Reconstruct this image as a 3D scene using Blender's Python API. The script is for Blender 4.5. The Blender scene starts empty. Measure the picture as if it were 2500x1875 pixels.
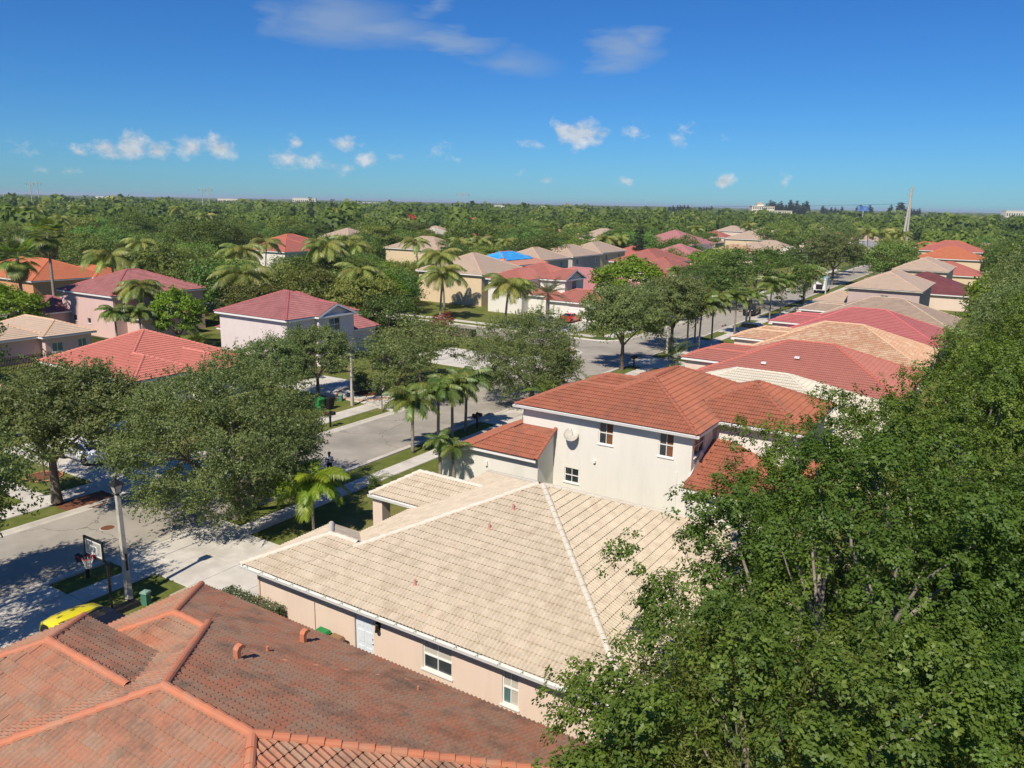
import bpy, bmesh, math, random
import numpy as np
from mathutils import Vector, Matrix

rng = np.random.default_rng(7); random.seed(7)
S = bpy.context.scene; C = S.collection
R = math.radians

# ------------------------------------------------------------------ camera
FPX = 1940.0
_v1 = np.array([-1888-1250, -(435-937.5), -FPX]); _v2 = np.array([2520-1250, -(520-937.5), -FPX])
_X = -_v1/np.linalg.norm(_v1); _Y = _v2/np.linalg.norm(_v2)
_Y = _Y-_X*np.dot(_X, _Y)*.5; _X = _X-_Y*np.dot(_X, _Y)/np.dot(_Y, _Y)
_X /= np.linalg.norm(_X); _Y /= np.linalg.norm(_Y); _Z = np.cross(_X, _Y)
CAMR = np.array([_X, _Y, _Z]); CAMZ = 18.0
cam = bpy.data.cameras.new('camera'); camo = bpy.data.objects.new('camera', cam); C.objects.link(camo)
mw = Matrix.Identity(4)
for i in range(3):
    for j in range(3): mw[i][j] = CAMR[i][j]
mw[2][3] = CAMZ
camo.matrix_world = mw
cam.sensor_width = 36; cam.lens = FPX*36/2500; cam.clip_start = .1; cam.clip_end = 60000
S.camera = camo

# ------------------------------------------------------------------ light
SUN_EL, SUN_AZ = R(49), math.atan2(-0.99, 0.145)        # azimuth from +X: the sun stands behind the camera
sun_dir = Vector((math.cos(SUN_EL)*math.cos(SUN_AZ), math.cos(SUN_EL)*math.sin(SUN_AZ), math.sin(SUN_EL)))
sl = bpy.data.lights.new('sun', 'SUN'); sl.energy = 4.1; sl.angle = R(.55); sl.color = (1, .9, .76)
so = bpy.data.objects.new('sun', sl); C.objects.link(so); so.rotation_euler = sun_dir.to_track_quat('Z', 'Y').to_euler()
so.location = (0, -50, 80)
S.view_settings.view_transform = 'Standard'; S.view_settings.look = 'None'
S.view_settings.exposure = 0.5; S.view_settings.gamma = 1; S.view_settings.use_curve_mapping = False
S.cycles.max_bounces = 6; S.cycles.diffuse_bounces = 3; S.cycles.transparent_max_bounces = 6
S.cycles.transmission_bounces = 3; S.cycles.volume_bounces = 0; S.cycles.use_denoising = True

W = bpy.data.worlds.new('World'); S.world = W; W.use_nodes = True
wn = W.node_tree; wn.nodes.clear()
def N(t, kind, **k):
    n = t.nodes.new(kind)
    for a, b in k.items():
        if a.startswith('i_'):
            key = a[2:]; n.inputs[int(key) if key.isdigit() else key.replace('_', ' ')].default_value = b
        else: setattr(n, a, b)
    return n
def math_n(t, op, a=None, b=None, c=None, clamp=False):
    n = t.nodes.new('ShaderNodeMath'); n.operation = op; n.use_clamp = clamp
    for i, v in enumerate((a, b, c)):
        if v is None: continue
        if isinstance(v, (int, float)): n.inputs[i].default_value = v
        else: t.links.new(v, n.inputs[i])
    return n.outputs[0]
def build_world():
    t = wn; L = t.links.new
    sky = N(t, 'ShaderNodeTexSky', sky_type='NISHITA', sun_disc=False, sun_elevation=SUN_EL,
            sun_rotation=math.atan2(sun_dir.x, sun_dir.y), air_density=1.0, dust_density=SKY_DUST, ozone_density=SKY_OZ, altitude=10)
    tc = N(t, 'ShaderNodeTexCoord'); sep = N(t, 'ShaderNodeSeparateXYZ'); L(tc.outputs['Generated'], sep.inputs[0])
    az = math_n(t, 'ARCTAN2', sep.outputs[0], sep.outputs[1]); el = math_n(t, 'ARCSINE', sep.outputs[2])
    hs = N(t, 'ShaderNodeHueSaturation', i_Saturation=SKY_SAT, i_Value=1.0, i_Hue=SKY_HUE); L(sky.outputs[0], hs.inputs['Color'])
    tint = N(t, 'ShaderNodeMix', data_type='RGBA', blend_type='MULTIPLY'); tint.inputs[0].default_value = 1; L(hs.outputs[0], tint.inputs[6]); tint.inputs[7].default_value = SKY_TINT
    comb = N(t, 'ShaderNodeCombineXYZ'); L(az, comb.inputs[0]); L(math_n(t, 'MULTIPLY', el, 1.35), comb.inputs[1])
    nz = N(t, 'ShaderNodeTexNoise', i_Scale=34.0, i_Detail=6.0, i_Roughness=.66); L(comb.outputs[0], nz.inputs['Vector'])
    mp = N(t, 'ShaderNodeMapping'); mp.inputs['Scale'].default_value = (1.0, 3.2, 1); mp.inputs['Rotation'].default_value = (0, 0, .25)
    L(comb.outputs[0], mp.inputs['Vector'])
    nw = N(t, 'ShaderNodeTexNoise', i_Scale=7.0, i_Detail=4.0, i_Roughness=.55); L(mp.outputs[0], nw.inputs['Vector'])
    nd = N(t, 'ShaderNodeTexNoise', i_Scale=46.0, i_Detail=4.0, i_Roughness=.6); L(comb.outputs[0], nd.inputs['Vector'])
    def vm(op, a, b=None, c=None):
        n = t.nodes.new('ShaderNodeVectorMath'); n.operation = op
        for i, v in enumerate((a, b, c)):
            if v is None: continue
            if isinstance(v, tuple): n.inputs[i].default_value = v
            else: L(v, n.inputs[i])
        return n
    ae = N(t, 'ShaderNodeCombineXYZ'); L(az, ae.inputs[0]); L(el, ae.inputs[1])
    ware = vm('MULTIPLY_ADD', nd.outputs['Color'], (.022, .016, 0), ae.outputs[0]).outputs[0]
    warc = vm('MULTIPLY_ADD', nw.outputs['Color'], (.14, .05, 0), ae.outputs[0]).outputs[0]
    def field(vec, items, off):
        acc = None
        for a0, e0, ra, re, ro, gain in items:
            d = vm('SUBTRACT', vec, (a0+off[0], e0+off[1], 0)); d = vm('MULTIPLY', d.outputs[0], (1/ra, 1/re, 0)); d = vm('LENGTH', d.outputs[0]).outputs['Value']
            v = math_n(t, 'MULTIPLY_ADD', d, -gain, gain); acc = v if acc is None else math_n(t, 'MAXIMUM', acc, v)
        return acc
    cum = math_n(t, 'ADD', math_n(t, 'MULTIPLY', field(ware, CUMULUS, (.011, .008)), .42), math_n(t, 'MULTIPLY_ADD', nz.outputs[0], 3.4, -1.75), clamp=True)
    cir = math_n(t, 'ADD', field(warc, CIRRUS, (.07, .025)), math_n(t, 'MULTIPLY_ADD', nw.outputs[0], 1.6, -.8), clamp=True)
    # cumulus: tone from grey to white follows the noise
    tone = N(t, 'ShaderNodeMapRange'); tone.inputs[1].default_value = .35; tone.inputs[2].default_value = .7; tone.inputs[3].default_value = .7; tone.inputs[4].default_value = 1.0
    L(nz.outputs[0], tone.inputs[0])
    cc = N(t, 'ShaderNodeCombineColor')
    for i, k in enumerate((6.6, 6.9, 7.2)): L(math_n(t, 'MULTIPLY', tone.outputs[0], k), cc.inputs[i])
    m1 = N(t, 'ShaderNodeMix', data_type='RGBA'); L(math_n(t, 'MULTIPLY', cir, .5), m1.inputs[0]); L(tint.outputs[2], m1.inputs[6]); m1.inputs[7].default_value = (3.2, 4.0, 5.0, 1)
    m2 = N(t, 'ShaderNodeMix', data_type='RGBA'); L(math_n(t, 'MULTIPLY', math_n(t, 'POWER', cum, 1.15), .8), m2.inputs[0]); L(m1.outputs[2], m2.inputs[6]); L(cc.outputs[0], m2.inputs[7])
    bg = N(t, 'ShaderNodeBackground', i_Strength=SKY_STR); L(m2.outputs[2], bg.inputs[0])
    out = N(t, 'ShaderNodeOutputWorld'); L(bg.outputs[0], out.inputs[0])
SKY_SAT, SKY_HUE, SKY_STR, SKY_DUST, SKY_OZ = 1.15, .5, .08, .1, 4.0
SKY_TINT = (.25, .54, .88, 1)
W.cycles.sampling_method = 'MANUAL'; W.cycles.sample_map_resolution = 256
CUMULUS = [(-1.0503, 0.0452, 0.0115, 0.0067, 1.3, 3), (-1.0265, 0.0487, 0.0218, 0.0116, 1.4, 3.2), (-1.0002, 0.0528, 0.0233, 0.0165, 1.4, 3.4), (-0.9748, 0.0499, 0.0181, 0.0128, 1.4, 3.2), (-0.9387, 0.0534, 0.0226, 0.013, 1.4, 3.0), (-0.9091, 0.0566, 0.0241, 0.0161, 1.4, 3.2), (-0.8247, 0.0639, 0.0136, 0.0103, 1.4, 2.6), (-0.8333, 0.0455, 0.0316, 0.0114, 1.6, 2.2), (-0.8097, 0.0446, 0.0213, 0.0115, 1.6, 2.0), (-0.7805, 0.0397, 0.0216, 0.0106, 1.8, 1.5), (-0.7691, 0.0637, 0.0237, 0.0105, 1.4, 2.6), (-0.7452, 0.0465, 0.018, 0.0085, 1.3, 3.0), (-0.708, 0.0501, 0.0121, 0.0053, 1.6, 1.4), (-0.4901, 0.0818, 0.0364, 0.0179, 1.3, 3.6), (-0.5069, 0.0858, 0.0177, 0.0157, 1.3, 3.2), (-0.4626, 0.0831, 0.0143, 0.0105, 1.3, 2.5), (-0.5483, 0.0703, 0.0145, 0.008, 1.6, 1.2), (-0.4242, 0.085, 0.0163, 0.0125, 1.7, 1.0), (-0.3157, 0.03, 0.0132, 0.009, 1.2, 3.4), (-0.4323, 0.0284, 0.01, 0.0049, 1.4, 1.8), (-0.5259, 0.0291, 0.0101, 0.006, 1.4, 2.2), (-0.2508, 0.0312, 0.0081, 0.0052, 1.5, 1.0), (-1.065, 0.0265, 0.0114, 0.0048, 1.4, 1.8), (-1.0897, 0.0242, 0.0077, 0.0043, 1.6, 1.0), (-0.8023, 0.0296, 0.0075, 0.0048, 1.4, 1.6), (-0.5598, 0.0356, 0.0068, 0.0038, 1.4, 1.4), (-0.6431, 0.0603, 0.0223, 0.0064, 1.9, 0.7), (-0.3698, 0.08, 0.0213, 0.0073, 1.9, 0.6), (-1.0997, 0.0416, 0.0168, 0.0065, 1.9, 0.6), (1.3446, 0.1007, 0.0261, 0.0152, 1.4, 2.6), (0.5514, 0.0317, 0.0401, 0.0111, 1.4, 1.9), (-1.4532, 0.0911, 0.0401, 0.0137, 1.4, 2.6), (0.9428, 0.1125, 0.041, 0.0143, 1.4, 2.8), (-2.9447, 0.0383, 0.0377, 0.0151, 1.4, 2.0), (0.3927, 0.1425, 0.0292, 0.0166, 1.4, 3.0), (-2.7482, 0.1497, 0.0268, 0.0176, 1.4, 2.3), (-1.7295, 0.1443, 0.0179, 0.0096, 1.4, 1.9), (-1.592, 0.0867, 0.0338, 0.0116, 1.4, 2.4), (2.025, 0.0756, 0.0326, 0.015, 1.4, 3.0), (-2.8961, 0.1508, 0.0407, 0.0199, 1.4, 2.6), (1.0003, 0.1419, 0.0439, 0.0189, 1.4, 2.5)]
CIRRUS = [(-0.7784, 0.1966, 0.1055, 0.0327, 0.9, 1.1), (-0.7104, 0.1882, 0.0643, 0.0192, 1.0, 1.0), (-0.6379, 0.1821, 0.0652, 0.0107, 1.0, 1.2), (-0.5751, 0.1639, 0.071, 0.0169, 1.0, 0.8), (-0.4399, 0.1778, 0.0479, 0.0204, 0.9, 1.3), (-0.4138, 0.1883, 0.0264, 0.0116, 0.9, 1.0), (-0.6755, 0.2136, 0.0267, 0.0132, 0.9, 0.9), (-0.8493, 0.1989, 0.0302, 0.0275, 0.9, 0.7)]

build_world()

# ------------------------------------------------------------------ helpers
class MB:
    def __init__(s): s.v = []; s.f = []
    def add(s, vs, fs):
        k = len(s.v); s.v += [tuple(p) for p in vs]; s.f += [tuple(i+k for i in q) for q in fs]; return s
    def box(s, x0, x1, y0, y1, z0, z1):
        return s.add([(x0,y0,z0),(x1,y0,z0),(x1,y1,z0),(x0,y1,z0),(x0,y0,z1),(x1,y0,z1),(x1,y1,z1),(x0,y1,z1)],
                     [(0,3,2,1),(4,5,6,7),(0,1,5,4),(1,2,6,5),(2,3,7,6),(3,0,4,7)])
    def obox(s, c, ax, ay, az):                     # oriented box: centre and three half axes
        c, ax, ay, az = map(np.array, (c, ax, ay, az))
        vs = [c+i*ax+j*ay+k*az for k in (-1,1) for j in (-1,1) for i in (-1,1)]
        return s.add(vs, [(0,2,3,1),(4,5,7,6),(0,1,5,4),(1,3,7,5),(3,2,6,7),(2,0,4,6)])
    def quad(s, a, b, c, d): return s.add([a,b,c,d], [(0,1,2,3)])
    def tube(s, pts, rad, n=8, cap=True):
        pts = [np.array(p, float) for p in pts]; rad = [rad]*len(pts) if isinstance(rad, (int, float)) else rad
        rings = []; vs = []; prev = None
        for i, p in enumerate(pts):
            d = pts[min(i+1, len(pts)-1)]-pts[max(i-1, 0)]; d = d/(np.linalg.norm(d)+1e-9)
            if prev is None:
                a = np.cross(d, [0,0,1.]) if abs(d[2]) < .9 else np.cross(d, [1.,0,0])
            else: a = prev-d*np.dot(prev, d)
            a = a/np.linalg.norm(a); prev = a; b = np.cross(d, a)
            for k in range(n):
                t = 2*math.pi*k/n; vs.append(p+rad[i]*(math.cos(t)*a+math.sin(t)*b))
        fs = [(i*n+k, i*n+(k+1) % n, (i+1)*n+(k+1) % n, (i+1)*n+k) for i in range(len(pts)-1) for k in range(n)]
        if cap: fs += [tuple(range(n-1, -1, -1)), tuple((len(pts)-1)*n+k for k in range(n))]
        return s.add(vs, fs)
    def lathe(s, prof, n=16, c=(0,0,0), axis='z'):
        vs = []
        for r, z in prof:
            for k in range(n):
                t = 2*math.pi*k/n; x, y = r*math.cos(t), r*math.sin(t)
                vs.append((c[0]+x, c[1]+y, c[2]+z) if axis == 'z' else ((c[0]+x, c[1]+z, c[2]+y) if axis == 'y' else (c[0]+z, c[1]+x, c[2]+y)))
        m = len(prof)
        fs = [(i*n+k, i*n+(k+1) % n, (i+1)*n+(k+1) % n, (i+1)*n+k) for i in range(m-1) for k in range(n)]
        fs += [tuple(range(n-1, -1, -1)), tuple((m-1)*n+k for k in range(n))]
        return s.add(vs, fs)
    def ico(s, c, r, sub=1, jit=0.):
        bm = bmesh.new(); bmesh.ops.create_icosphere(bm, subdivisions=sub, radius=1)
        vs = [np.array(c)+np.array(r)*np.array(v.co)*(1+jit*(random.random()-.5)) for v in bm.verts]; fs = [tuple(v.index for v in f.verts) for f in bm.faces]
        bm.free(); return s.add(vs, fs)

BASE = {}
def empty(name, loc, rz=0., label=None, cat=None, group=None, kind=None):
    o = bpy.data.objects.new(name, None); o.empty_display_size = .3; C.objects.link(o)
    o.location = loc; o.rotation_euler = (0, 0, rz); BASE[o] = np.array(loc, float)
    return tag(o, label, cat, group, kind)
def tag(o, label=None, cat=None, group=None, kind=None):
    for k, v in (('label', label), ('category', cat), ('group', group), ('kind', kind)):
        if v: o[k] = v
    return o
def link(name, me, parent=None, mat=None, smooth=False):
    if mat is not None and len(me.materials) == 0: me.materials.append(mat)
    if smooth: me.polygons.foreach_set('use_smooth', np.ones(len(me.polygons), bool))
    o = bpy.data.objects.new(name, me); C.objects.link(o)
    if parent: o.parent = parent
    return o
def obj(name, mb, mat, parent=None, smooth=False, world=False):
    """link a builder as one mesh object; world=True: coordinates are world ones and the parent's base is taken off"""
    me = bpy.data.meshes.new(name); v = mb.v
    if world and parent is not None:
        b = base_of(parent); v = [(p[0]-b[0], p[1]-b[1], p[2]-b[2]) for p in v]
    me.from_pydata(v, [], mb.f); me.update()
    return link(name, me, parent, mat, smooth)
def base_of(o):
    while o not in BASE and o.parent: o = o.parent
    return BASE.get(o, np.zeros(3))
def fast_mesh(name, V, Q, attr=None, mats=(), smooth=False):
    """numpy mesh of quads (m,4) with an optional float per face"""
    me = bpy.data.meshes.new(name); V = np.ascontiguousarray(V, np.float32); Q = np.ascontiguousarray(Q, np.int32)
    k = Q.shape[1]
    me.vertices.add(len(V)); me.vertices.foreach_set('co', V.ravel())
    me.loops.add(Q.size); me.loops.foreach_set('vertex_index', Q.ravel())
    me.polygons.add(len(Q)); me.polygons.foreach_set('loop_start', np.arange(0, Q.size, k, dtype=np.int32))
    me.polygons.foreach_set('loop_total', np.full(len(Q), k, np.int32))
    me.polygons.foreach_set('use_smooth', np.full(len(Q), smooth))
    me.update(calc_edges=True)
    if attr is not None:
        a = me.attributes.new('rnd', 'FLOAT', 'FACE'); a.data.foreach_set('value', np.ascontiguousarray(attr, np.float32))
    for m in mats: me.materials.append(m)
    return me
def copy_tree(o, parent=None):
    c = o.copy(); C.objects.link(c); c.parent = parent
    for ch in o.children: copy_tree(ch, c)
    return c
def retag(o, label=None, group=None):
    if label: o['label'] = label
    if group: o['group'] = group
    elif 'group' in o and group is not None: del o['group']
    return o

# ------------------------------------------------------------------ materials
def hexc(h):
    h = h.lstrip('#'); c = [int(h[i:i+2], 16)/255 for i in (0, 2, 4)]
    return tuple(x/12.92 if x <= .04045 else ((x+.055)/1.055)**2.4 for x in c)+(1,)
def col4(c): return hexc(c) if isinstance(c, str) else (tuple(c)+(1,) if len(c) == 3 else tuple(c))
def mat(name, c, c2=None, rough=.8, scale=3.0, detail=4.0, bump=0., bscale=40., spec=.3, metal=0., lo=.35, hi=.65, c3=None, scale3=.3, stretch=None, coat=0.):
    m = bpy.data.materials.new(name); m.use_nodes = True; t = m.node_tree; b = t.nodes['Principled BSDF']; L = t.links.new
    b.inputs['Roughness'].default_value = rough; b.inputs['Specular IOR Level'].default_value = spec; b.inputs['Metallic'].default_value = metal
    b.inputs['Coat Weight'].default_value = coat
    b.inputs['Base Color'].default_value = col4(c)
    geo = N(t, 'ShaderNodeNewGeometry'); pos = geo.outputs['Position']
    if stretch:
        mp = N(t, 'ShaderNodeMapping'); mp.inputs['Scale'].default_value = stretch; L(pos, mp.inputs['Vector']); pos = mp.outputs[0]
    last = None
    if c2 is not None:
        n = N(t, 'ShaderNodeTexNoise', i_Scale=scale, i_Detail=detail, i_Roughness=.65); L(pos, n.inputs['Vector'])
        mr = N(t, 'ShaderNodeMapRange'); mr.inputs[1].default_value = lo; mr.inputs[2].default_value = hi; L(n.outputs[0], mr.inputs[0])
        mx = N(t, 'ShaderNodeMix', data_type='RGBA'); L(mr.outputs[0], mx.inputs[0]); mx.inputs[6].default_value = col4(c); mx.inputs[7].default_value = col4(c2); last = mx.outputs[2]
        if c3 is not None:
            n = N(t, 'ShaderNodeTexNoise', i_Scale=scale3, i_Detail=5.0, i_Roughness=.6); L(pos, n.inputs['Vector'])
            mr = N(t, 'ShaderNodeMapRange'); mr.inputs[1].default_value = .5; mr.inputs[2].default_value = .68; L(n.outputs[0], mr.inputs[0])
            mx = N(t, 'ShaderNodeMix', data_type='RGBA'); L(mr.outputs[0], mx.inputs[0]); L(last, mx.inputs[6]); mx.inputs[7].default_value = col4(c3); last = mx.outputs[2]
        L(last, b.inputs['Base Color'])
    if bump:
        n = N(t, 'ShaderNodeTexNoise', i_Scale=bscale, i_Detail=3.0); L(pos, n.inputs['Vector'])
        bp = N(t, 'ShaderNodeBump', i_Strength=bump, i_Distance=.02); L(n.outputs[0], bp.inputs['Height']); L(bp.outputs[0], b.inputs['Normal'])
    return m
def tile_mat(name, cols, stain=None, amt=.6, lo=.5, hi=.72, sscale=.9, src='attr', pan=None, pamt=.6, rough=.78):
    """clay or concrete tile: a colour per tile, streaks of weathering in world space"""
    m = bpy.data.materials.new(name); m.use_nodes = True; t = m.node_tree; b = t.nodes['Principled BSDF']; L = t.links.new
    b.inputs['Roughness'].default_value = rough; b.inputs['Specular IOR Level'].default_value = .25
    geo = N(t, 'ShaderNodeNewGeometry'); pos = geo.outputs['Position']
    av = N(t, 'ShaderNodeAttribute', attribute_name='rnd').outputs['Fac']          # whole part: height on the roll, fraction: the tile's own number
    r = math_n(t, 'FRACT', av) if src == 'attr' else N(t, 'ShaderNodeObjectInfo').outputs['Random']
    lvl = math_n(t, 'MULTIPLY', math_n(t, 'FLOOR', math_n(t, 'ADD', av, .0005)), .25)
    big = N(t, 'ShaderNodeTexNoise', i_Scale=.55, i_Detail=3.0); L(pos, big.inputs['Vector'])
    fin = N(t, 'ShaderNodeTexNoise', i_Scale=6.5, i_Detail=4.0); L(pos, fin.inputs['Vector'])
    r2 = math_n(t, 'ADD', math_n(t, 'MULTIPLY_ADD', fin.outputs[0], .7, math_n(t, 'MULTIPLY', r, .4)), math_n(t, 'MULTIPLY', math_n(t, 'SUBTRACT', big.outputs[0], .55), .95), clamp=True)
    cr = N(t, 'ShaderNodeValToRGB'); cr.color_ramp.interpolation = 'LINEAR'; e = cr.color_ramp.elements
    for i, c in enumerate(cols):
        p = i/(len(cols)-1)
        if i == 0: e[0].position = 0; e[0].color = col4(c)
        elif i == len(cols)-1: e[len(e)-1].position = 1; e[len(e)-1].color = col4(c)
        else: q = e.new(p); q.color = col4(c)
    L(r2, cr.inputs[0]); last = cr.outputs[0]
    if stain is not None:
        n = N(t, 'ShaderNodeTexNoise', i_Scale=sscale, i_Detail=7.0, i_Roughness=.7); L(pos, n.inputs['Vector'])
        mr = N(t, 'ShaderNodeMapRange'); mr.inputs[1].default_value = lo; mr.inputs[2].default_value = hi; mr.inputs[4].default_value = amt; L(n.outputs[0], mr.inputs[0])
        mx = N(t, 'ShaderNodeMix', data_type='RGBA'); L(mr.outputs[0], mx.inputs[0]); L(last, mx.inputs[6]); mx.inputs[7].default_value = col4(stain); last = mx.outputs[2]
    if pan is not None:        # dirt in the pans between the rolls, painted darker to shade their relief
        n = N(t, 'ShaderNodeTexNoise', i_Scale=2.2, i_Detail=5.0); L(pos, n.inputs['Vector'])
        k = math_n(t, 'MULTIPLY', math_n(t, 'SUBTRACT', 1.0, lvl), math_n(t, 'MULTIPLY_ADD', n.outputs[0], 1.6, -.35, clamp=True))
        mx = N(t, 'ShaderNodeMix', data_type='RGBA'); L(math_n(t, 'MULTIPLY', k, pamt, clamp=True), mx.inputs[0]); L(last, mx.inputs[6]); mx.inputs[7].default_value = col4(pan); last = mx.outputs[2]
    f = N(t, 'ShaderNodeTexNoise', i_Scale=14.0, i_Detail=4.0); L(pos, f.inputs['Vector'])
    mr = N(t, 'ShaderNodeMapRange'); mr.inputs[3].default_value = .78; mr.inputs[4].default_value = 1.18; L(f.outputs[0], mr.inputs[0])
    mx = N(t, 'ShaderNodeMix', data_type='RGBA', blend_type='MULTIPLY'); mx.inputs[0].default_value = 1; L(last, mx.inputs[6]); L(mr.outputs[0], mx.inputs[7])
    L(mx.outputs[2], b.inputs['Base Color'])
    return m
def leaf_mat(name, c1, c2, c3=None, trans=.4, gloss=.1, objvar=.25, f3=.06):
    m = bpy.data.materials.new(name); m.use_nodes = True; t = m.node_tree; t.nodes.clear(); L = t.links.new
    at = N(t, 'ShaderNodeAttribute', attribute_name='rnd'); oi = N(t, 'ShaderNodeObjectInfo')
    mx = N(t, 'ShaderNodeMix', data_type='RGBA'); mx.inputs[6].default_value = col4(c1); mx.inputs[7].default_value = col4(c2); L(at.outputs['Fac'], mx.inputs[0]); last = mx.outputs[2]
    if c3 is not None:
        g = math_n(t, 'GREATER_THAN', at.outputs['Fac'], 1-f3)
        m2 = N(t, 'ShaderNodeMix', data_type='RGBA'); L(g, m2.inputs[0]); L(last, m2.inputs[6]); m2.inputs[7].default_value = col4(c3); last = m2.outputs[2]
    hs = N(t, 'ShaderNodeHueSaturation'); L(last, hs.inputs['Color'])
    L(math_n(t, 'ADD', .5-objvar*.06, math_n(t, 'MULTIPLY', oi.outputs['Random'], objvar*.12)), hs.inputs['Hue'])
    r2 = math_n(t, 'FRACT', math_n(t, 'MULTIPLY', oi.outputs['Random'], 7.31))
    L(math_n(t, 'ADD', 1-objvar*.6, math_n(t, 'MULTIPLY', r2, objvar*1.2)), hs.inputs['Value'])
    d = N(t, 'ShaderNodeBsdfDiffuse'); L(hs.outputs[0], d.inputs[0])
    tr = N(t, 'ShaderNodeBsdfTranslucent'); tm = N(t, 'ShaderNodeMix', data_type='RGBA', blend_type='MULTIPLY'); tm.inputs[0].default_value = 1; L(hs.outputs[0], tm.inputs[6]); tm.inputs[7].default_value = (1.25, 1.35, .6, 1); L(tm.outputs[2], tr.inputs[0])
    a = N(t, 'ShaderNodeMixShader'); a.inputs[0].default_value = trans; L(d.outputs[0], a.inputs[1]); L(tr.outputs[0], a.inputs[2])
    gl = N(t, 'ShaderNodeBsdfGlossy', i_Roughness=.5); gl.inputs[0].default_value = (.75, .8, .75, 1)
    b = N(t, 'ShaderNodeMixShader'); b.inputs[0].default_value = gloss; L(a.outputs[0], b.inputs[1]); L(gl.outputs[0], b.inputs[2])
    o = N(t, 'ShaderNodeOutputMaterial'); L(b.outputs[0], o.inputs[0])
    return m

# ------------------------------------------------------------------ setting
M = {}
M['grass'] = mat('grass', (.085,.115,.022), (.15,.165,.042), rough=.95, scale=1.3, detail=8, bump=.9, bscale=28, spec=.1, c3=(.2,.18,.07), scale3=.22)
M['field'] = mat('field', (.05,.085,.02), (.09,.12,.035), rough=.95, scale=.05, detail=8, spec=.1)
M['road'] = mat('road', (.31,.285,.24), (.37,.34,.29), rough=.9, scale=.7, detail=9, bump=.25, bscale=60, c3=(.25,.232,.2), scale3=.16)
def cracks(m, col, sc, w, amt):
    t = m.node_tree; L = t.links.new; b = t.nodes['Principled BSDF']; src = b.inputs['Base Color'].links[0].from_socket; g = N(t, 'ShaderNodeNewGeometry')
    nn = N(t, 'ShaderNodeTexNoise', i_Scale=.9, i_Detail=4.0); L(g.outputs['Position'], nn.inputs['Vector']); vm = N(t, 'ShaderNodeVectorMath', operation='MULTIPLY_ADD'); L(nn.outputs['Color'], vm.inputs[0]); vm.inputs[1].default_value = (1.6,1.6,0); L(g.outputs['Position'], vm.inputs[2])
    vo = N(t, 'ShaderNodeTexVoronoi', feature='DISTANCE_TO_EDGE', i_Scale=sc); L(vm.outputs[0], vo.inputs['Vector']); k = math_n(t, 'MULTIPLY', math_n(t, 'LESS_THAN', vo.outputs['Distance'], w), amt)
    mx = N(t, 'ShaderNodeMix', data_type='RGBA'); L(k, mx.inputs[0]); L(src, mx.inputs[6]); mx.inputs[7].default_value = col4(col); L(mx.outputs[2], b.inputs['Base Color'])
cracks(M['road'], (.13,.12,.105), .16, .0045, .65)
M['concrete'] = mat('concrete', (.5,.475,.42), (.6,.57,.51), rough=.88, scale=1.1, detail=8, bump=.15, bscale=50, c3=(.43,.4,.35), scale3=.35)
M['kerb'] = mat('kerb', (.46,.43,.37), (.56,.53,.46), rough=.88, scale=2.0, detail=8, c3=(.33,.31,.27), scale3=.5)
M['sand'] = mat('sand', (.45,.4,.3), (.36,.3,.2), rough=.95, scale=3.0, detail=8)
M['mulch'] = mat('mulch', (.12,.05,.025), (.2,.08,.04), rough=.95, scale=14, detail=4, bump=.8, bscale=30)
M['brick'] = mat('brick', (.42,.17,.09), (.5,.26,.16), rough=.9, scale=6)
M['iron'] = mat('iron', (.012,.012,.013), (.02,.02,.02), rough=.5, scale=5)
M['steel'] = mat('steel', (.42,.42,.42), (.5,.5,.5), rough=.45, metal=.7)
M['post'] = mat('post', (.4,.38,.33), (.5,.48,.42), rough=.9, scale=4, detail=6, c3=(.32,.3,.26), scale3=1.5)

def struct(name, mb, m): return tag(obj(name, mb, m), kind='structure')
def rect(x0, x1, y0, y1, z): return MB().quad((x0,y0,z),(x1,y0,z),(x1,y1,z),(x0,y1,z))
g = MB(); E_ = 16000
xs = [-E_, -3000, -600, -150, 0, 150, 600, 3000, E_]
for i in range(8):
    for j in range(8): g.quad((xs[i],xs[j],0),(xs[i+1],xs[j],0),(xs[i+1],xs[j+1],0),(xs[i],xs[j+1],0))
struct('ground', g, M['field'])
struct('lawn', rect(-33.66, 12, -20, 260, .004), M['grass'])
struct('lawn', rect(-112, -48.28, -20, 88.3, .004), M['grass'])
struct('lawn', rect(-112, -48.28, 99, 300, .004), M['grass'])
RX0, RX1 = -44.7, -36.7
struct('grass_verge', rect(RX1, -35.03, -20, 260, .006), M['grass'])
struct('grass_verge', rect(-46.5, RX0, -20, 86, .006), M['grass'])
struct('grass_verge', rect(-46.5, RX0, 99, 260, .006), M['grass'])
struct('road', rect(RX0+.3, RX1-.3, -40, 420, .010), M['road'])
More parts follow.
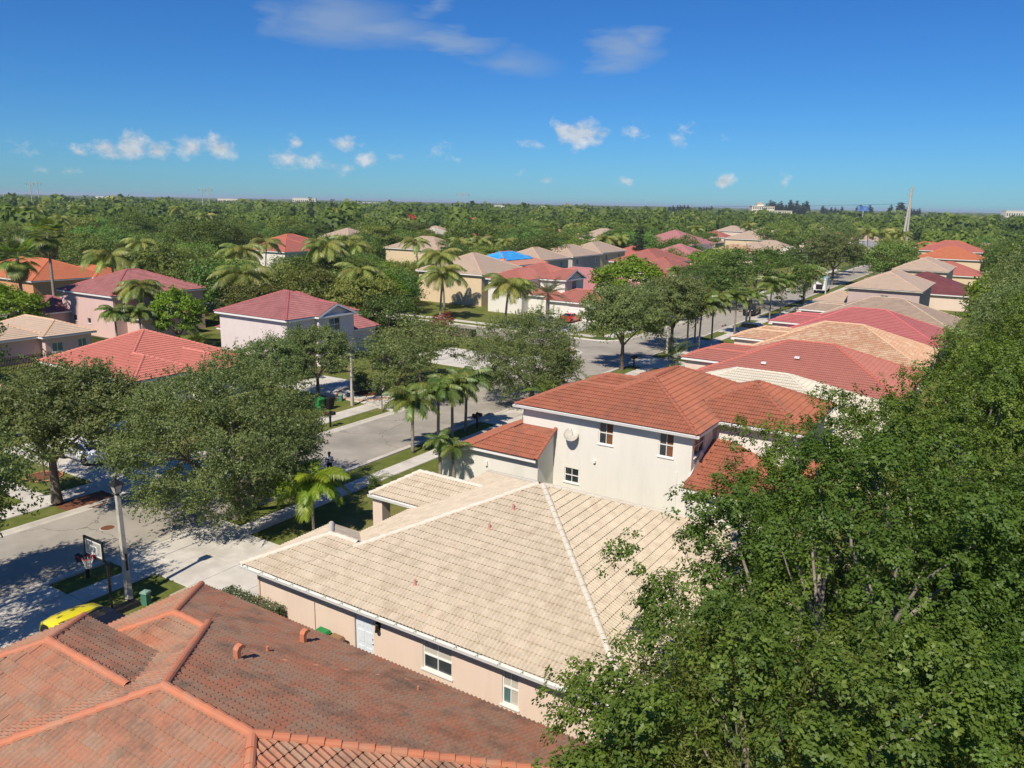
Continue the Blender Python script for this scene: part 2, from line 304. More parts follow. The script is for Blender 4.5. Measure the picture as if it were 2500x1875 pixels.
# cross street with rounded mouth
c = MB(); pts = []
r_ = 3.6
for k in range(9):
    a = R(90*k/8); pts.append((RX0+.3-r_+r_*math.cos(a) , 89.0-r_+r_*math.sin(a)))
left = [(-300, 89.0)]+pts[::-1]
pts2 = [(RX0+.3-r_+r_*math.cos(a), 95.6+r_-r_*math.sin(a)) for a in [R(90*k/8) for k in range(9)]]
top = [(-300, 95.6)]+pts2[::-1]
poly = [(x, y, .008) for x, y in left]+[(RX0+.45, 85.4, .008), (RX0+.45, 99.2, .008)]+[(x, y, .008) for x, y in top[::-1]]
c.add(poly, [tuple(range(len(poly)))]); struct('cross_road', c, M['road'])
def kerb_strip(pts, w, name='kerb'):
    k = MB()
    for a, b in zip(pts[:-1], pts[1:]):
        a = np.array(a, float); b = np.array(b, float); d = (b-a)/np.linalg.norm(b-a); n = np.array([-d[1], d[0]])*w
        # gutter pan, then the low roll of the kerb
        for (o0, z0), (o1, z1) in (((0,.012),(.55,.016)), ((.55,.016),(.72,.1)), ((.72,.1),(1,.11)), ((1,.11),(1,0))):
            k.quad((*(a+n*o0), z0), (*(b+n*o0), z0), (*(b+n*o1), z1), (*(a+n*o1), z1))
    return struct(name, k, M['kerb'])
kerb_strip([(RX1-.55, 300), (RX1-.55, -40)][::-1], -.6)
kerb_strip([(RX0+.55, -40), (RX0+.55, 85.2)], .6)
kerb_strip([(RX0+.55, 99.4), (RX0+.55, 300)], .6)
kerb_strip([(RX0+.55, 85.2)]+pts+[(-120, 89.0)], .6)
kerb_strip([(-120, 95.6)]+pts2[::-1]+[(RX0+.55, 99.4)], .6)
struct('grass_verge', rect(-120, -49, 87.2, 88.3, .006), M['grass']); struct('grass_verge', rect(-120, -49, 96.2, 98.2, .005), M['grass'])
# pavements cast in slabs: each slab is a piece of its own
SLAB = {}
def slab_mesh(w, l):
    k = (round(w,2), round(l,2))
    if k not in SLAB:
        m = MB(); h = .05; b = .012
        m.add([(0,0,0),(w,0,0),(w,l,0),(0,l,0),(b,b,h),(w-b,b,h),(w-b,l-b,h),(b,l-b,h)], [(4,5,6,7),(0,1,5,4),(1,2,6,5),(2,3,7,6),(3,0,4,7)])
        me = bpy.data.meshes.new('paving_slab'); me.from_pydata(m.v, [], m.f); me.materials.append(M['concrete']); SLAB[k] = me
    return SLAB[k]
def pavement(x0, x1, y0, y1, step=1.55, along='y', gap=.012):
    base = struct('pavement', rect(x0+.02, x1-.02, y0, y1, .009), M['kerb'])
    if along == 'y':
        n = max(1, round((y1-y0)/step)); l = (y1-y0)/n
        for i in range(n):
            o = link('paving_slab', slab_mesh(x1-x0, l-gap), base); o.location = (x0, y0+i*l, .010+random.uniform(0,.006))
    else:
        n = max(1, round((x1-x0)/step)); l = (x1-x0)/n
        for i in range(n):
            o = link('paving_slab', slab_mesh(l-gap, y1-y0), base); o.location = (x0+i*l, y0, .010+random.uniform(0,.006))
    return base
pavement(-35.03, -33.66, 2, 130); pavement(-48.28, -46.5, 2, 85.5); pavement(-48.28, -46.5, 99.5, 140)
pavement(-90, -49, 98.2, 99.6, along='x')
struct('pavement', rect(-35.03, -33.66, 130, 260, .05), M['concrete']); struct('pavement', rect(-48.28, -46.5, 140, 260, .05), M['concrete'])
def driveway(pieces, name='driveway'):
    base = struct(name, rect(pieces[0][0]+.02, pieces[0][1]-.02, pieces[0][2]+.02, pieces[0][3]-.02, .011), M['kerb'])
    for x0, x1, y0, y1 in pieces:
        o = link('paving_slab', slab_mesh(x1-x0-.014, y1-y0-.014), base); o.location = (x0, y0, .022)
    return base
def drive(xa, xb, y0, y1, sgn=1):                     # apron at the street, then bays to the garage
    if sgn > 0: driveway([(xa, -35.04, y0-.5, y1+.5)]+[(-33.65+i*(xb+33.65)/3, -33.65+(i+1)*(xb+33.65)/3, y0+j*(y1-y0)/2, y0+(j+1)*(y1-y0)/2) for i in range(3) for j in range(2)])
    else: driveway([(-46.49, xa, y0-.5, y1+.5)]+[(xb+i*(-48.29-xb)/3, xb+(i+1)*(-48.29-xb)/3, y0+j*(y1-y0)/2, y0+(j+1)*(y1-y0)/2) for i in range(3) for j in range(2)])
drive(-36.75, -26, 20.95, 26.6); drive(-36.75, -24, 9.2, 16.9)
for y in (53.5, 66, 83.5, 99.5, 115, 131): drive(-36.75, -27, y, y+5.4)
for y in (26.4, 51.8, 70.2, 121, 152): drive(-44.65, -60, y, y+(6.2 if y != 70.2 else 9.2), -1)
struct('driveway', rect(-61, -53, 99.6, 112, .03), M['concrete'])
struct('street', rect(-128, -120, -60, 420, .010), M['road']); struct('pavement', rect(-119, -117.6, -60, 420, .03), M['concrete']); struct('pavement', rect(-131, -129.6, -60, 420, .03), M['concrete'])
struct('garden_path', rect(-59, -48.3, 22.2, 23.5, .03), M['concrete'])
struct('sand_patch', MB().add([(-31.2,20.0,.03),(-27,19.8,.03),(-26.6,20.94,.03),(-31.25,20.94,.03)], [(0,1,2,3)]), M['sand'])
mh = empty('manhole_cover', (-40.81, 22.82, .012), label='round dark manhole cover set in the pale road', cat='manhole cover')
obj('ring', MB().lathe([(.42,0),(.42,.006),(.37,.007)], 28), M['kerb'], mh); obj('lid', MB().lathe([(.36,0),(.36,.009),(.3,.012),(.29,.009),(.1,.009)], 28), M['mulch'], mh)

# ------------------------------------------------------------------ roofs
TW, TE = .33, .365
def tile_template(n, hump=.046, thick=.012, lift=.042):
    u = np.linspace(0, TW, n); prof = hump*(.5-.5*np.cos(4*math.pi*u/TW)) if n > 5 else hump*np.array([0,1,.05,1,0.][:n])
    prof = prof+.004
    rows = []
    rows.append(np.stack([u, np.full(n, 0.), prof+lift-thick], 1))      # under lip
    rows.append(np.stack([u, np.full(n, 0.), prof+lift], 1))
    rows.append(np.stack([u, np.full(n, TE+.03), prof+.0], 1))
    V = np.concatenate(rows); Q = []
    for r in range(2):
        for i in range(n-1): Q.append((r*n+i, r*n+i+1, (r+1)*n+i+1, (r+1)*n+i))
    lv = np.round(4*(prof[:-1]+prof[1:]-.008)/(2*hump)).clip(0, 4)
    return V, np.array(Q), np.concatenate([lv, lv])
TPL = {0: tile_template(9), 1: tile_template(5)}
TILE_ME = {}
def tile_mesh(mt):
    if mt.name not in TILE_ME:
        V, Q, lv = TPL[0]; me = fast_mesh('tile', V, Q, lv, mats=[mt], smooth=False); TILE_ME[mt.name] = me
    return TILE_ME[mt.name]

class Face:
    """one roof slope: o eave corner, ud along the eave, vd up the slope; left/right limits given over v"""
    def __init__(s, o, ud, vd, vb, ul, ur, tag_):
        s.o = np.array(o, float); s.ud = np.array(ud, float); s.vd = np.array(vd, float); s.nd = np.cross(s.ud, s.vd); s.vb = vb; s.ul = ul; s.ur = ur; s.tag = tag_
    def lim(s, v): return np.interp(v, s.vb, s.ul), np.interp(v, s.vb, s.ur)
    def pt(s, u, v, n=0.): return s.o+s.ud*u+s.vd*v+s.nd*n

class Block:
    """rectangle of eaves with a hipped (or gabled) roof. ridge 'x' or 'y'; r0, r1 ridge ends; g: gabled ends"""
    def __init__(s, x0, x1, y0, y1, ze, sl=.4167, r0=None, r1=None, axis=None, g='', over=.45, wall=True, wr=None):
        s.wr = wr; s.x0, s.x1, s.y0, s.y1, s.ze = x0, x1, y0, y1, ze; s.wall = wall; s.over = over; s.g = g
        lx, ly = x1-x0, y1-y0; s.axis = axis or ('x' if lx >= ly else 'y')
        half = (ly if s.axis == 'x' else lx)/2; s.half = half; s.zr = ze+half*sl
        a, b = (x0, x1) if s.axis == 'x' else (y0, y1)
        s.r0 = a if '0' in g else (a+half if r0 is None else r0); s.r1 = b if '1' in g else (b-half if r1 is None else r1)
        if s.r0 > s.r1: s.r0 = s.r1 = (s.r0+s.r1)/2
    def hz(s, x, y):
        ins = (x >= s.x0) & (x <= s.x1) & (y >= s.y0) & (y <= s.y1); rise = s.zr-s.ze
        if s.axis == 'x':
            d = [np.minimum(y-s.y0, s.y1-y)/s.half]; a, b, q = s.x0, s.x1, x
        else:
            d = [np.minimum(x-s.x0, s.x1-x)/s.half]; a, b, q = s.y0, s.y1, y
        if s.r0 > a: d.append((q-a)/(s.r0-a))
        if s.r1 < b: d.append((b-q)/(b-s.r1))
        f = d[0]
        for e in d[1:]: f = np.minimum(f, e)
        return np.where(ins, s.ze+rise*f, -99.)
    def faces(s):
        F = []; rise = s.zr-s.ze
        def mk(o, ud, hd, run, a, b, ln, t):
            sl = math.hypot(run, rise); vd = (np.array(hd)*run+np.array([0,0,rise]))/sl
            F.append(Face(o, ud, vd, [0, sl], [0, a], [ln, ln-b], t))
        if s.axis == 'x':
            a, b = s.r0-s.x0, s.x1-s.r1; L_ = s.x1-s.x0; W_ = s.y1-s.y0
            mk((s.x0,s.y0,s.ze), (1,0,0), (0,1,0), s.half, a, b, L_, 'S'); mk((s.x1,s.y1,s.ze), (-1,0,0), (0,-1,0), s.half, b, a, L_, 'N')
            if a > 0: mk((s.x0,s.y1,s.ze), (0,-1,0), (1,0,0), a, s.half, s.half, W_, 'W')
            if b > 0: mk((s.x1,s.y0,s.ze), (0,1,0), (-1,0,0), b, s.half, s.half, W_, 'E')
        else:
            a, b = s.r0-s.y0, s.y1-s.r1; L_ = s.y1-s.y0; W_ = s.x1-s.x0
            mk((s.x1,s.y0,s.ze), (0,1,0), (-1,0,0), s.half, a, b, L_, 'E'); mk((s.x0,s.y1,s.ze), (0,-1,0), (1,0,0), s.half, b, a, L_, 'W')
            if a > 0: mk((s.x0,s.y0,s.ze), (1,0,0), (0,1,0), a, s.half, s.half, W_, 'S')
            if b > 0: mk((s.x1,s.y1,s.ze), (-1,0,0), (0,-1,0), b, s.half, s.half, W_, 'N')
        return F
    def lines(s):
        z0, z1 = s.ze, s.zr
        if s.axis == 'x':
            ym = (s.y0+s.y1)/2; A = (s.r0,ym,z1); B = (s.r1,ym,z1); L_ = [(A,B)] if s.r1-s.r0 > .3 else []
            if s.r0 > s.x0: L_ += [((s.x0,s.y0,z0),A), ((s.x0,s.y1,z0),A)]
            if s.r1 < s.x1: L_ += [((s.x1,s.y0,z0),B), ((s.x1,s.y1,z0),B)]
        else:
            xm = (s.x0+s.x1)/2; A = (xm,s.r0,z1); B = (xm,s.r1,z1); L_ = [(A,B)] if s.r1-s.r0 > .3 else []
            if s.r0 > s.y0: L_ += [((s.x0,s.y0,z0),A), ((s.x1,s.y0,z0),A)]
            if s.r1 < s.y1: L_ += [((s.x0,s.y1,z0),B), ((s.x1,s.y1,z0),B)]
        return L_

def lay_tiles(faces, blocks, lod, house_walls=None):
    """tiles of all faces: (V, Q, rnd) of the cut or hidden-size rest plus a list of whole tiles (matrix, distance)"""
    Vs, Qs, As, whole = [], [], [], []; off = 0
    for bi, f in faces:
        sl = f.vb[-1]; nr = int(math.ceil(sl/TE))
        if lod == 2:
            for r in range(nr):
                v0 = r*TE; v1 = min(v0+TE+.03, sl); a0, b0 = f.lim(v0); a1, b1 = f.lim(v1)
                if b0-a0 < .05: continue
                m = max(1, int((b0-a0)/1.6)); t0 = np.linspace(a0, b0, m+1); t1 = np.linspace(a1, max(a1, b1), m+1)
                P = np.concatenate([[f.pt(u, v0, .036) for u in t0], [f.pt(u, v0, .058) for u in t0], [f.pt(u, v1, .008) for u in t1]])
                for k in range(2):
                    for i in range(m): Qs.append(np.array([[off+k*(m+1)+i, off+k*(m+1)+i+1, off+(k+1)*(m+1)+i+1, off+(k+1)*(m+1)+i]])); As.append(np.array([2+random.random()*.999]))
                Vs.append(P); off += len(P)
            continue
        V, Q, lv = TPL[lod]; nv = len(V)
        us, vs, keep = [], [], []
        umax = max(f.ur)-min(f.ul); umin = min(f.ul)
        for r in range(nr):
            v0 = r*TE; a, b = f.lim(min(v0+TE*.4, sl)); st = (TW/2 if r % 2 else 0)
            if b-a < .05: continue
            i0 = math.floor((a-umin-st)/TW); i1 = math.ceil((b-umin-st)/TW)
            u = umin+st+np.arange(i0, i1)*TW; us.append(u); vs.append(np.full(len(u), v0))
        us = np.concatenate(us); vs = np.concatenate(vs)
        cen = f.o+np.outer(us+TW/2, f.ud)+np.outer(np.minimum(vs+TE/2, sl), f.vd)
        hid = np.zeros(len(us), bool)
        for j, b in enumerate(blocks):
            if j == bi: continue
            h = b.hz(cen[:,0], cen[:,1])
            hid |= (h > cen[:,2]+.16)
            if j < bi:         # flush with an earlier roof: drop only tiles that lie wholly inside it
                cop = np.ones(len(us), bool)
                for du, dv in ((0,0),(TW,0),(0,TE),(TW,TE)):
                    c4 = f.o+np.outer(us+du, f.ud)+np.outer(np.minimum(vs+dv, sl), f.vd); cop &= np.abs(b.hz(c4[:,0], c4[:,1])-c4[:,2]) < .03
                hid |= cop
        us, vs, cen = us[~hid], vs[~hid], cen[~hid]
        U = us[:,None]+V[None,:,0]; VV = np.minimum(vs[:,None]+V[None,:,1], sl+.02); NN = np.repeat(V[None,:,2], len(us), 0)+.007*max(bi, 0)
        a, b = f.lim(VV); Uc = np.clip(U, a, b); cut = (np.abs(Uc-U) > 1e-6).any(1) | ((vs+TE) > sl)
        if lod == 0:
            for i in np.nonzero(~cut)[0]:
                c = cen[i]; p = CAMR.T@(c-np.array([0,0,CAMZ])); d = -p[2]
                vis = d > 1 and abs(p[0]/d*FPX) < 1250 and abs(p[1]/d*FPX) < 937 and np.dot(f.nd, np.array([0,0,CAMZ])-c) > 0
                sz = -1 if not vis else np.dot(f.nd, np.array([0,0,CAMZ])-c)/np.linalg.norm(c-np.array([0,0,CAMZ]))**3
                whole.append((sz, f, us[i], vs[i], Uc[i], VV[i], NN[i]))
            sel = cut
        else: sel = np.ones(len(us), bool)
        if sel.any():
            Uc, VV, NN = Uc[sel], VV[sel], NN[sel]; k = len(Uc)
            P = f.o+Uc[...,None]*f.ud+VV[...,None]*f.vd+NN[...,None]*f.nd
            Vs.append(P.reshape(-1,3)); q = (Q[None]+(np.arange(k)*nv)[:,None,None]+off).reshape(-1,4); Qs.append(q)
            As.append((np.repeat(rng.random(k)*.999, len(Q)).reshape(k,-1)+lv[None]).ravel()); off += k*nv
    if lod == 0 and whole:
        whole.sort(key=lambda w: -w[0]); rest = whole[290:]; whole = whole[:290]; V, Q, lv = TPL[0]; nv = len(V)
        for w in rest:
            f = w[1]; P = f.o+w[4][:,None]*f.ud+w[5][:,None]*f.vd+w[6][:,None]*f.nd
            Vs.append(P); Qs.append(Q+off); As.append(random.random()*.999+lv); off += nv
    return np.concatenate(Vs), np.concatenate(Qs), np.concatenate(As), whole

def cap_line(A, B, r=.125, step=.4, blocks=(), bi=-1, skip=None):
    """matrices for the half-round caps along a ridge or a hip"""
    A = np.array(A, float); B = np.array(B, float); d = B-A; L_ = np.linalg.norm(d); d /= L_; out = []
    n = max(1, int(round(L_/step))); st = L_/n
    for i in range(n):
        c = A+d*(i+.5)*st; bad = False
        for j, b in enumerate(blocks):
            if j == bi: continue
            h = float(b.hz(np.array(c[0]), np.array(c[1])))
            if h > c[2]+.1 or (j < bi and h > c[2]-.07) or (abs(h-c[2]) < .05 and on_plain(b, c)): bad = True
        if bad: continue
        side = np.cross(d, [0,0,1.]); side /= np.linalg.norm(side); up = np.cross(side, d)
        m = Matrix(((side[0], d[0], up[0], A[0]+d[0]*i*st), (side[1], d[1], up[1], A[1]+d[1]*i*st), (side[2], d[2], up[2], A[2]+d[2]*i*st), (0,0,0,1)))
        out.append(m)
    return out, st
def on_plain(b, c):            # the point lies on a flat part of the other roof, not on its ridges
    e = .3; q = lambda dx, dy: float(b.hz(np.array(c[0]+dx), np.array(c[1]+dy))); h0 = q(0, 0)
    bend = lambda a, b: a > -50 and b > -50 and abs(a+b-2*h0) > .02
    return not bend(q(e,0), q(-e,0)) and not bend(q(0,e), q(0,-e))
def cap_template(st, r):
    V = []; n = 7
    for (y, rr, dz) in ((-.03, r*1.06, .022), (-.03, r*.93, .0), (st+.02, r*.9, 0.)):
        for k in range(n):
            t = math.pi*(k/(n-1)); V.append((rr*math.cos(t)*1.05, y, rr*math.sin(t)*.95+dz-.02))
    Q = []
    o = n
    # outer shell rows: front rim (row0) and back (row2); row1 closes the butt
    for k in range(n-1): Q.append((k, 2*n+k, 2*n+k+1, k+1)); Q.append((k+1, n+k+1, n+k, k))
    return np.array(V), np.array(Q)

def wall_quads(mb, P, ud, L_, z0, z1, openings, depth=.12):
    """wall with real openings (u0,u1,za,zb) and their reveals; ud x z points outwards to the right hand"""
    P = np.array(P, float); ud = np.array(ud, float); nd = np.array([ud[1], -ud[0], 0.])
    us = sorted({0., L_, *[o[0] for o in openings], *[o[1] for o in openings]}); zs = sorted({z0, z1, *[o[2] for o in openings], *[o[3] for o in openings]})
    pt = lambda u, z, n=0.: tuple(P+ud*u+nd*n+np.array([0,0,z]))
    for a, b in zip(us[:-1], us[1:]):
        for c, d in zip(zs[:-1], zs[1:]):
            if any(o[0] <= a+1e-6 and b <= o[1]+1e-6 and o[2] <= c+1e-6 and d <= o[3]+1e-6 for o in openings): continue
            mb.quad(pt(a,c), pt(b,c), pt(b,d), pt(a,d))
    for u0, u1, za, zb in [o[:4] for o in openings]:
        D = -depth
        mb.quad(pt(u0,za), pt(u1,za), pt(u1,za,D), pt(u0,za,D)); mb.quad(pt(u0,zb,D), pt(u1,zb,D), pt(u1,zb), pt(u0,zb))
        mb.quad(pt(u0,za,D), pt(u0,zb,D), pt(u0,zb), pt(u0,za)); mb.quad(pt(u1,za), pt(u1,zb), pt(u1,zb,D), pt(u1,za,D))
    return mb

M['glass'] = mat('glass', (.02,.025,.03), (.05,.06,.065), rough=.08, spec=.9, scale=.8)
M['blind'] = mat('blind', (.42,.4,.34), (.5,.48,.42), rough=.6, scale=1.0, stretch=(.2,.2,18))
M['shutter'] = mat('shutter', (.2,.09,.04), (.14,.06,.03), rough=.5, scale=1.0, stretch=(.2,.2,14))
M['frame'] = mat('frame', (.78,.78,.76), (.72,.72,.7), rough=.5, scale=5)
M['tint'] = mat('tint', (.1,.2,.2), (.06,.12,.13), rough=.12, spec=.8, scale=1.5)
M['doorw'] = mat('doorw', (.66,.72,.78), (.62,.68,.74), rough=.45, scale=3)
M['dark'] = mat('dark', (.02,.018,.016), rough=.6)
def window_at(root, P, ud, u0, u1, za, zb, style='hung', depth=.12, pane=None, name='window'):
    """frame, panes and sill set back in an opening"""
    P = np.array(P, float); ud = np.array(ud, float); nd = np.array([ud[1], -ud[0], 0.]); z_ = np.array([0,0,1.])
    def bx(mb, a, b, c, d, n0, n1):
        ce = P+ud*(a+b)/2+z_*(c+d)/2+nd*(n0+n1)/2; return mb.obox(ce, ud*(b-a)/2, nd*(n1-n0)/2, z_*(d-c)/2)
    t = .05; f = MB(); n0, n1 = -depth+.01, -depth+.07
    bx(f,u0,u0+t,za,zb,n0,n1); bx(f,u1-t,u1,za,zb,n0,n1); bx(f,u0+t,u1-t,zb-t,zb,n0,n1); bx(f,u0+t,u1-t,za,za+t,n0,n1)
    um, zm = (u0+u1)/2, (za+zb)/2; cells = []
    if style == 'hung':
        bx(f,u0+t,u1-t,zm-.025,zm+.025,n0,n1+.005); bx(f,um-.018,um+.018,za+t,zb-t,n0,n1-.004)
        cells = [(u0+t,um-.018,za+t,zm-.025),(um+.018,u1-t,za+t,zm-.025),(u0+t,um-.018,zm+.025,zb-t),(um+.018,u1-t,zm+.025,zb-t)]
    elif style == 'slide':
        bx(f,um-.03,um+.03,za+t,zb-t,n0,n1+.004); cells = [(u0+t,um-.03,za+t,zb-t),(um+.03,u1-t,za+t,zb-t)]
    else: cells = [(u0+t,u1-t,za+t,zb-t)]
    w = obj(name, f, M['frame'], root, world=True)
    for i, c in enumerate(cells):
        p = pane[i % len(pane)] if pane else M['glass']
        obj('pane', bx(MB(), *c, -depth+.012, -depth+.03), p, w, world=True)
    obj('sill', bx(MB(), u0-.06, u1+.06, za-.06, za-.004, -.02, .06), M['frame'], w, world=True)
    return w
def garage_door(root, P, ud, u0, u1, za, zb, m=None, depth=.12):
    P = np.array(P, float); ud = np.array(ud, float); nd = np.array([ud[1], -ud[0], 0.]); z_ = np.array([0,0,1.])
    d = MB(); n = 4
    for i in range(n):
        a, b = za+(zb-za)*i/n+.012, za+(zb-za)*(i+1)/n-.012
        d.obox(P+ud*(u0+u1)/2+z_*(a+b)/2+nd*(-depth+.03), ud*(u1-u0)/2, nd*.02, z_*(b-a)/2)
    return obj('garage_door', d, m or M['frame'], root, world=True)

def house(name, label, blocks, roofc, wallm, lod=1, wins=(), tagc='house', plain=('N',), capm=None, extra_faces=(), group=None, fascia=None, origin=None):
    """walls with openings, roof deck with tiles and caps, fascia and windows"""
    cx_ = sum((b.x0+b.x1)/2 for b in blocks[:1]); cy_ = sum((b.y0+b.y1)/2 for b in blocks[:1])
    root = empty(name, (cx_, cy_, 0), label=label, cat=tagc, group=group)
    ta, to = roofc if isinstance(roofc, tuple) else (roofc, roofc)
    # walls
    wl = MB()
    for i, b in enumerate(blocks):
        if not b.wall: continue
        o = b.over+.003*i; x0, x1, y0, y1 = b.wr or (b.x0+o, b.x1-o, b.y0+o, b.y1-o); zt = b.ze-.02; zb = getattr(b, 'zb', 0.)
        op = {k: [w[2:6] for w in wins if w[0] == i and w[1] == k] for k in 'SENW'}
        for k, P, ud, L_ in (('S',(x0,y0,0),(1,0,0),x1-x0), ('E',(x1,y0,0),(0,1,0),y1-y0), ('N',(x1,y1,0),(-1,0,0),x1-x0), ('W',(x0,y1,0),(0,-1,0),y1-y0)):
            wall_quads(wl, P, ud, L_, zb, zt, op[k])
            for w in wins:
                if w[0] == i and w[1] == k:
                    st = w[6] if len(w) > 6 else 'hung'
                    if st == 'garage': garage_door(root, P, ud, *w[2:6])
                    elif st == 'void': pass
                    elif st == 'door': pass
                    else: window_at(root, P, ud, *w[2:6], style=st, pane=w[7] if len(w) > 7 else None)
        if b.g:      # gable infill
            for e in b.g:
                rise = b.zr-b.ze
                if b.axis == 'x':
                    x = x0 if e == '0' else x1; A, B, T = (x,y0,zt), (x,y1,zt), (x,(y0+y1)/2,zt+rise*(1-b.over/b.half))
                    wl.add([A,B,T] if e == '1' else [B,A,T], [(0,1,2)])
                else:
                    y = y0 if e == '0' else y1; A, B, T = (x0,y,zt), (x1,y,zt), ((x0+x1)/2,y,zt+rise*(1-b.over/b.half))
                    wl.add([A,B,T] if e == '0' else [B,A,T], [(0,1,2)])
    obj('wall', wl, wallm, root, world=True)
    # roof deck
    faces = [(i, f) for i, b in enumerate(blocks) for f in b.faces()]+[(-5, f) for f in extra_faces]
    dk = MB()
    for i, f in faces:
        vs = [f.pt(f.ul[k], v, -.02) for k, v in enumerate(f.vb)]+[f.pt(f.ur[k], v, -.02) for k, v in reversed(list(enumerate(f.vb)))]
        dk.add(vs, [tuple(range(len(vs)-1, -1, -1))[::-1]])
    roof = obj('roof', dk, ta, root, world=True)
    tf = [x for x in faces if x[1].tag not in plain]; pf = [x for x in faces if x[1].tag in plain]
    V, Q, A, whole = lay_tiles(tf, blocks, lod)
    if pf and lod < 2:
        V2, Q2, A2, _ = lay_tiles(pf, blocks, 2); Q = np.concatenate([Q, Q2+len(V)]); V = np.concatenate([V, V2]); A = np.concatenate([A, A2])
    b0 = base_of(root)
    tag(link('tile_field', fast_mesh('tile_field', V-b0, Q, A, [ta]), roof), kind='stuff')
    for w in whole:
        f = w[1]; o = link('tile', tile_mesh(to), roof); p = f.pt(w[2], w[3])-b0
        o.matrix_local = Matrix(((f.ud[0],f.vd[0],f.nd[0],p[0]),(f.ud[1],f.vd[1],f.nd[1],p[1]),(f.ud[2],f.vd[2],f.nd[2],p[2]),(0,0,0,1)))
    # caps
    cm = capm or ta; cv, cq, off = [], [], 0; r = .125
    for i, b in enumerate(blocks):
        for A_, B_ in b.lines():
            ms, st = cap_line(A_, B_, blocks=blocks, bi=i); T, TQ = cap_template(st, r)
            if lod == 0:
                me = fast_mesh('ridge_tile', T, TQ, mats=[cm], smooth=False)
                for m_ in ms:
                    o = link('ridge_tile', me, roof); m2 = m_.copy(); m2.translation = Vector(np.array(m_.translation)-b0+np.array([0,0,random.uniform(.012,.03)])); o.matrix_local = m2
            else:
                for m_ in ms:
                    Rm = np.array([[m_[a][c] for c in range(3)] for a in range(3)]); cv.append(T@Rm.T+np.array(m_.translation)-b0+np.array([0,0,.02])); cq.append(TQ+off); off += len(T)
    if cv: tag(link('ridge_tiles', fast_mesh('ridge_tiles', np.concatenate(cv), np.concatenate(cq), 2+rng.random(len(cq)*len(cq[0]))*.99, [cm]), roof), kind='stuff')
    # fascia and soffit
    fa = MB()
    for i, b in enumerate(blocks):
        t = .03; zt = b.ze-.012; zb = b.ze-.2; e = .002*i
        x0, x1, y0, y1 = b.x0+e, b.x1-e, b.y0+e, b.y1-e
        g0x = b.g and b.axis == 'x'; g0y = b.g and b.axis == 'y'
        fa.box(x0, x1, y0, y0+t, zb, zt); fa.box(x0, x1, y1-t, y1, zb, zt); fa.box(x0, x0+t, y0+t+.001, y1-t-.001, zb, zt); fa.box(x1-t, x1, y0+t+.001, y1-t-.001, zb, zt)
        o = b.over+.05
        for q in ((x0+t,x1-t,y0+t,y0+o),(x0+t,x1-t,y1-o,y1-t),(x0+t,x0+o,y0+o,y1-o),(x1-o,x1-t,y0+o,y1-o)): fa.add(rect(*q, zb+.02).v, [(3,2,1,0)])
        for en in b.g:      # barge boards on the gables
            rise = b.zr-b.ze
            if b.axis == 'x':
                x = x0 if en == '0' else x1; d = .03
                for ya in (y0, y1):
                    ym = (y0+y1)/2; fa.add([(x-d,ya,b.ze-.2),(x+d,ya,b.ze-.2),(x+d,ym,b.zr-.2),(x-d,ym,b.zr-.2),(x-d,ya,b.ze),(x+d,ya,b.ze),(x+d,ym,b.zr),(x-d,ym,b.zr)], [(0,1,2,3),(4,7,6,5),(0,3,7,4),(1,5,6,2)])
            else:
                y = y0 if en == '0' else y1; d = .03
                for xa in (x0, x1):
                    xm = (x0+x1)/2; fa.add([(xa,y-d,b.ze-.2),(xa,y+d,b.ze-.2),(xm,y+d,b.zr-.2),(xm,y-d,b.zr-.2),(xa,y-d,b.ze),(xa,y+d,b.ze),(xm,y+d,b.zr),(xm,y-d,b.zr)], [(0,1,2,3),(4,7,6,5),(0,3,7,4),(1,5,6,2)])
    obj('fascia', fa, fascia or M['frame'], root, world=True)
    return root, roof
def roof_vent(roof, p, kind='hood', m=None, s=1.):
    b = MB(); x, y, z = p
    if kind == 'hood':       # a curved hood opening downhill
        pts = []
        for k in range(6):
            t = math.pi*.62*k/5; pts.append((x, y-.16*s*math.sin(t)*0.6, z+.02+.3*s*math.sin(math.pi*.5*k/5)))
        for sx in (-.07*s, .07*s): pass
        prof = [(-.0,0),(.0,.26),(.06,.34),(.16,.36),(.24,.3),(.25,.24),(.16,.26),(.1,.2),(.1,0)]
        L_ = len(prof)
        vs = [(x-.08*s, y+q[0]*s, z+q[1]*s) for q in prof]+[(x+.08*s, y+q[0]*s, z+q[1]*s) for q in prof]
        b.add(vs, [tuple(range(L_)), tuple(range(2*L_-1, L_-1, -1))]+[(i, i+L_, (i+1) % L_+L_, (i+1) % L_) for i in range(L_)])
    elif kind == 'pipe': b.tube([(x,y,z-.05),(x,y,z+.26*s)], .055*s, 10); b.lathe([(.11*s,0),(.07*s,.1*s)], 10, (x,y,z-.03))
    else: b.box(x-.22,x+.22,y-.2,y+.2,z-.06,z+.1)
    return obj('roof_vent', b, m, roof, world=True)

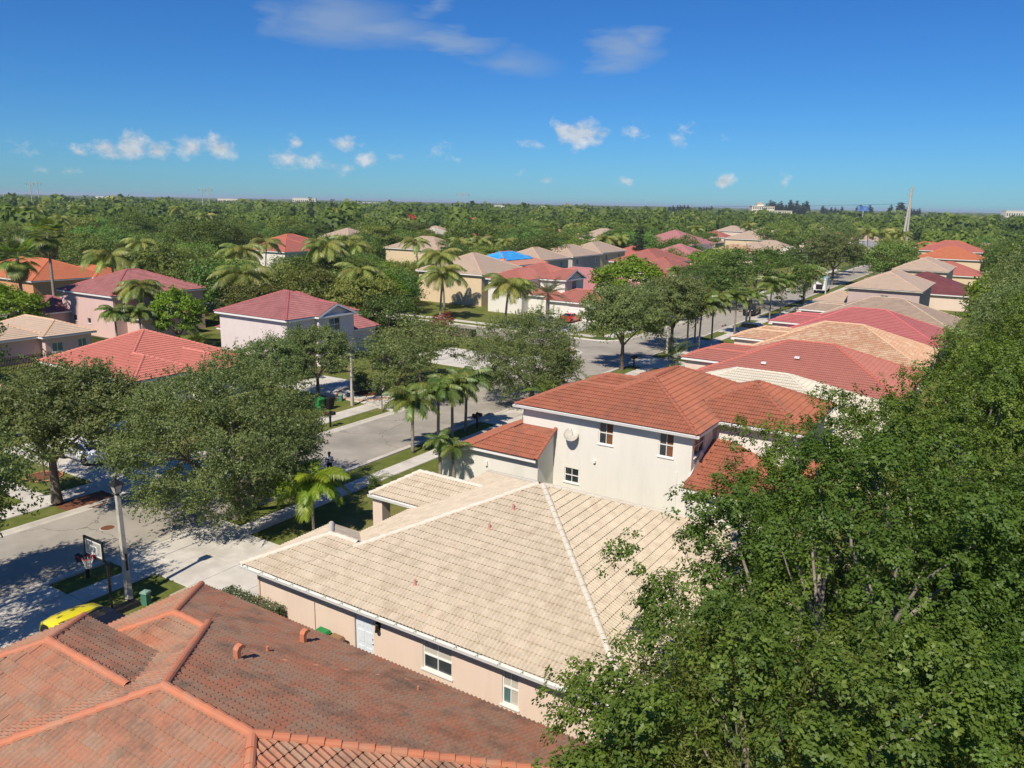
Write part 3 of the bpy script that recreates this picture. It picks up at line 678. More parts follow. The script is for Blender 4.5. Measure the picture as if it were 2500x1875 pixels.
# ------------------------------------------------------------------ houses
def roof_pair(name, cols, **k): return (tile_mat(name, cols, src='attr', **k), tile_mat(name+'_single', cols, src='obj', **k))
def wallmat(name, c, k=.9): return mat(name, c, tuple(x*k for x in c), rough=.9, scale=1.0, detail=8, bump=.25, bscale=70, spec=.15, lo=.4, hi=.75, c3=tuple(x*.92 for x in c), scale3=1.3, stretch=(1,1,.22))
RT = {}
RT['clay'] = roof_pair('clay_tile', [(.32,.23,.165),(.38,.225,.15),(.43,.19,.115),(.48,.165,.09)], stain=(.12,.09,.07), amt=.8, lo=.5, hi=.7, sscale=.8, pan=(.17,.125,.09), pamt=1.0)
RT['claycap'] = mat('clay_cap', (.52,.19,.1), (.44,.17,.1), rough=.8, scale=1.6, detail=6, c3=(.42,.22,.14), scale3=1.2)
RT['cream'] = roof_pair('cream_tile', [(.48,.41,.305),(.56,.485,.37),(.6,.52,.4),(.61,.48,.385)], stain=(.38,.31,.2), amt=.6, lo=.5, hi=.75, sscale=1.1, pan=(.31,.255,.18), pamt=1.0)
RT['creamcap'] = mat('cream_cap', (.62,.58,.49), (.55,.5,.41), rough=.85, scale=2.5, detail=6)
RT['red'] = roof_pair('red_tile', [(.33,.118,.07),(.38,.135,.08),(.42,.155,.092)], stain=(.2,.11,.075), amt=.8, lo=.5, hi=.72, sscale=.5, pan=(.15,.06,.04), pamt=.9)
RT['redcap'] = mat('red_cap', (.38,.12,.07), (.28,.12,.08), rough=.85, scale=2.0, detail=6)
RT['coral'] = roof_pair('coral_tile', [(.43,.145,.115),(.48,.17,.135)], stain=(.36,.1,.08), amt=.4)
RT['coralcap'] = mat('coral_cap', (.58,.22,.17), (.52,.18,.14), rough=.85, scale=2.0)
RT['brick'] = roof_pair('brick_tile', [(.36,.14,.115),(.42,.165,.132)], stain=(.3,.11,.09), amt=.4)
RT['brickcap'] = mat('brick_cap', (.48,.15,.11), (.42,.13,.1), rough=.85, scale=2.0)
RT['rose'] = roof_pair('rose_tile', [(.29,.115,.115),(.34,.14,.137),(.37,.17,.165)], stain=(.2,.07,.08), amt=.6, lo=.45)
RT['rosecap'] = mat('rose_cap', (.4,.13,.13), (.33,.1,.11), rough=.85, scale=2.0)
RT['crimson'] = roof_pair('crimson_tile', [(.4,.13,.128),(.45,.155,.15)], stain=(.36,.06,.07), amt=.4)
RT['crimsoncap'] = mat('crimson_cap', (.56,.17,.17), (.5,.13,.14), rough=.85, scale=2.0)
RT['mottled'] = roof_pair('mottled_tile', [(.6,.45,.32),(.55,.39,.27),(.47,.25,.155),(.58,.47,.35)], stain=(.4,.28,.18), amt=.5)
RT['mottledcap'] = mat('mottled_cap', (.64,.45,.3), (.55,.36,.23), rough=.85, scale=2.5)
RT['grey'] = roof_pair('grey_tan_tile', [(.31,.235,.185),(.38,.29,.225),(.42,.32,.25)], stain=(.22,.18,.15), amt=.6)
RT['greycap'] = mat('grey_tan_cap', (.5,.4,.3), (.42,.33,.25), rough=.85, scale=2.5)
RT['tan'] = roof_pair('tan_tile', [(.46,.35,.265),(.52,.41,.32)], stain=(.37,.28,.21), amt=.5)
RT['tancap'] = mat('tan_cap', (.58,.43,.32), (.5,.36,.26), rough=.85, scale=2.5)
RT['orange'] = roof_pair('orange_tile', [(.48,.15,.07),(.54,.19,.095),(.46,.13,.065)], stain=(.35,.1,.06), amt=.5)
RT['orangecap'] = mat('orange_cap', (.6,.2,.09), (.5,.15,.07), rough=.85, scale=2.5)
RT['salmon'] = roof_pair('salmon_tile', [(.6,.29,.2),(.64,.33,.24)], stain=(.5,.25,.18), amt=.4)
RT['maroon'] = roof_pair('maroon_tile', [(.14,.05,.055),(.19,.06,.065),(.23,.09,.09)], stain=(.1,.04,.045), amt=.5)
RT['bone'] = roof_pair('bone_tile', [(.56,.52,.42),(.62,.58,.48)], stain=(.48,.44,.36), amt=.5)
RT['pinkr'] = roof_pair('pink_tile', [(.44,.19,.19),(.5,.24,.235)], stain=(.42,.14,.15), amt=.5)
RT['slate'] = roof_pair('slate_tile', [(.27,.27,.28),(.33,.33,.34)], stain=(.22,.22,.23), amt=.5)
WM = {'peach': wallmat('peach_stucco', (.7,.57,.475), .93), 'white': wallmat('white_stucco', (.72,.7,.64), .94), 'lilac': wallmat('lilac_stucco', (.68,.6,.58), .93),
      'pink': wallmat('pink_stucco', (.66,.47,.44), .93), 'mauve': wallmat('mauve_stucco', (.5,.39,.36), .93), 'cream': wallmat('cream_stucco', (.66,.53,.36), .93), 'greige': wallmat('greige_stucco', (.5,.46,.4), .93), 'rosew': wallmat('rose_stucco', (.58,.43,.38), .93), 'orangew': wallmat('orange_stucco', (.6,.3,.16), .93)}

# --- foreground house, bottom left
B = Block
r0, roof0 = house('tiled_house', 'nearest house, weathered red-brown barrel tile roof with bright orange ridge caps, bottom left corner',
    [B(-24.65,-5.55,2.5,18.3,2.7), B(-26.3,-14,11.05,18.3,2.7), B(-24.7,-16,8.3,12.72,4.35,r0=-22.5,over=.4)], RT['clay'], WM['white'], lod=0, plain=(), capm=RT['claycap'], fascia=M['kerb'])
clayv = RT['claycap']
for p, k, s in (((-17.96,13.45,4.72),'hood',1.25), ((-18.85,16.79,3.33),'hood',1.25), ((-18.3,14.9,4.1),'pipe',.9), ((-13.9,16.9,3.3),'pipe',.7)): roof_vent(roof0, p, k, clayv, s)
# --- cream-roofed house
creamg = mat('gutter_green', (.5,.56,.42), (.42,.5,.36), rough=.5, scale=2)
b1, roof1 = house('cream_roof_house', 'single-storey peach house with pale cream tiled hip roof and green gutter, centre foreground',
    [B(-24.6,-8.3,20.45,36.5,2.7), B(-26.48,-14,20.45,25.75,2.7,wr=(-26.03,-24.0,20.903,25.3)), B(-27.24,-17,29.3,33.1,3.0,sl=.55,r0=-25.4,wall=False), B(-14.2,-4.6,28.2,36.6,2.7)], RT['cream'], WM['peach'], lod=0, plain=('N',), capm=RT['creamcap'],
    wins=[(0,'S',-16.95+24.15,-15.6+24.15,.93,2.12,'hung',[M['glass'],M['glass'],M['blind'],M['blind']]), (0,'S',-13.4+24.15,-12.72+24.15,.8,2.14,'hung',[M['tint'],M['blind'],M['blind'],M['blind']]), (0,'S',-20.4+24.15,-19.4+24.15,.02,2.06,'door')])
# door with panels, knob and step
P = np.array((-20.4+.0, 20.9, 0)); d = MB(); d.box(-20.38,-19.42,20.97,21.01,.03,2.05); dr = obj('door', d, M['doorw'], b1, world=True)
pn = MB()
for zz in ((.25,.75),(.95,1.45),(1.62,1.92)):
    for xx in ((-20.28,-19.95),(-19.85,-19.52)): pn.box(xx[0],xx[1],20.955,20.972,*zz)
obj('door_panels', pn, M['doorw'], dr, world=True); obj('handle', MB().lathe([(.03,0),(.045,-.03),(.02,-.06)], 12, (-19.5,20.97,1.02), 'y').lathe([(.03,0),(.03,-.02)], 12, (-19.5,20.97,1.2), 'y'), M['steel'], dr, world=True)
wl = MB(); wl.box(-19.17,-19.03,20.88,20.9,1.8,2.2); wl.lathe([(.03,0),(.1,.03),(.1,.06),(.085,.07),(.07,.32),(.11,.34),(.06,.42),(.015,.46)], 8, (-19.1,20.78,1.72)); obj('wall_lamp', wl, M['iron'], b1, world=True)
# gutter with brackets on the side eave and its downpipe
gt = MB()
def gutter(mb, x0, x1, y, z, s=-1):
    prof = [(0,0),(0,-.13),(s*.03,-.15),(s*.11,-.15),(s*.14,-.03),(s*.155,-.02),(s*.155,0),(s*.14,0),(s*.125,-.03),(s*.1,-.13),(s*.02,-.13)]
    n = len(prof); vs = [(x0, y+a, z+b) for a, b in prof]+[(x1, y+a, z+b) for a, b in prof]
    mb.add(vs, [(i, i+n, i+1+n, i+1) if s < 0 else (i, i+1, i+1+n, i+n) for i in range(n-1)]+[tuple(range(n)), tuple(range(2*n-1, n-1, -1))])
gutter(gt, -26.55, -8.2, 20.44, 2.7); go_ = obj('gutter', gt, M['frame'], b1, world=True)
obj('gutter_liner', MB().box(-26.5,-8.25,20.325,20.42,2.575,2.60), creamg, go_, world=True)
for i in range(20):
    x = -26.1+i*.92; obj('gutter_bracket', MB().box(x,x+.035,20.27,20.45,2.695,2.715), creamg, go_, world=True)
obj('downpipe', MB().tube([(-25.95,20.5,2.55),(-25.95,20.86,2.3),(-25.95,20.86,.1)], .05, 8), WM['peach'], b1, world=True)
obj('downpipe', MB().tube([(-22.6,20.86,2.5),(-22.6,20.86,.1)], .02, 6), WM['peach'], b1, world=True)
gt = MB(); gutter(gt, -27.3, -23.7, 29.29, 3.0); obj('gutter', gt, M['frame'], b1, world=True)
for x, y in ((-26.85,29.75),(-26.85,32.6),(-24.4,29.75)):
    obj('porch_column', MB().box(x-.32,x+.32,y-.32,y+.32,0,2.82), WM['peach'], b1, world=True)
ventp = mat('vent_pink', (.5,.26,.22), rough=.8)
for p in ((-17.12,25.51,4.81), (-16.77,26.78,5.34), (-18.28,22.09,3.38)): roof_vent(roof1, p, 'pipe', ventp, 1.0)
# --- white two-storey house with red roof
GF = [Face((-28.0,39.3,2.95), (1,0,0), np.array((0,2.4,1.4))/math.hypot(2.4,1.4), [0, math.hypot(2.4,1.4)], [0,2.45], [4.9,4.9], 'S'),
      Face((-30.8,47.5,1.9), (0,-1,0), np.array((5.3,0,2.3))/math.hypot(5.3,2.3), [0, 2.8*math.hypot(5.3,2.3)/5.3, math.hypot(5.3,2.3)], [0,0,1.5], [8.2,8.2,5.8], 'W')]
bC = B(-17.0,-9.05,45.0,53.6,5.6,sl=.43); bE = B(-14.28,-8.5,40.3,49.6,2.75,sl=.36,over=.4,axis='x',g='0',wr=(-14.2,-8.9,40.75,45.3)); bD = B(-25.5,-18,46.6,51.4,5.6)
w2, roof2 = house('white_two_storey_house', 'white two-storey house with weathered red tile roof behind the cream-roofed house',
    [B(-23.1,-13.9,41.3,54.6,5.6,axis='y',over=.4), B(-25.9,-17,41.3,47.5,5.6,over=.4,wr=(-25.5,-22.6,41.703,47.1)), bC, bD, bE], RT['red'], WM['white'], lod=0, plain=('N',), capm=RT['redcap'], extra_faces=GF,
    wins=[(0,'S',-20.15+22.7,-19.2+22.7,3.95,5.36,'hung',[M['glass'],M['shutter'],M['glass'],M['shutter']]), (0,'S',-16.3+22.7,-15.4+22.7,3.9,5.34,'hung',[M['glass'],M['shutter'],M['glass'],M['shutter']]), (0,'S',-22.4+22.7,-21.4+22.7,1.08,2.02,'hung'),
          (0,'E',.35,2.1,4.05,5.3,'hung')])
b0 = base_of(w2); g_ = MB()
g_.add([(-30.5,39.75,0),(-23.2,39.75,0),(-23.2,39.75,2.95),(-28,39.75,3.05),(-30.5,39.75,1.95)], [(0,1,2,3,4)]); g_.quad((-23.2,39.75,0),(-23.2,41.7,0),(-23.2,41.7,4.2),(-23.2,39.75,2.95)); g_.quad((-30.5,47,0),(-30.5,39.75,0),(-30.5,39.75,1.95),(-30.5,47,1.95))
obj('garage_wall', g_, WM['white'], w2, world=True)
rk = MB()
for A_, B_ in (((-30.8,39.32,1.95),(-28.0,39.32,3.0)), ((-28.0,39.32,3.0),(-25.55,41.7,4.36)), ((-23.1,39.3,2.97),(-23.1,41.68,4.37))):
    ms, st = cap_line(A_, B_); T, TQ = cap_template(st, .125); me = fast_mesh('ridge_tile', T, TQ, mats=[RT['redcap']])
    for m_ in ms:
        o = link('ridge_tile', me, roof2); m2 = m_.copy(); m2.translation = Vector(np.array(m_.translation)-b0+np.array([0,0,.03])); o.matrix_local = m2
obj('barge_board', MB().add([(-30.8,39.36,1.68),(-28,39.36,2.74),(-28,39.36,2.94),(-30.8,39.36,1.88)], [(0,1,2,3)]).box(-28,-23.15,39.36,39.4,2.72,2.92), M['frame'], w2, world=True)
sd = MB(); c_ = np.array((-21.9,41.45,4.25)); rim = []
nn = np.array((.25,-.55,.8)); nn = nn/np.linalg.norm(nn); e1 = np.cross(nn,[0,0,1.]); e1 /= np.linalg.norm(e1); e2 = np.cross(nn,e1)
vs = [c_-nn*.12]
for rr, h in ((.2,-.09),(.36,-.03),(.46,.04)):
    for k in range(20): t = 2*math.pi*k/20; vs.append(c_+nn*h+(e1*math.cos(t)+e2*math.sin(t)*1.15)*rr)
sd.add(vs, [(0,1+k,1+(k+1) % 20) for k in range(20)]+[(1+r*20+k,1+(r+1)*20+k,1+(r+1)*20+(k+1) % 20,1+r*20+(k+1) % 20) for r in range(2) for k in range(20)])
dish = obj('satellite_dish', sd, M['post'], w2, world=True); obj('arm', MB().tube([(-21.9,41.68,4.0),(-21.9,41.45,4.1),c_-nn*.1], .03, 6).tube([c_-e2*.5, c_+nn*.4], .015, 5), M['steel'], dish, world=True)
obj('downpipe', MB().tube([(-15.1,41.66,3.15),(-15.1,41.66,.1)], .04, 6), M['frame'], w2, world=True)
obj('downpipe', MB().tube([(-13.95,45.2,5.35),(-14.1,45.35,5.0),(-14.1,45.35,4.3)], .05, 8), WM['pink'], w2, world=True)
obj('security_light', MB().box(-27.0,-26.85,39.62,39.74,1.75,2.05), M['frame'], w2, world=True); obj('security_light', MB().box(-20.4,-20.25,41.55,41.69,2.7,2.85), M['frame'], w2, world=True)
roof_vent(roof2, (-23.2,42.1,5.95), 'pipe', RT['redcap'], .8); roof_vent(roof2, (-13.9,47.2,6.6), 'pipe', RT['redcap'], .9)
gt = MB(); gutter(gt, -26.0, -13.8, 41.29, 5.6); gutter(gt, -14.0, -9.0, 44.99, 5.6); obj('gutter', gt, M['frame'], w2, world=True)

# --- row beyond, single-storey houses of one builder
def row_house(name, label, yr, roofk, capk, wall, lod, flip=False, wing=True):
    s_ = -1 if flip else 1
    def yb(a, b): return (yr+a, yr+b) if not flip else (yr-b, yr-a)
    bl = [B(-25,-6.6,yr-7.2,yr+7.2,2.7), B(-28.4,-15,*yb(.6,6.9),2.7), B(-27.2,-16,*yb(-3.6,.4),3.5,over=.35)]
    return house(name, label, bl, RT[roofk], WM[wall], lod=lod, capm=RT[capk])
h4, _ = row_house('bone_roof_house', 'single-storey house with bone-white tile roof just behind the red two-storey roof', 61.0, 'bone', 'creamcap', 'cream', 1)
h5, rf5 = row_house('red_roof_house', 'single-storey house with brick-red tile roof carrying two small white skylights', 77.6, 'brick', 'brickcap', 'peach', 1)
for p in ((-18.9,73.2,4.05),(-16.3,74.6,4.65)): roof_vent(rf5, p, 'box', M['frame'])
h6, _ = row_house('mottled_roof_house', 'single-storey house with mottled tan and orange tile roof', 93.3, 'mottled', 'mottledcap', 'peach', 1)
h7, _ = row_house('crimson_roof_house', 'single-storey house with crimson-pink tile roof in the right-hand row', 109.6, 'crimson', 'crimsoncap', 'pink', 2)
h8, _ = row_house('grey_roof_house', 'single-storey house with grey-tan tile roof in front of the mauve two-storey house', 125.6, 'grey', 'greycap', 'pink', 2)
house('mauve_two_storey_house', 'mauve two-storey house with tan tile roof and one white window, right-hand row',
    [B(-24.1,-12.6,139.7,158.4,5.6), B(-29.5,-22,142,150,2.8)], RT['tan'], WM['mauve'], lod=2, capm=RT['tancap'], wins=[(0,'S',4.9,6.1,3.2,4.6,'hung',[M['tint']])], fascia=M['post'])
house('maroon_roof_house', 'single-storey house with dark maroon tile roof between two tan roofs', [B(-24,-7,167.5,184,2.9)], RT['maroon'], WM['peach'], lod=2)
house('pale_two_storey_house', 'cream two-storey house with pale tan tile roof beyond the maroon roof', [B(-23.8,-12.8,190.3,209,5.6), B(-29,-22,194,202,2.8)], RT['tan'], WM['cream'], lod=2, capm=RT['tancap'], fascia=M['post'])
house('orange_roof_house', 'two-storey house with bright orange tile roof in the far right row', [B(-25,-9,243.5,258,5.6)], RT['orange'], WM['cream'], lod=2, capm=RT['orangecap'])
house('far_coral_house', 'two-storey house with coral roof behind the bright orange roof', [B(-30,-11,291,306,5.6), B(-33,-22,296,304,6.3)], RT['coral'], WM['cream'], lod=2, capm=RT['orangecap'])
house('red_gable_house', 'low house with red roof wing beside the cream gable, far right row', [B(-23,-8,222,236,2.8)], RT['coral'], WM['cream'], lod=2)

# --- across the street
house('coral_roof_house', 'single-storey house with coral-red tile roof among the oaks on the left',
    [B(-76.8,-63.4,37.9,51.3,2.7), B(-70,-61.65,37.84,44.6,2.7), B(-70,-60.2,43.2,49.0,2.7)], RT['coral'], WM['white'], lod=1, plain=('N','W'), capm=RT['coralcap'])
house('lilac_gable_house', 'white and lilac two-storey house with rose tile roof and front gable',
    [B(-75.4,-63.8,56.6,67.4,5.6,over=.4), B(-70,-63.2,60.6,66.4,5.6,axis='x',g='1',over=.4), B(-80,-66.1,60.2,73.6,2.9,sl=.62)], RT['rose'], WM['lilac'], lod=1, plain=('N','W'), capm=RT['rosecap'],
    wins=[(0,'E',1.3,2.1,3.6,5.0,'hung'), (1,'E',1.5,3.2,3.7,5.2,'hung',[M['tint'],M['glass']])])
house('pink_two_storey_house', 'pink two-storey house with rose tile roof, left middle distance',
    [B(-108.3,-95.7,56.9,71,5.6,over=.4), B(-115,-106,53.2,61,2.9), B(-98,-92.5,58.5,67,2.9)], RT['rose'], WM['pink'], lod=1, plain=('N','W'), capm=RT['rosecap'],
    wins=[(0,'E',7.6,9.8,3.7,5.0,'slide',[M['glass'],M['tint']]), (0,'S',5.6,6.4,1.6,2.3,'one'), (0,'S',2.2,3.2,1.7,2.5,'one'), (0,'E',3.2,4.2,3.9,5.0,'one')])
house('tan_roof_house', 'single-storey mauve house with weathered tan tile roof at the left edge',
    [B(-105,-89.6,29,45.6,2.8), B(-101,-88.6,44.5,50.6,2.8)], RT['tan'], WM['pink'], lod=1, plain=('N','W'), capm=RT['mottledcap'],
    wins=[(1,'E',.7,1.9,1.0,2.0,'slide',[M['tint']]), (1,'E',3.6,4.6,1.1,2.1,'slide',[M['tint']]), (0,'E',6.5,8.5,.1,2.1,'slide')])
house('mottled_corner_house', 'house with mottled tan roof glimpsed through the oak at the left edge', [B(-76,-62,18,31,2.7)], RT['mottled'], WM['peach'], lod=1, plain=('N','W'), capm=RT['mottledcap'])
house('white_gable_house', 'white two-storey corner house with red tile roof and white garage door by the red car',
    [B(-76,-68.5,110.9,122,5.6,over=.4), B(-70,-63.7,116.8,124.2,5.6,axis='x',g='1',over=.4), B(-70,-64.3,113.0,118,3.2,sl=.42), B(-65,-54.5,111.4,119.5,2.8), B(-77,-65.6,116.3,127,5.6,over=.4)], RT['brick'], WM['white'], lod=1, plain=('N','W'), capm=RT['brickcap'],
    wins=[(1,'E',2.6,4.1,3.6,5.2,'hung'), (3,'S',4.2,8.6,.05,2.15,'garage'), (2,'E',1.2,2.0,.6,2.4,'one'), (2,'E',2.7,3.5,.6,2.4,'one')])
house('pink_roof_house', 'single-storey house with bright pink tile roof behind the white corner house', [B(-82,-62,130,146,2.7)], RT['pinkr'], WM['peach'], lod=2, plain=())
house('porch_house', 'cream two-storey house with red tile roof and pale gabled porch', [B(-79,-66,164.5,182,5.6), B(-72,-58,155,171,4.3), B(-65,-58.6,150.5,157,3.3,axis='y',g='0')], RT['brick'], WM['cream'], lod=2, plain=(), capm=RT['brickcap'])
# back row facing the second street
def back_house(name, label, x1, y0, y1, rk, wk, ze=5.6, dx=11.5, cap='tancap', nw=2):
    wn_ = []
    L_ = y1-y0-.9
    for k in range(nw):
        u = L_*(k+.5)/nw; wn_.append((0,'E',u-.5,u+.5,3.6,4.9,'slide',[M['tint'],M['glass']]))
    return house(name, label, [B(x1-dx,x1,y0,y1,ze)], RT[rk], WM[wk], lod=2, plain=(), capm=RT[cap], wins=wn_ if ze > 5 else ())
back_house('olive_tan_house', 'greige two-storey house with olive-tan roof left of the blue tarpaulin', -79.4, 115, 131, 'tan', 'cream', dx=15)
tarp_h, tarp_r = back_house('tarp_roof_house', 'two-storey house with salmon roof partly covered by a blue tarpaulin', -86.6, 134.4, 150.4, 'salmon', 'greige', cap='orangecap')
back_house('tan_back_house', 'greige two-storey house with brown-tan roof right of the blue tarpaulin', -90.5, 154, 168, 'tan', 'greige')
back_house('wide_tan_house', 'greige two-storey house with wide tan roof, three windows, behind the gazebo', -91.5, 171, 187, 'tan', 'greige', nw=3)
back_house('far_tan_house', 'cream two-storey house with tan roof at the far end of the back row', -93.8, 190.5, 207, 'tan', 'cream')
house('coral_wall_house', 'orange-walled house with coral roof beyond the back row of tan houses', [B(-104,-90,212,226,3.6)], RT['coral'], WM['orangew'], lod=2, plain=())
house('pink_flat_house', 'white two-storey house with pale pink roof beyond the cream porch house', [B(-113,-92,254,276,5.6)], RT['pinkr'], WM['white'], lod=2, plain=())
house('dull_rose_house', 'house with dull rose roof in front of the pale pink roof', [B(-88,-72,203,219,4.6)], RT['pinkr'], WM['cream'], lod=2, plain=())
# blue tarpaulin draped over the ridge
tv = []; tq = []
bb = B(-98.1,-86.6,134.4,150.4,5.6); nx_, ny_ = 18, 26
for j in range(ny_+1):
    for i in range(nx_+1):
        x = -96.5+8.0*i/nx_; y = 137.0+10.4*j/ny_+.5*math.sin(i*.9); tv.append((x, y, float(bb.hz(np.array(x), np.array(y)))+.16+.05*math.sin(i*1.7+j*.8)+.04*math.sin(j*2.3)))
for j in range(ny_):
    for i in range(nx_): tq.append((j*(nx_+1)+i, j*(nx_+1)+i+1, (j+1)*(nx_+1)+i+1, (j+1)*(nx_+1)+i))
tp = MB().add(tv, tq); tag(obj('blue_tarpaulin', tp, mat('tarp_blue', (.03,.24,.6), (.06,.36,.72), rough=.45, scale=.5), smooth=True), 'creased blue tarpaulin draped over the salmon roof ridge', 'tarpaulin')

# ------------------------------------------------------------------ trees
M['bark'] = mat('bark', (.11,.085,.06), (.18,.15,.12), rough=.95, scale=5, detail=6, bump=.6, bscale=18, stretch=(1,1,.3))
M['palebark'] = mat('pale_bark', (.30,.27,.23), (.2,.17,.14), rough=.95, scale=4, detail=6, bump=.4, bscale=18)
M['palmbark'] = mat('palm_bark', (.3,.27,.23), (.2,.17,.14), rough=.95, scale=3, detail=4, stretch=(.3,.3,5), bump=.6, bscale=8)
LM = {}
LM['oak'] = leaf_mat('oak_leaf', (.1,.145,.045), (.26,.31,.11), (.35,.36,.15), f3=.07, gloss=.03)
LM['fig'] = leaf_mat('fig_leaf', (.04,.09,.014), (.19,.27,.04), (.36,.27,.05), f3=.015, gloss=.025)
LM['sprig'] = leaf_mat('sprig_leaf', (.11,.145,.025), (.25,.29,.06), (.33,.32,.09), f3=.05, gloss=.03)
LM['lime'] = leaf_mat('lime_leaf', (.1,.19,.01), (.22,.32,.025), (.28,.22,.04), f3=.05, gloss=.03)
LM['dark'] = leaf_mat('dark_leaf', (.065,.115,.024), (.18,.24,.05), (.25,.27,.06), f3=.03, gloss=.03)
LM['mix'] = leaf_mat('mixed_leaf', (.085,.14,.028), (.23,.29,.062), (.3,.31,.075), f3=.05, objvar=.7, gloss=.03)
LM['pine'] = leaf_mat('pine_leaf', (.018,.035,.016), (.04,.062,.028), gloss=.03, objvar=.3)
LM['hedge'] = leaf_mat('hedge_leaf', (.045,.085,.012), (.1,.15,.025), (.16,.16,.03), f3=.05)
LM['frond'] = leaf_mat('palm_leaf', (.09,.15,.025), (.21,.27,.055), (.34,.3,.07), f3=.09, gloss=.05, objvar=.5)
LM['gold'] = leaf_mat('palm_leaf_bright', (.15,.24,.01), (.3,.38,.03), (.4,.38,.06), f3=.08, gloss=.04, objvar=.3)
LM['coco'] = leaf_mat('coconut_leaf', (.15,.2,.04), (.3,.34,.09), (.42,.36,.1), f3=.12, gloss=.04, objvar=.5)
LM['date'] = leaf_mat('date_leaf', (.06,.1,.035), (.13,.17,.07), gloss=.08, objvar=.3)
LM['straw'] = leaf_mat('dry_frond', (.22,.15,.06), (.32,.24,.11), gloss=.04, objvar=.4)
LM['red'] = leaf_mat('flame_flower', (.5,.05,.01), (.65,.1,.02), objvar=.1)
def unit(v): return v/(np.linalg.norm(v, axis=-1, keepdims=True)+1e-9)
def leaf_cloud(cen, nrm, size, asp, rg, flat=.55):
    """rhombic leaves: (V,Q)"""
    n = len(cen); r = unit(rg.normal(size=(n,3))); nn = unit(nrm*flat+r*(1-flat)); t = unit(np.cross(nn, rg.normal(size=(n,3)))); b = np.cross(nn, t)
    s = (size*rg.uniform(.65,1.3,n))[:,None]
    V = np.stack([cen-t*s*.5, cen+b*s*asp*.5, cen+t*s*.5, cen-b*s*asp*.5], 1).reshape(-1,3)
    return V, np.arange(4*n).reshape(-1,4)
def lump(dirs, rg_seed, k=14, amp=.3):
    rr = np.random.default_rng(rg_seed); c = unit(rr.normal(size=(k,3))); a = rr.uniform(-1,1,k)
    return 1+amp*(np.exp(-(1-dirs@c.T)*7)@a)
def crown_mesh(name, seed, rx, ry, rz, zc, nclump, per, leaf, asp, lm, rc=(.7,1.2), shell=.55, bottom=-.75, spray=0., core=False, ros=None):
    rg = np.random.default_rng(seed)
    d = unit(rg.normal(size=(nclump*3,3))); d = d[d[:,2] > bottom][:nclump]; n = len(d)
    f = (shell+(1-shell)*rg.random(n)**.6)*lump(d, seed+5); cen = d*f[:,None]*np.array([rx,ry,rz]); cr = rg.uniform(*rc, n)*(.75+.5*rg.random(n))
    ci = np.repeat(np.arange(n), per); N_ = len(ci)
    # leaves sit towards the outer skin of each clump
    q = unit(rg.normal(size=(N_,3))); q[:,2] = np.abs(q[:,2])*.8+q[:,2]*.2; q = unit(q); rad = rg.random(N_)**.42
    up = unit(d[ci]*.9+np.array([0,0,.45]))
    off = q*rad[:,None]*cr[ci][:,None]*np.array([1,1,.72])
    if spray:       # shoots that stick out of the clump
        sd = unit(rg.normal(size=(n*7,3))+np.repeat(d,7,0)*.9+np.array([0,0,.35])); si = ci*7+rg.integers(0,7,N_); on = rg.random(N_) < spray
        ln = cr[ci]*(.35+1.15*rg.random(N_)); off[on] = sd[si[on]]*ln[on][:,None]+rg.normal(size=(on.sum(),3))*.05
    P = cen[ci]+off+np.array([0,0,zc]); nrm = unit(q+up*.6); flat = .55
    if ros:         # leaves gathered in rosettes at the shoot tips, each facing out and up
        rn, rr, rl = ros; m = n*rn; rc_i = np.repeat(np.arange(n), rn); k = max(1, per//rn)
        rq = unit(rg.normal(size=(m,3))+d[rc_i]*.7+np.array([0,0,.75])); rp = cen[rc_i]+rq*(cr[rc_i]*rg.uniform(.55,1.08,m))[:,None]*np.array([1,1,.8]); ax = unit(rq+np.array([0,0,.6])+rg.normal(size=(m,3))*.3)
        li = np.repeat(np.arange(m), k); N_ = len(li); lo = unit(rg.normal(size=(N_,3))); ta = lo-ax[li]*np.sum(lo*ax[li], 1, keepdims=True)
        P = rp[li]+ta*(rr*rg.uniform(.25,1.0,N_))[:,None]*rl+ax[li]*(rr*rg.uniform(-.9,.5,N_))[:,None]+np.array([0,0,zc]); nrm = unit(ax[li]+unit(ta)*.45); flat = .72; ci = rc_i[li]; q = ax[li]; rad = np.ones(N_); rtone = rg.random(m)[li]
    V, Q = leaf_cloud(P, nrm, leaf, asp, rg, flat)
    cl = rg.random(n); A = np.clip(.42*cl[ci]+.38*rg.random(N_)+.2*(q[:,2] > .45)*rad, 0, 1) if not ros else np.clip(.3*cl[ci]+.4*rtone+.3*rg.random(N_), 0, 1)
    me = fast_mesh(name, V, Q, A, [lm])
    return me, cen+np.array([0,0,zc]), cr
def limbs(mb, base_h, r0, tips, rg, lean=(0,0), n=8, fork=.5):
    top = np.array([lean[0], lean[1], base_h]); mb.tube([(0,0,-.15),(lean[0]*.2,lean[1]*.2,base_h*.35),(lean[0]*.6,lean[1]*.6,base_h*.7),top], [r0*1.35,r0*1.02,r0*.9,r0*.8], n, cap=False)
    k = min(len(tips), 7); order = rg.permutation(len(tips)); mains = []
    for i in order[:k]:
        t = tips[i]; mid = top*(1-fork)+t*fork+np.array([0,0,.25*np.linalg.norm(t-top)*.5])*.6+rg.normal(size=3)*.15
        mb.tube([top-np.array([0,0,.15]), top*.6+mid*.4, mid, t], [r0*.62,r0*.45,r0*.28,r0*.06], 6, cap=False); mains.append(mid)
    for i in order[k:]:
        t = tips[i]; m = mains[int(np.argmin([np.linalg.norm(t-a) for a in mains]))]; c = (m+t)/2+rg.normal(size=3)*.2
        mb.tube([m, c, t], [r0*.22,r0*.14,r0*.04], 5, cap=False)
    return mb
TREE = {}
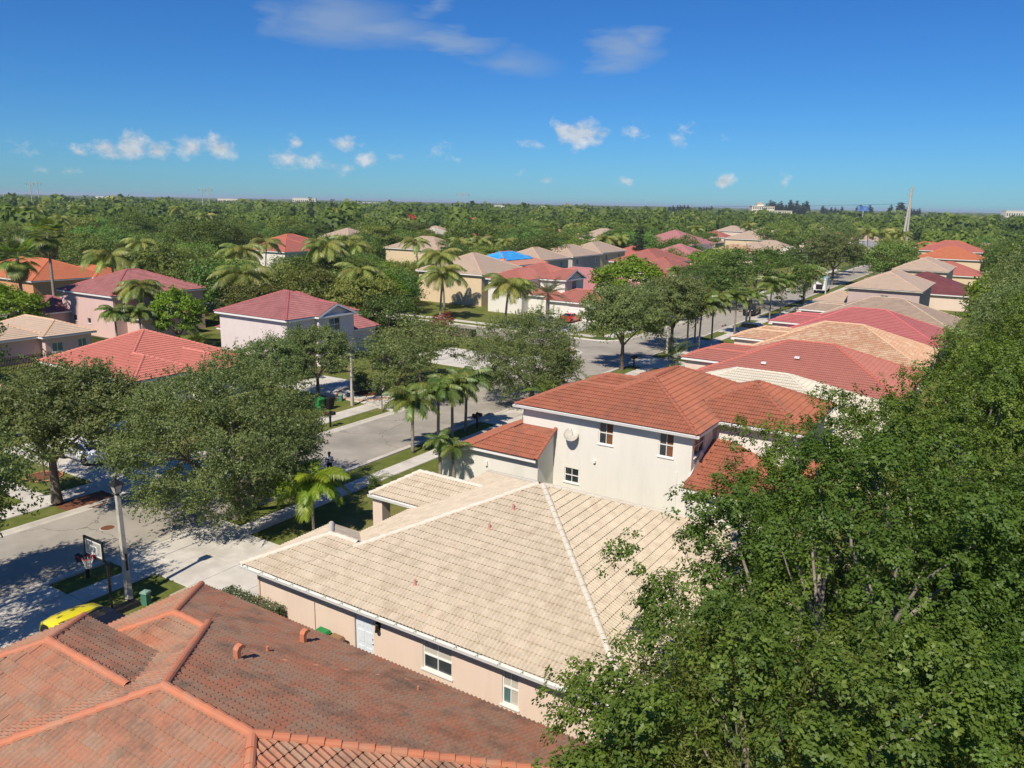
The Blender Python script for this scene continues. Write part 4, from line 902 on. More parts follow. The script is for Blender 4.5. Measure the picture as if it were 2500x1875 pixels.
def tree_proto(key, seed, rx, ry, rz, zc, nclump, per, leaf, asp, lm, trunk_h, r0, bark='bark', nt=26, **k):
    me, tips, cr = crown_mesh('crown', seed, rx, ry, rz, zc, nclump, per, leaf, asp, LM[lm], **k)
    rg = np.random.default_rng(seed+99); sel = rg.permutation(len(tips))[:nt]
    mb = limbs(MB(), trunk_h, r0, tips[sel]*np.array([.92,.92,1.0]), rg)
    tm = bpy.data.meshes.new('trunk'); tm.from_pydata(mb.v, [], mb.f); tm.materials.append(M[bark]); tm.polygons.foreach_set('use_smooth', np.ones(len(tm.polygons), bool))
    TREE[key] = (me, tm)
def plant(key, name, label, x, y, s=1., rz=None, cat='tree', group=None, z=0, sz=1., lm=None):
    o = empty(name, (x,y,z), rz if rz is not None else random.uniform(0,6.28), label, cat, group); me, tm = TREE[key]
    t = link('trunk', tm, o); c = link('crown', me, o)
    o.scale = (s, s, s*sz)
    return o
# live oaks of the street
tree_proto('oakA', 11, 4.9,4.9,3.1, 6.3, 250, 280, .18, .5, 'oak', 2.9, .26, spray=.45, rc=(.6,1.0), shell=.5, bottom=-.5)
tree_proto('oakB', 23, 5.6,5.4,4.2, 5.4, 430, 260, .16, .45, 'oak', 2.0, .3, spray=.6, rc=(.6,1.0), shell=.5, bottom=-.8)
tree_proto('oakC', 37, 4.4,4.4,3.3, 5.9, 200, 260, .2, .5, 'oak', 2.9, .22, spray=.35, rc=(.6,1.0), shell=.5, bottom=-.55)
tree_proto('young', 41, 3.0,3.0,2.0, 4.4, 60, 170, .17, .5, 'oak', 1.9, .1, spray=.3, rc=(.5,.9), shell=.35)
tree_proto('sapling', 43, 1.2,1.2,1.1, 2.7, 26, 90, .13, .5, 'oak', 1.6, .05, spray=.4, rc=(.3,.5), nt=10)
# big shade trees along the rear fences
tree_proto('figA', 51, 5.2,5.4,4.8, 7.0, 200, 700, .1, .62, 'fig', 3.4, .34, bark='palebark', nt=34, rc=(.75,1.3), shell=.55, ros=(30,.19,1.0), bottom=-.75)
tree_proto('figB', 57, 4.6,4.4,4.6, 7.0, 175, 700, .1, .62, 'fig', 3.4, .3, bark='palebark', nt=34, rc=(.75,1.3), shell=.55, ros=(30,.19,1.0), bottom=-.75)
tree_proto('sprig', 61, 3.2,3.2,3.0, 6.0, 150, 260, .12, .26, 'sprig', 2.6, .16, bark='palebark', nt=30, spray=.85, rc=(.6,1.0), shell=.45)
# middle distance
tree_proto('midA', 71, 5.0,5.0,3.6, 5.6, 120, 70, .36, .6, 'mix', 2.4, .28, nt=12, rc=(.9,1.5), shell=.6, spray=.15)
tree_proto('midB', 77, 4.6,4.8,4.2, 6.0, 110, 70, .36, .6, 'mix', 2.4, .28, nt=12, rc=(.9,1.6), shell=.6, spray=.25)
tree_proto('midC', 79, 6.2,6.0,3.4, 6.6, 140, 70, .38, .6, 'mix', 3.2, .3, nt=14, rc=(1.0,1.6), shell=.6)
tree_proto('limeA', 83, 4.2,4.2,3.4, 5.2, 110, 80, .36, .62, 'lime', 2.0, .22, nt=10, rc=(.8,1.4), shell=.6)
tree_proto('darkA', 89, 5.4,5.4,4.6, 6.0, 150, 100, .3, .55, 'dark', 2.2, .28, nt=12, rc=(.9,1.5), shell=.6, spray=.2)
tree_proto('norfolk', 97, 1.9,1.9,6.5, 8.5, 90, 60, .34, .3, 'pine', 3.0, .18, nt=10, rc=(.5,.9), shell=.3, bottom=-1)

plant('oakA', 'live_oak', 'live oak at the left edge whose shade falls over the near road', -36.2, 10.6, 1.0, 1.4)
t1_ = plant('oakA', 'live_oak', 'live oak on the far verge left of the lamp post, white car behind its trunk', -45.75, 24.4, 1.0, 0, sz=.86)
t1_.children[1].location = (-.7,-1.3,.35)
plant('oakB', 'live_oak', 'largest live oak, on the near verge over the parked black car', -36.2, 27.8, .94, 2.0, sz=.92)
plant('oakB', 'live_oak', 'live oak on the near verge just left of the red two-storey roof', -36.2, 60.6, .8, 1.0, sz=1.0)
plant('oakC', 'live_oak', 'live oak with clear straight trunk beside the street corner', -36.3, 80.2, 1.0, 2.6)
plant('oakC', 'live_oak', 'leaning live oak behind the small street lamp at the corner', -36.3, 95.0, 1.0, 4.2)
plant('oakC', 'live_oak', 'live oak across the street just right of the largest oak', -53.4, 45.5, .66, 5.0)
plant('oakC', 'live_oak', 'live oak in front of the lilac gable house', -53.6, 51.0, .7, .7)
plant('young', 'young_oak', 'open young oak on the far verge, left of two', -46.2, 53.5, 1.45, 1.2, sz=.66, group=None)
plant('young', 'young_oak', 'open young oak on the far verge, right of two', -48.8, 60.0, 1.7, 3.9, sz=.6)
plant('sapling', 'sapling', 'thin sapling in a ring of mulch on the left lawn', -51.9, 25.2, 1.15, 0)
plant('sapling', 'sapling', 'thin sapling standing in the verge of the far pavement', -45.4, 50.6, 1.0, 2)
plant('darkA', 'shade_tree', 'large dark shade tree beside the street, centre right', -41.5, 147, 1.55, 1.0, sz=.64)
plant('darkA', 'shade_tree', 'dark shade tree just left of the large dark one by the street', -48.5, 139, .85, 2.2, sz=.85)
plant('limeA', 'mango_tree', 'bright green broad-leaved tree above the corner oaks', -52.5, 117, 1.35, .3, sz=.85)
plant('limeA', 'mango_tree', 'lower bright green tree right of the broad-leaved one', -47, 121, .95, 1.9, sz=.8)
plant('limeA', 'mango_tree', 'lime green tree between the pink and lilac houses', -84.8, 58.5, .72, 4.0, sz=1.15)
plant('midB', 'shade_tree', 'olive green tree right of the bright palms, far side of the street', -50.5, 158, 1.05, .5)
plant('oakC', 'live_oak', 'live oak overhanging the street at the white delivery truck', -38.5, 205, 1.35, 3.0)
plant('midA', 'shade_tree', 'street tree behind the white delivery truck', -46.5, 222, 1.3, 1.5)
# rear fence row, right edge of the view
for i, (k, x, y, s, rz, lb) in enumerate([
    ('figA', -2.0, 12.8, .92, 0, 'nearest shade tree of the rear row, bottom right corner'), ('figB', -3.2, 20.6, 1.02, 1.3, 'second shade tree of the rear row, beside the cream roof'),
    ('figA', -2.9, 28.6, .98, 2.2, 'third shade tree of the rear row, behind the cream-roofed house'), ('figB', .5, 38.5, 1.05, 3.9, 'fourth shade tree of the rear row, in front of the white house'),
    ('figA', 3.0, 48.5, 1.08, 5.1, 'fifth shade tree of the rear row'), ('figB', 4.2, 59, 1.2, 2.9, 'sixth shade tree of the rear row'), ('oakB', 4.6, 71, 1.3, .9, 'seventh tree of the rear row, olive green'),
    ('oakB', 4.6, 86, 1.35, 2.4, 'eighth tree of the rear row, olive green'), ('oakA', 5.0, 103, 1.5, 4.4, 'ninth tree of the rear row, olive green'), ('limeA', -.4, 120, 1.3, 1.0, 'bright green tree of the rear row beside the mauve house'),
    ('figB', 3.0, 15.0, .95, .6, 'shade tree at the right edge behind the nearest one'), ('figA', 4.4, 25.5, 1.0, 4.0, 'shade tree at the right edge beside the second one'), ('midB', 6.0, 122, 1.6, 1.0, 'large tree of the rear row, right edge of the view'), ('midA', 5, 146, 1.6, 3.0, 'farther tree of the rear row, right edge')]):
    plant(k, 'shade_tree', lb, x, y, s, rz, group='shade trees along the rear fences')
for x, y, s, rz, lb in ((-2.7, 14.6, 1.06, .5, 'yellow-green feathery tree in front of the rear row, bottom'), (-3.4, 10.9, .95, 2.5, 'small yellow-green feathery tree at the bottom edge')):
    plant('sprig', 'feathery_tree', lb, x, y, s, rz)

# ------------------------------------------------------------------ palms
def frond_mesh(name, L_, a0, a1, nl, ll, lw, drop, lm, vee=.5, fwd=.55, seed=0, rach=.022, start=.14):
    """feather frond: midrib leaving the crown at a0, ending at a1 (radians above level), leaflets hanging by drop"""
    rg = np.random.default_rng(seed); n = 14; ang = np.linspace(a0, a1, n); step = L_/(n-1)
    pts = np.zeros((n,3)); 
    for i in range(1, n): pts[i] = pts[i-1]+step*np.array([math.cos(ang[i-1]), 0, math.sin(ang[i-1])])
    V, Q, A = [], [], []; off = 0
    for i in range(n-1):       # midrib
        w0, w1 = rach*(1-.85*i/(n-1)), rach*(1-.85*(i+1)/(n-1)); p, q = pts[i], pts[i+1]
        V += [p+[0,w0,0], p-[0,w0,0], q-[0,w1,0], q+[0,w1,0]]; Q.append((off,off+1,off+2,off+3)); off += 4; A.append(.9)
    for k in range(nl):
        t = start+(1-start)*(k+.5)/nl; f = t*(n-1); i = min(int(f), n-2); p = pts[i]+(pts[i+1]-pts[i])*(f-i); tg = np.array([math.cos(ang[i]),0,math.sin(ang[i])]); up = np.array([-tg[2],0,tg[0]])
        l = ll*(math.sin(math.pi*(.12+.86*t)**.8)**.7+.12)*rg.uniform(.85,1.1)
        for s in (-1, 1):
            d = unit(tg*fwd+np.array([0,s*.8,0])+up*vee*rg.uniform(.6,1.3)); m = p+d*l*.5+np.array([0,0,-drop*l*.18]); e = p+d*l*.86+np.array([0,0,-drop*l*.62])
            w = unit(np.cross(d, up))*lw*.5*(1 if abs(s) else 1); w = tg*lw*.5
            V += [p-w*.5, p+w*.5, m+w, m-w]; Q.append((off,off+1,off+2,off+3)); V += [e]; 
            V += [e+w*.12]; Q.append((off+3,off+2,off+5,off+4)); off += 6; a = rg.random()*.96; A += [a, a]
    return fast_mesh(name, np.array(V), np.array(Q), np.array(A), [lm])
def fan_mesh(name, pet, rad, nseg, lm, seed=0, droop=.5):
    rg = np.random.default_rng(seed); V = [(0,.02,0),(0,-.02,0),(pet,-.015,0),(pet,.015,0)]; Q = [(0,1,2,3)]; A = [.5]; off = 4
    for k in range(nseg):
        a = R(-118+236*(k+.5)/nseg); d = np.array([math.cos(a), math.sin(a), .12]); w = np.array([-math.sin(a), math.cos(a), 0])*rad*.05; r = rad*(.85+.15*math.cos(a))*rg.uniform(.9,1.05)
        p = np.array([pet,0,0]); m = p+d*r*.6; e = p+d*r+np.array([0,0,-droop*r*.3]); V += [p-w*.2, p+w*.2, m+w, m-w, e+w*.2, e-w*.2]; Q += [(off,off+1,off+2,off+3),(off+3,off+2,off+4,off+5)]; off += 6; b = rg.random()*.95; A += [b,b]
    return fast_mesh(name, np.array(V), np.array(Q), np.array(A), [lm])
FR = {}
for k in range(3):
    FR['coco', k] = frond_mesh('frond', 3.6, (1.0,.6,.25)[k], (-.75,-1.1,-1.35)[k], 46, 1.05, .09, 1.15, LM['coco'], vee=.15, seed=k)
    FR['royal', k] = frond_mesh('frond', 2.7, (1.25,.85,.5)[k], (-.5,-1.05,-1.3)[k], 46, .85, .085, 1.3, LM['frond'], vee=.45, seed=10+k)
    FR['gold', k] = frond_mesh('frond', 2.1, (1.2,.8,.35)[k], (-.4,-1.0,-1.35)[k], 42, .62, .07, 1.1, LM['gold'], vee=.4, seed=20+k)
    FR['date', k] = frond_mesh('frond', 3.4, (1.15,.75,.2)[k], (.2,-.35,-.8)[k], 50, .55, .035, .25, LM['date'], vee=.5, fwd=.8, seed=30+k)
    FR['areca', k] = frond_mesh('frond', 2.3, (1.35,1.05,.75)[k], (.1,-.4,-.7)[k], 34, .6, .05, .6, LM['frond'], vee=.5, seed=40+k)
    FR['fan', k] = fan_mesh('fan_frond', 1.1, .95, 22, LM['frond'], seed=k)
    FR['straw', k] = fan_mesh('dry_frond', .9, .8, 16, LM['straw'], seed=k, droop=1.4)
TRK = {}
def trunk_mesh(kind, h):
    key = (kind, round(h,1))
    if key in TRK: return TRK[key]
    mb = MB(); n = 9
    rr = {'coco': (.2,.12), 'royal': (.13,.1), 'gold': (.09,.07), 'date': (.3,.26), 'areca': (.05,.04), 'fan': (.24,.15)}[kind]
    lean = {'coco': .10, 'royal': .02, 'gold': .02, 'date': 0, 'areca': .1, 'fan': .0}[kind]*h
    pts = [(lean*(i/n)**1.6, 0, h*i/n-.05) for i in range(n+1)]; rad = [rr[0]*(1.25 if i == 0 else 1)*(1-i/n)+rr[1]*i/n for i in range(n+1)]
    mb.tube(pts, rad, 9)
    me = bpy.data.meshes.new('trunk'); me.from_pydata(mb.v, [], mb.f); me.materials.append(M['palmbark']); me.polygons.foreach_set('use_smooth', np.ones(len(me.polygons), bool))
    TRK[key] = (me, pts[-1]); return TRK[key]
shaft_m = mat('crownshaft', (.16,.2,.05), (.1,.15,.03), rough=.5, scale=4); nut_m = mat('coconut', (.2,.13,.03), (.12,.14,.03), rough=.6, scale=6); dateberry = mat('date_fruit', (.5,.13,.02), (.4,.1,.02), rough=.7, scale=20)
def palm(kind, label, x, y, h, s=1., nf=None, rz=None, group=None, name=None, extra=None):
    rg = random.Random(int(x*131+y*17+h*7)); rz = rg.uniform(0,6.28) if rz is None else rz
    o = empty(name or {'coco':'coconut_palm','royal':'christmas_palm','gold':'young_palm','date':'date_palm','areca':'areca_palm','fan':'fan_palm'}[kind], (x,y,0), rz, label, 'palm', group)
    me, top = trunk_mesh(kind, h); link('trunk', me, o)
    nf = nf or {'coco':20,'royal':22,'gold':24,'date':34,'areca':14,'fan':30}[kind]
    if kind == 'royal':
        ob = obj('crownshaft', MB().tube([(top[0],0,top[2]-.1),(top[0],0,top[2]+.35),(top[0],0,top[2]+.75)], [.12,.14,.06], 9), shaft_m, o, smooth=True); top = (top[0],0,top[2]+.6)
    for i in range(nf):
        q = i/nf; k = 0 if q < .3 else (1 if q < .68 else 2)
        f = link('frond', FR[kind, k], o); f.location = top; sc = s*rg.uniform(.85,1.12); f.scale = (sc, sc, sc)
        tilt = rg.uniform(-.15,.15)
        if kind == 'fan': tilt = 1.0-2.3*q+rg.uniform(-.15,.15)
        f.rotation_euler = (rg.uniform(-.2,.2), -tilt, i*2.399+rg.uniform(-.25,.25))
    if kind == 'fan':
        for i in range(18):
            f = link('dry_frond', FR['straw', i % 3], o); f.location = (top[0], top[1], top[2]-.35-.05*i); f.rotation_euler = (0, 1.15+rg.uniform(-.2,.25), i*2.399); f.scale = (s,s,s)
    if kind == 'coco':
        m = MB()
        for i in range(9): a = i*.7; m.ico((top[0]+.22*math.cos(a), .22*math.sin(a), top[2]-.12-.1*(i % 3)), .12, 1)
        obj('coconut_cluster', m, nut_m, o, smooth=True)
    if kind == 'date':
        m = MB()
        for i in range(7):
            a = i*.9
            for j in range(8): m.ico((top[0]+(.45+.05*j)*math.cos(a)+random.uniform(-.08,.08), (.45+.05*j)*math.sin(a)+random.uniform(-.08,.08), top[2]-.15-.06*j), .07, 1)
        obj('fruit_cluster', m, dateberry, o)
    return o
def clump(label, x, y, n, h=.9, s=1., name='areca_clump', group=None, key='areca'):
    rg = random.Random(int(x*77+y*13)); o = empty(name, (x,y,0), 0, label, 'palm', group)
    st = MB()
    for i in range(n):
        a = i*2.4; r = .28*math.sqrt(i); px, py, hh = r*math.cos(a), r*math.sin(a), h*rg.uniform(.6,1.2)
        st.tube([(px,py,-.05),(px*1.3,py*1.3,hh)], [.05,.035], 6)
        for j in range(5):
            f = link('frond', FR[key, (j+i) % 3], o); f.location = (px*1.3,py*1.3,hh); sc = s*rg.uniform(.8,1.1); f.scale = (sc,sc,sc); f.rotation_euler = (rg.uniform(-.2,.2), rg.uniform(-.3,.2), j*1.257+i)
    obj('stems', st, shaft_m, o); return o
PG = 'palms standing in the verge before the white house'
palm('gold', 'small bright yellow-green palm on the lawn behind the cream roof wing', -31.0, 28.8, 2.9, 1.15)
palm('royal', 'thick-trunked palm at the left of the verge palms', -35.85, 43.2, 3.2, .92)
palm('royal', 'leaning palm, second of the verge palms from the left', -35.2, 45.4, 3.6, .95)
palm('royal', 'slim palm, third of the verge palms from the left', -35.6, 47.7, 3.5, .92)
palm('royal', 'palm beside the twin mailbox, right of the verge palms', -36.0, 50.0, 3.4, .92)
palm('royal', 'small palm against the white garage wall, left of two', -29.6, 38.4, 2.6, .5, nf=9); palm('royal', 'small palm against the white garage wall, right of two', -28.6, 38.5, 2.3, .5, nf=9)
clump('low feathery palm at the edge of the lawn by the pavement', -32.6, 35.6, 3, .35, .55, name='pygmy_palm'); clump('second low feathery palm nearer the cream porch', -31.4, 36.6, 3, .35, .55, name='pygmy_palm')
clump('areca clump beside the front of the white house, left', -32.2, 57.5, 5, 1.6, 1.05); clump('areca clump beside the front of the white house, right', -30.4, 61.5, 5, 1.7, 1.05); clump('low palm thicket at the front of the white house', -29.0, 55.2, 5, .8, .95)
palm('royal', 'palm with drooping head at the left of the corner group', -34.4, 95.5, 5.0, 1.1); palm('royal', 'middle palm of the corner group by the driveway', -33.2, 96.4, 5.4, 1.15); palm('royal', 'right palm of the corner group by the driveway', -32.2, 98.3, 5.6, 1.15); palm('royal', 'tall palm rising behind the corner group', -35.2, 100.5, 5.4, 1.1)
clump('round silver palm beside the street lamp at the corner', -33.8, 89.5, 6, .7, 1.0, name='silver_palm', key='date')
palm('royal', 'palm with bare brown trunk before the mottled roof', -33.9, 113.5, 4.6, 1.0); palm('royal', 'palm right of the bare-trunked one before the mottled roof', -33.0, 117.5, 4.8, 1.0); palm('royal', 'pair of roadside palms, nearer one, before the crimson roof', -33.6, 131, 5.2, 1.1); palm('royal', 'pair of roadside palms, farther one, before the crimson roof', -33.0, 135, 5.4, 1.1)
palm('royal', 'palm at the front of the mauve house', -32.6, 150, 6.0, 1.3); palm('coco', 'broad palm beside the feathery tree on the street', -34.5, 158, 5.6, 1.3)
palm('date', 'date palm with orange fruit before the white corner house', -56.0, 92.9+4.6, 5.4, 1.15)
palm('coco', 'coconut palm left of the date palm, hanging fronds', -63.2, 97.6, 6.2, 1.3)
palm('royal', 'palm at the cream porch house, left', -53.5, 141, 5.5, .9); palm('royal', 'palm at the cream porch house, right', -52.0, 146.5, 5.5, .9)
for x, y, h, s, lb in ((-119.8, 72.5, 8.4, 1.3, 'coconut palm behind the pink house, left of two'), (-116.7, 77.3, 8.0, 1.2, 'coconut palm behind the pink house, right of two'), (-117.4, 93.4, 8.8, 1.3, 'tall coconut palm by the second street'), (-91.4, 74.6, 7.4, 1.35, 'coconut palm with yellow fronds left of the lilac house'), (-102.3, 80.2, 7.4, 1.2, 'coconut palm by the second street, behind the yellow one'),
    (-99.3, 98.7, 10.2, 1.35, 'tallest coconut palm above the lilac house roof'), (-77.4, 80.9, 8.4, 1.1, 'coconut palm right of the lilac house roof'), (-81.9, 107.4, 9.0, 1.2, 'coconut palm before the olive-tan roof'), (-76.3, 99.0, 7.0, 1.2, 'shorter coconut palm before the olive-tan roof'), (-94.9, 59.5, 6.6, 1.05, 'coconut palm growing in front of the pink house wall'), (-140, 146, 8, 1.3, 'coconut palm beside the far red roof')):
    palm('coco', lb, x, y, h, s)
palm('royal', 'palm before the pink wall, left of two', -87.7, 52.4, 4.0, .9); palm('royal', 'palm before the pink wall, right of two', -86.3, 54.6, 3.9, .9)
clump('bushy palm beside the white side wall of the lilac house', -81.2, 58.5, 5, 1.2, .95); clump('golden palm bush by the lilac house driveway', -64.8, 74.5, 4, .5, .8, name='golden_palm', key='gold'); clump('silvery palm bush left of the lilac house roof', -99, 80, 6, 1.8, 1.2, name='silver_palm', key='date')
palm('fan', 'fan palm with brown skirt at the left edge, slanting trunk', -106.2, 51.4, 10.4, 1.5); palm('fan', 'taller fan palm with dark trunk, right of the slanting one', -113.5, 59.2, 12.9, 1.5)

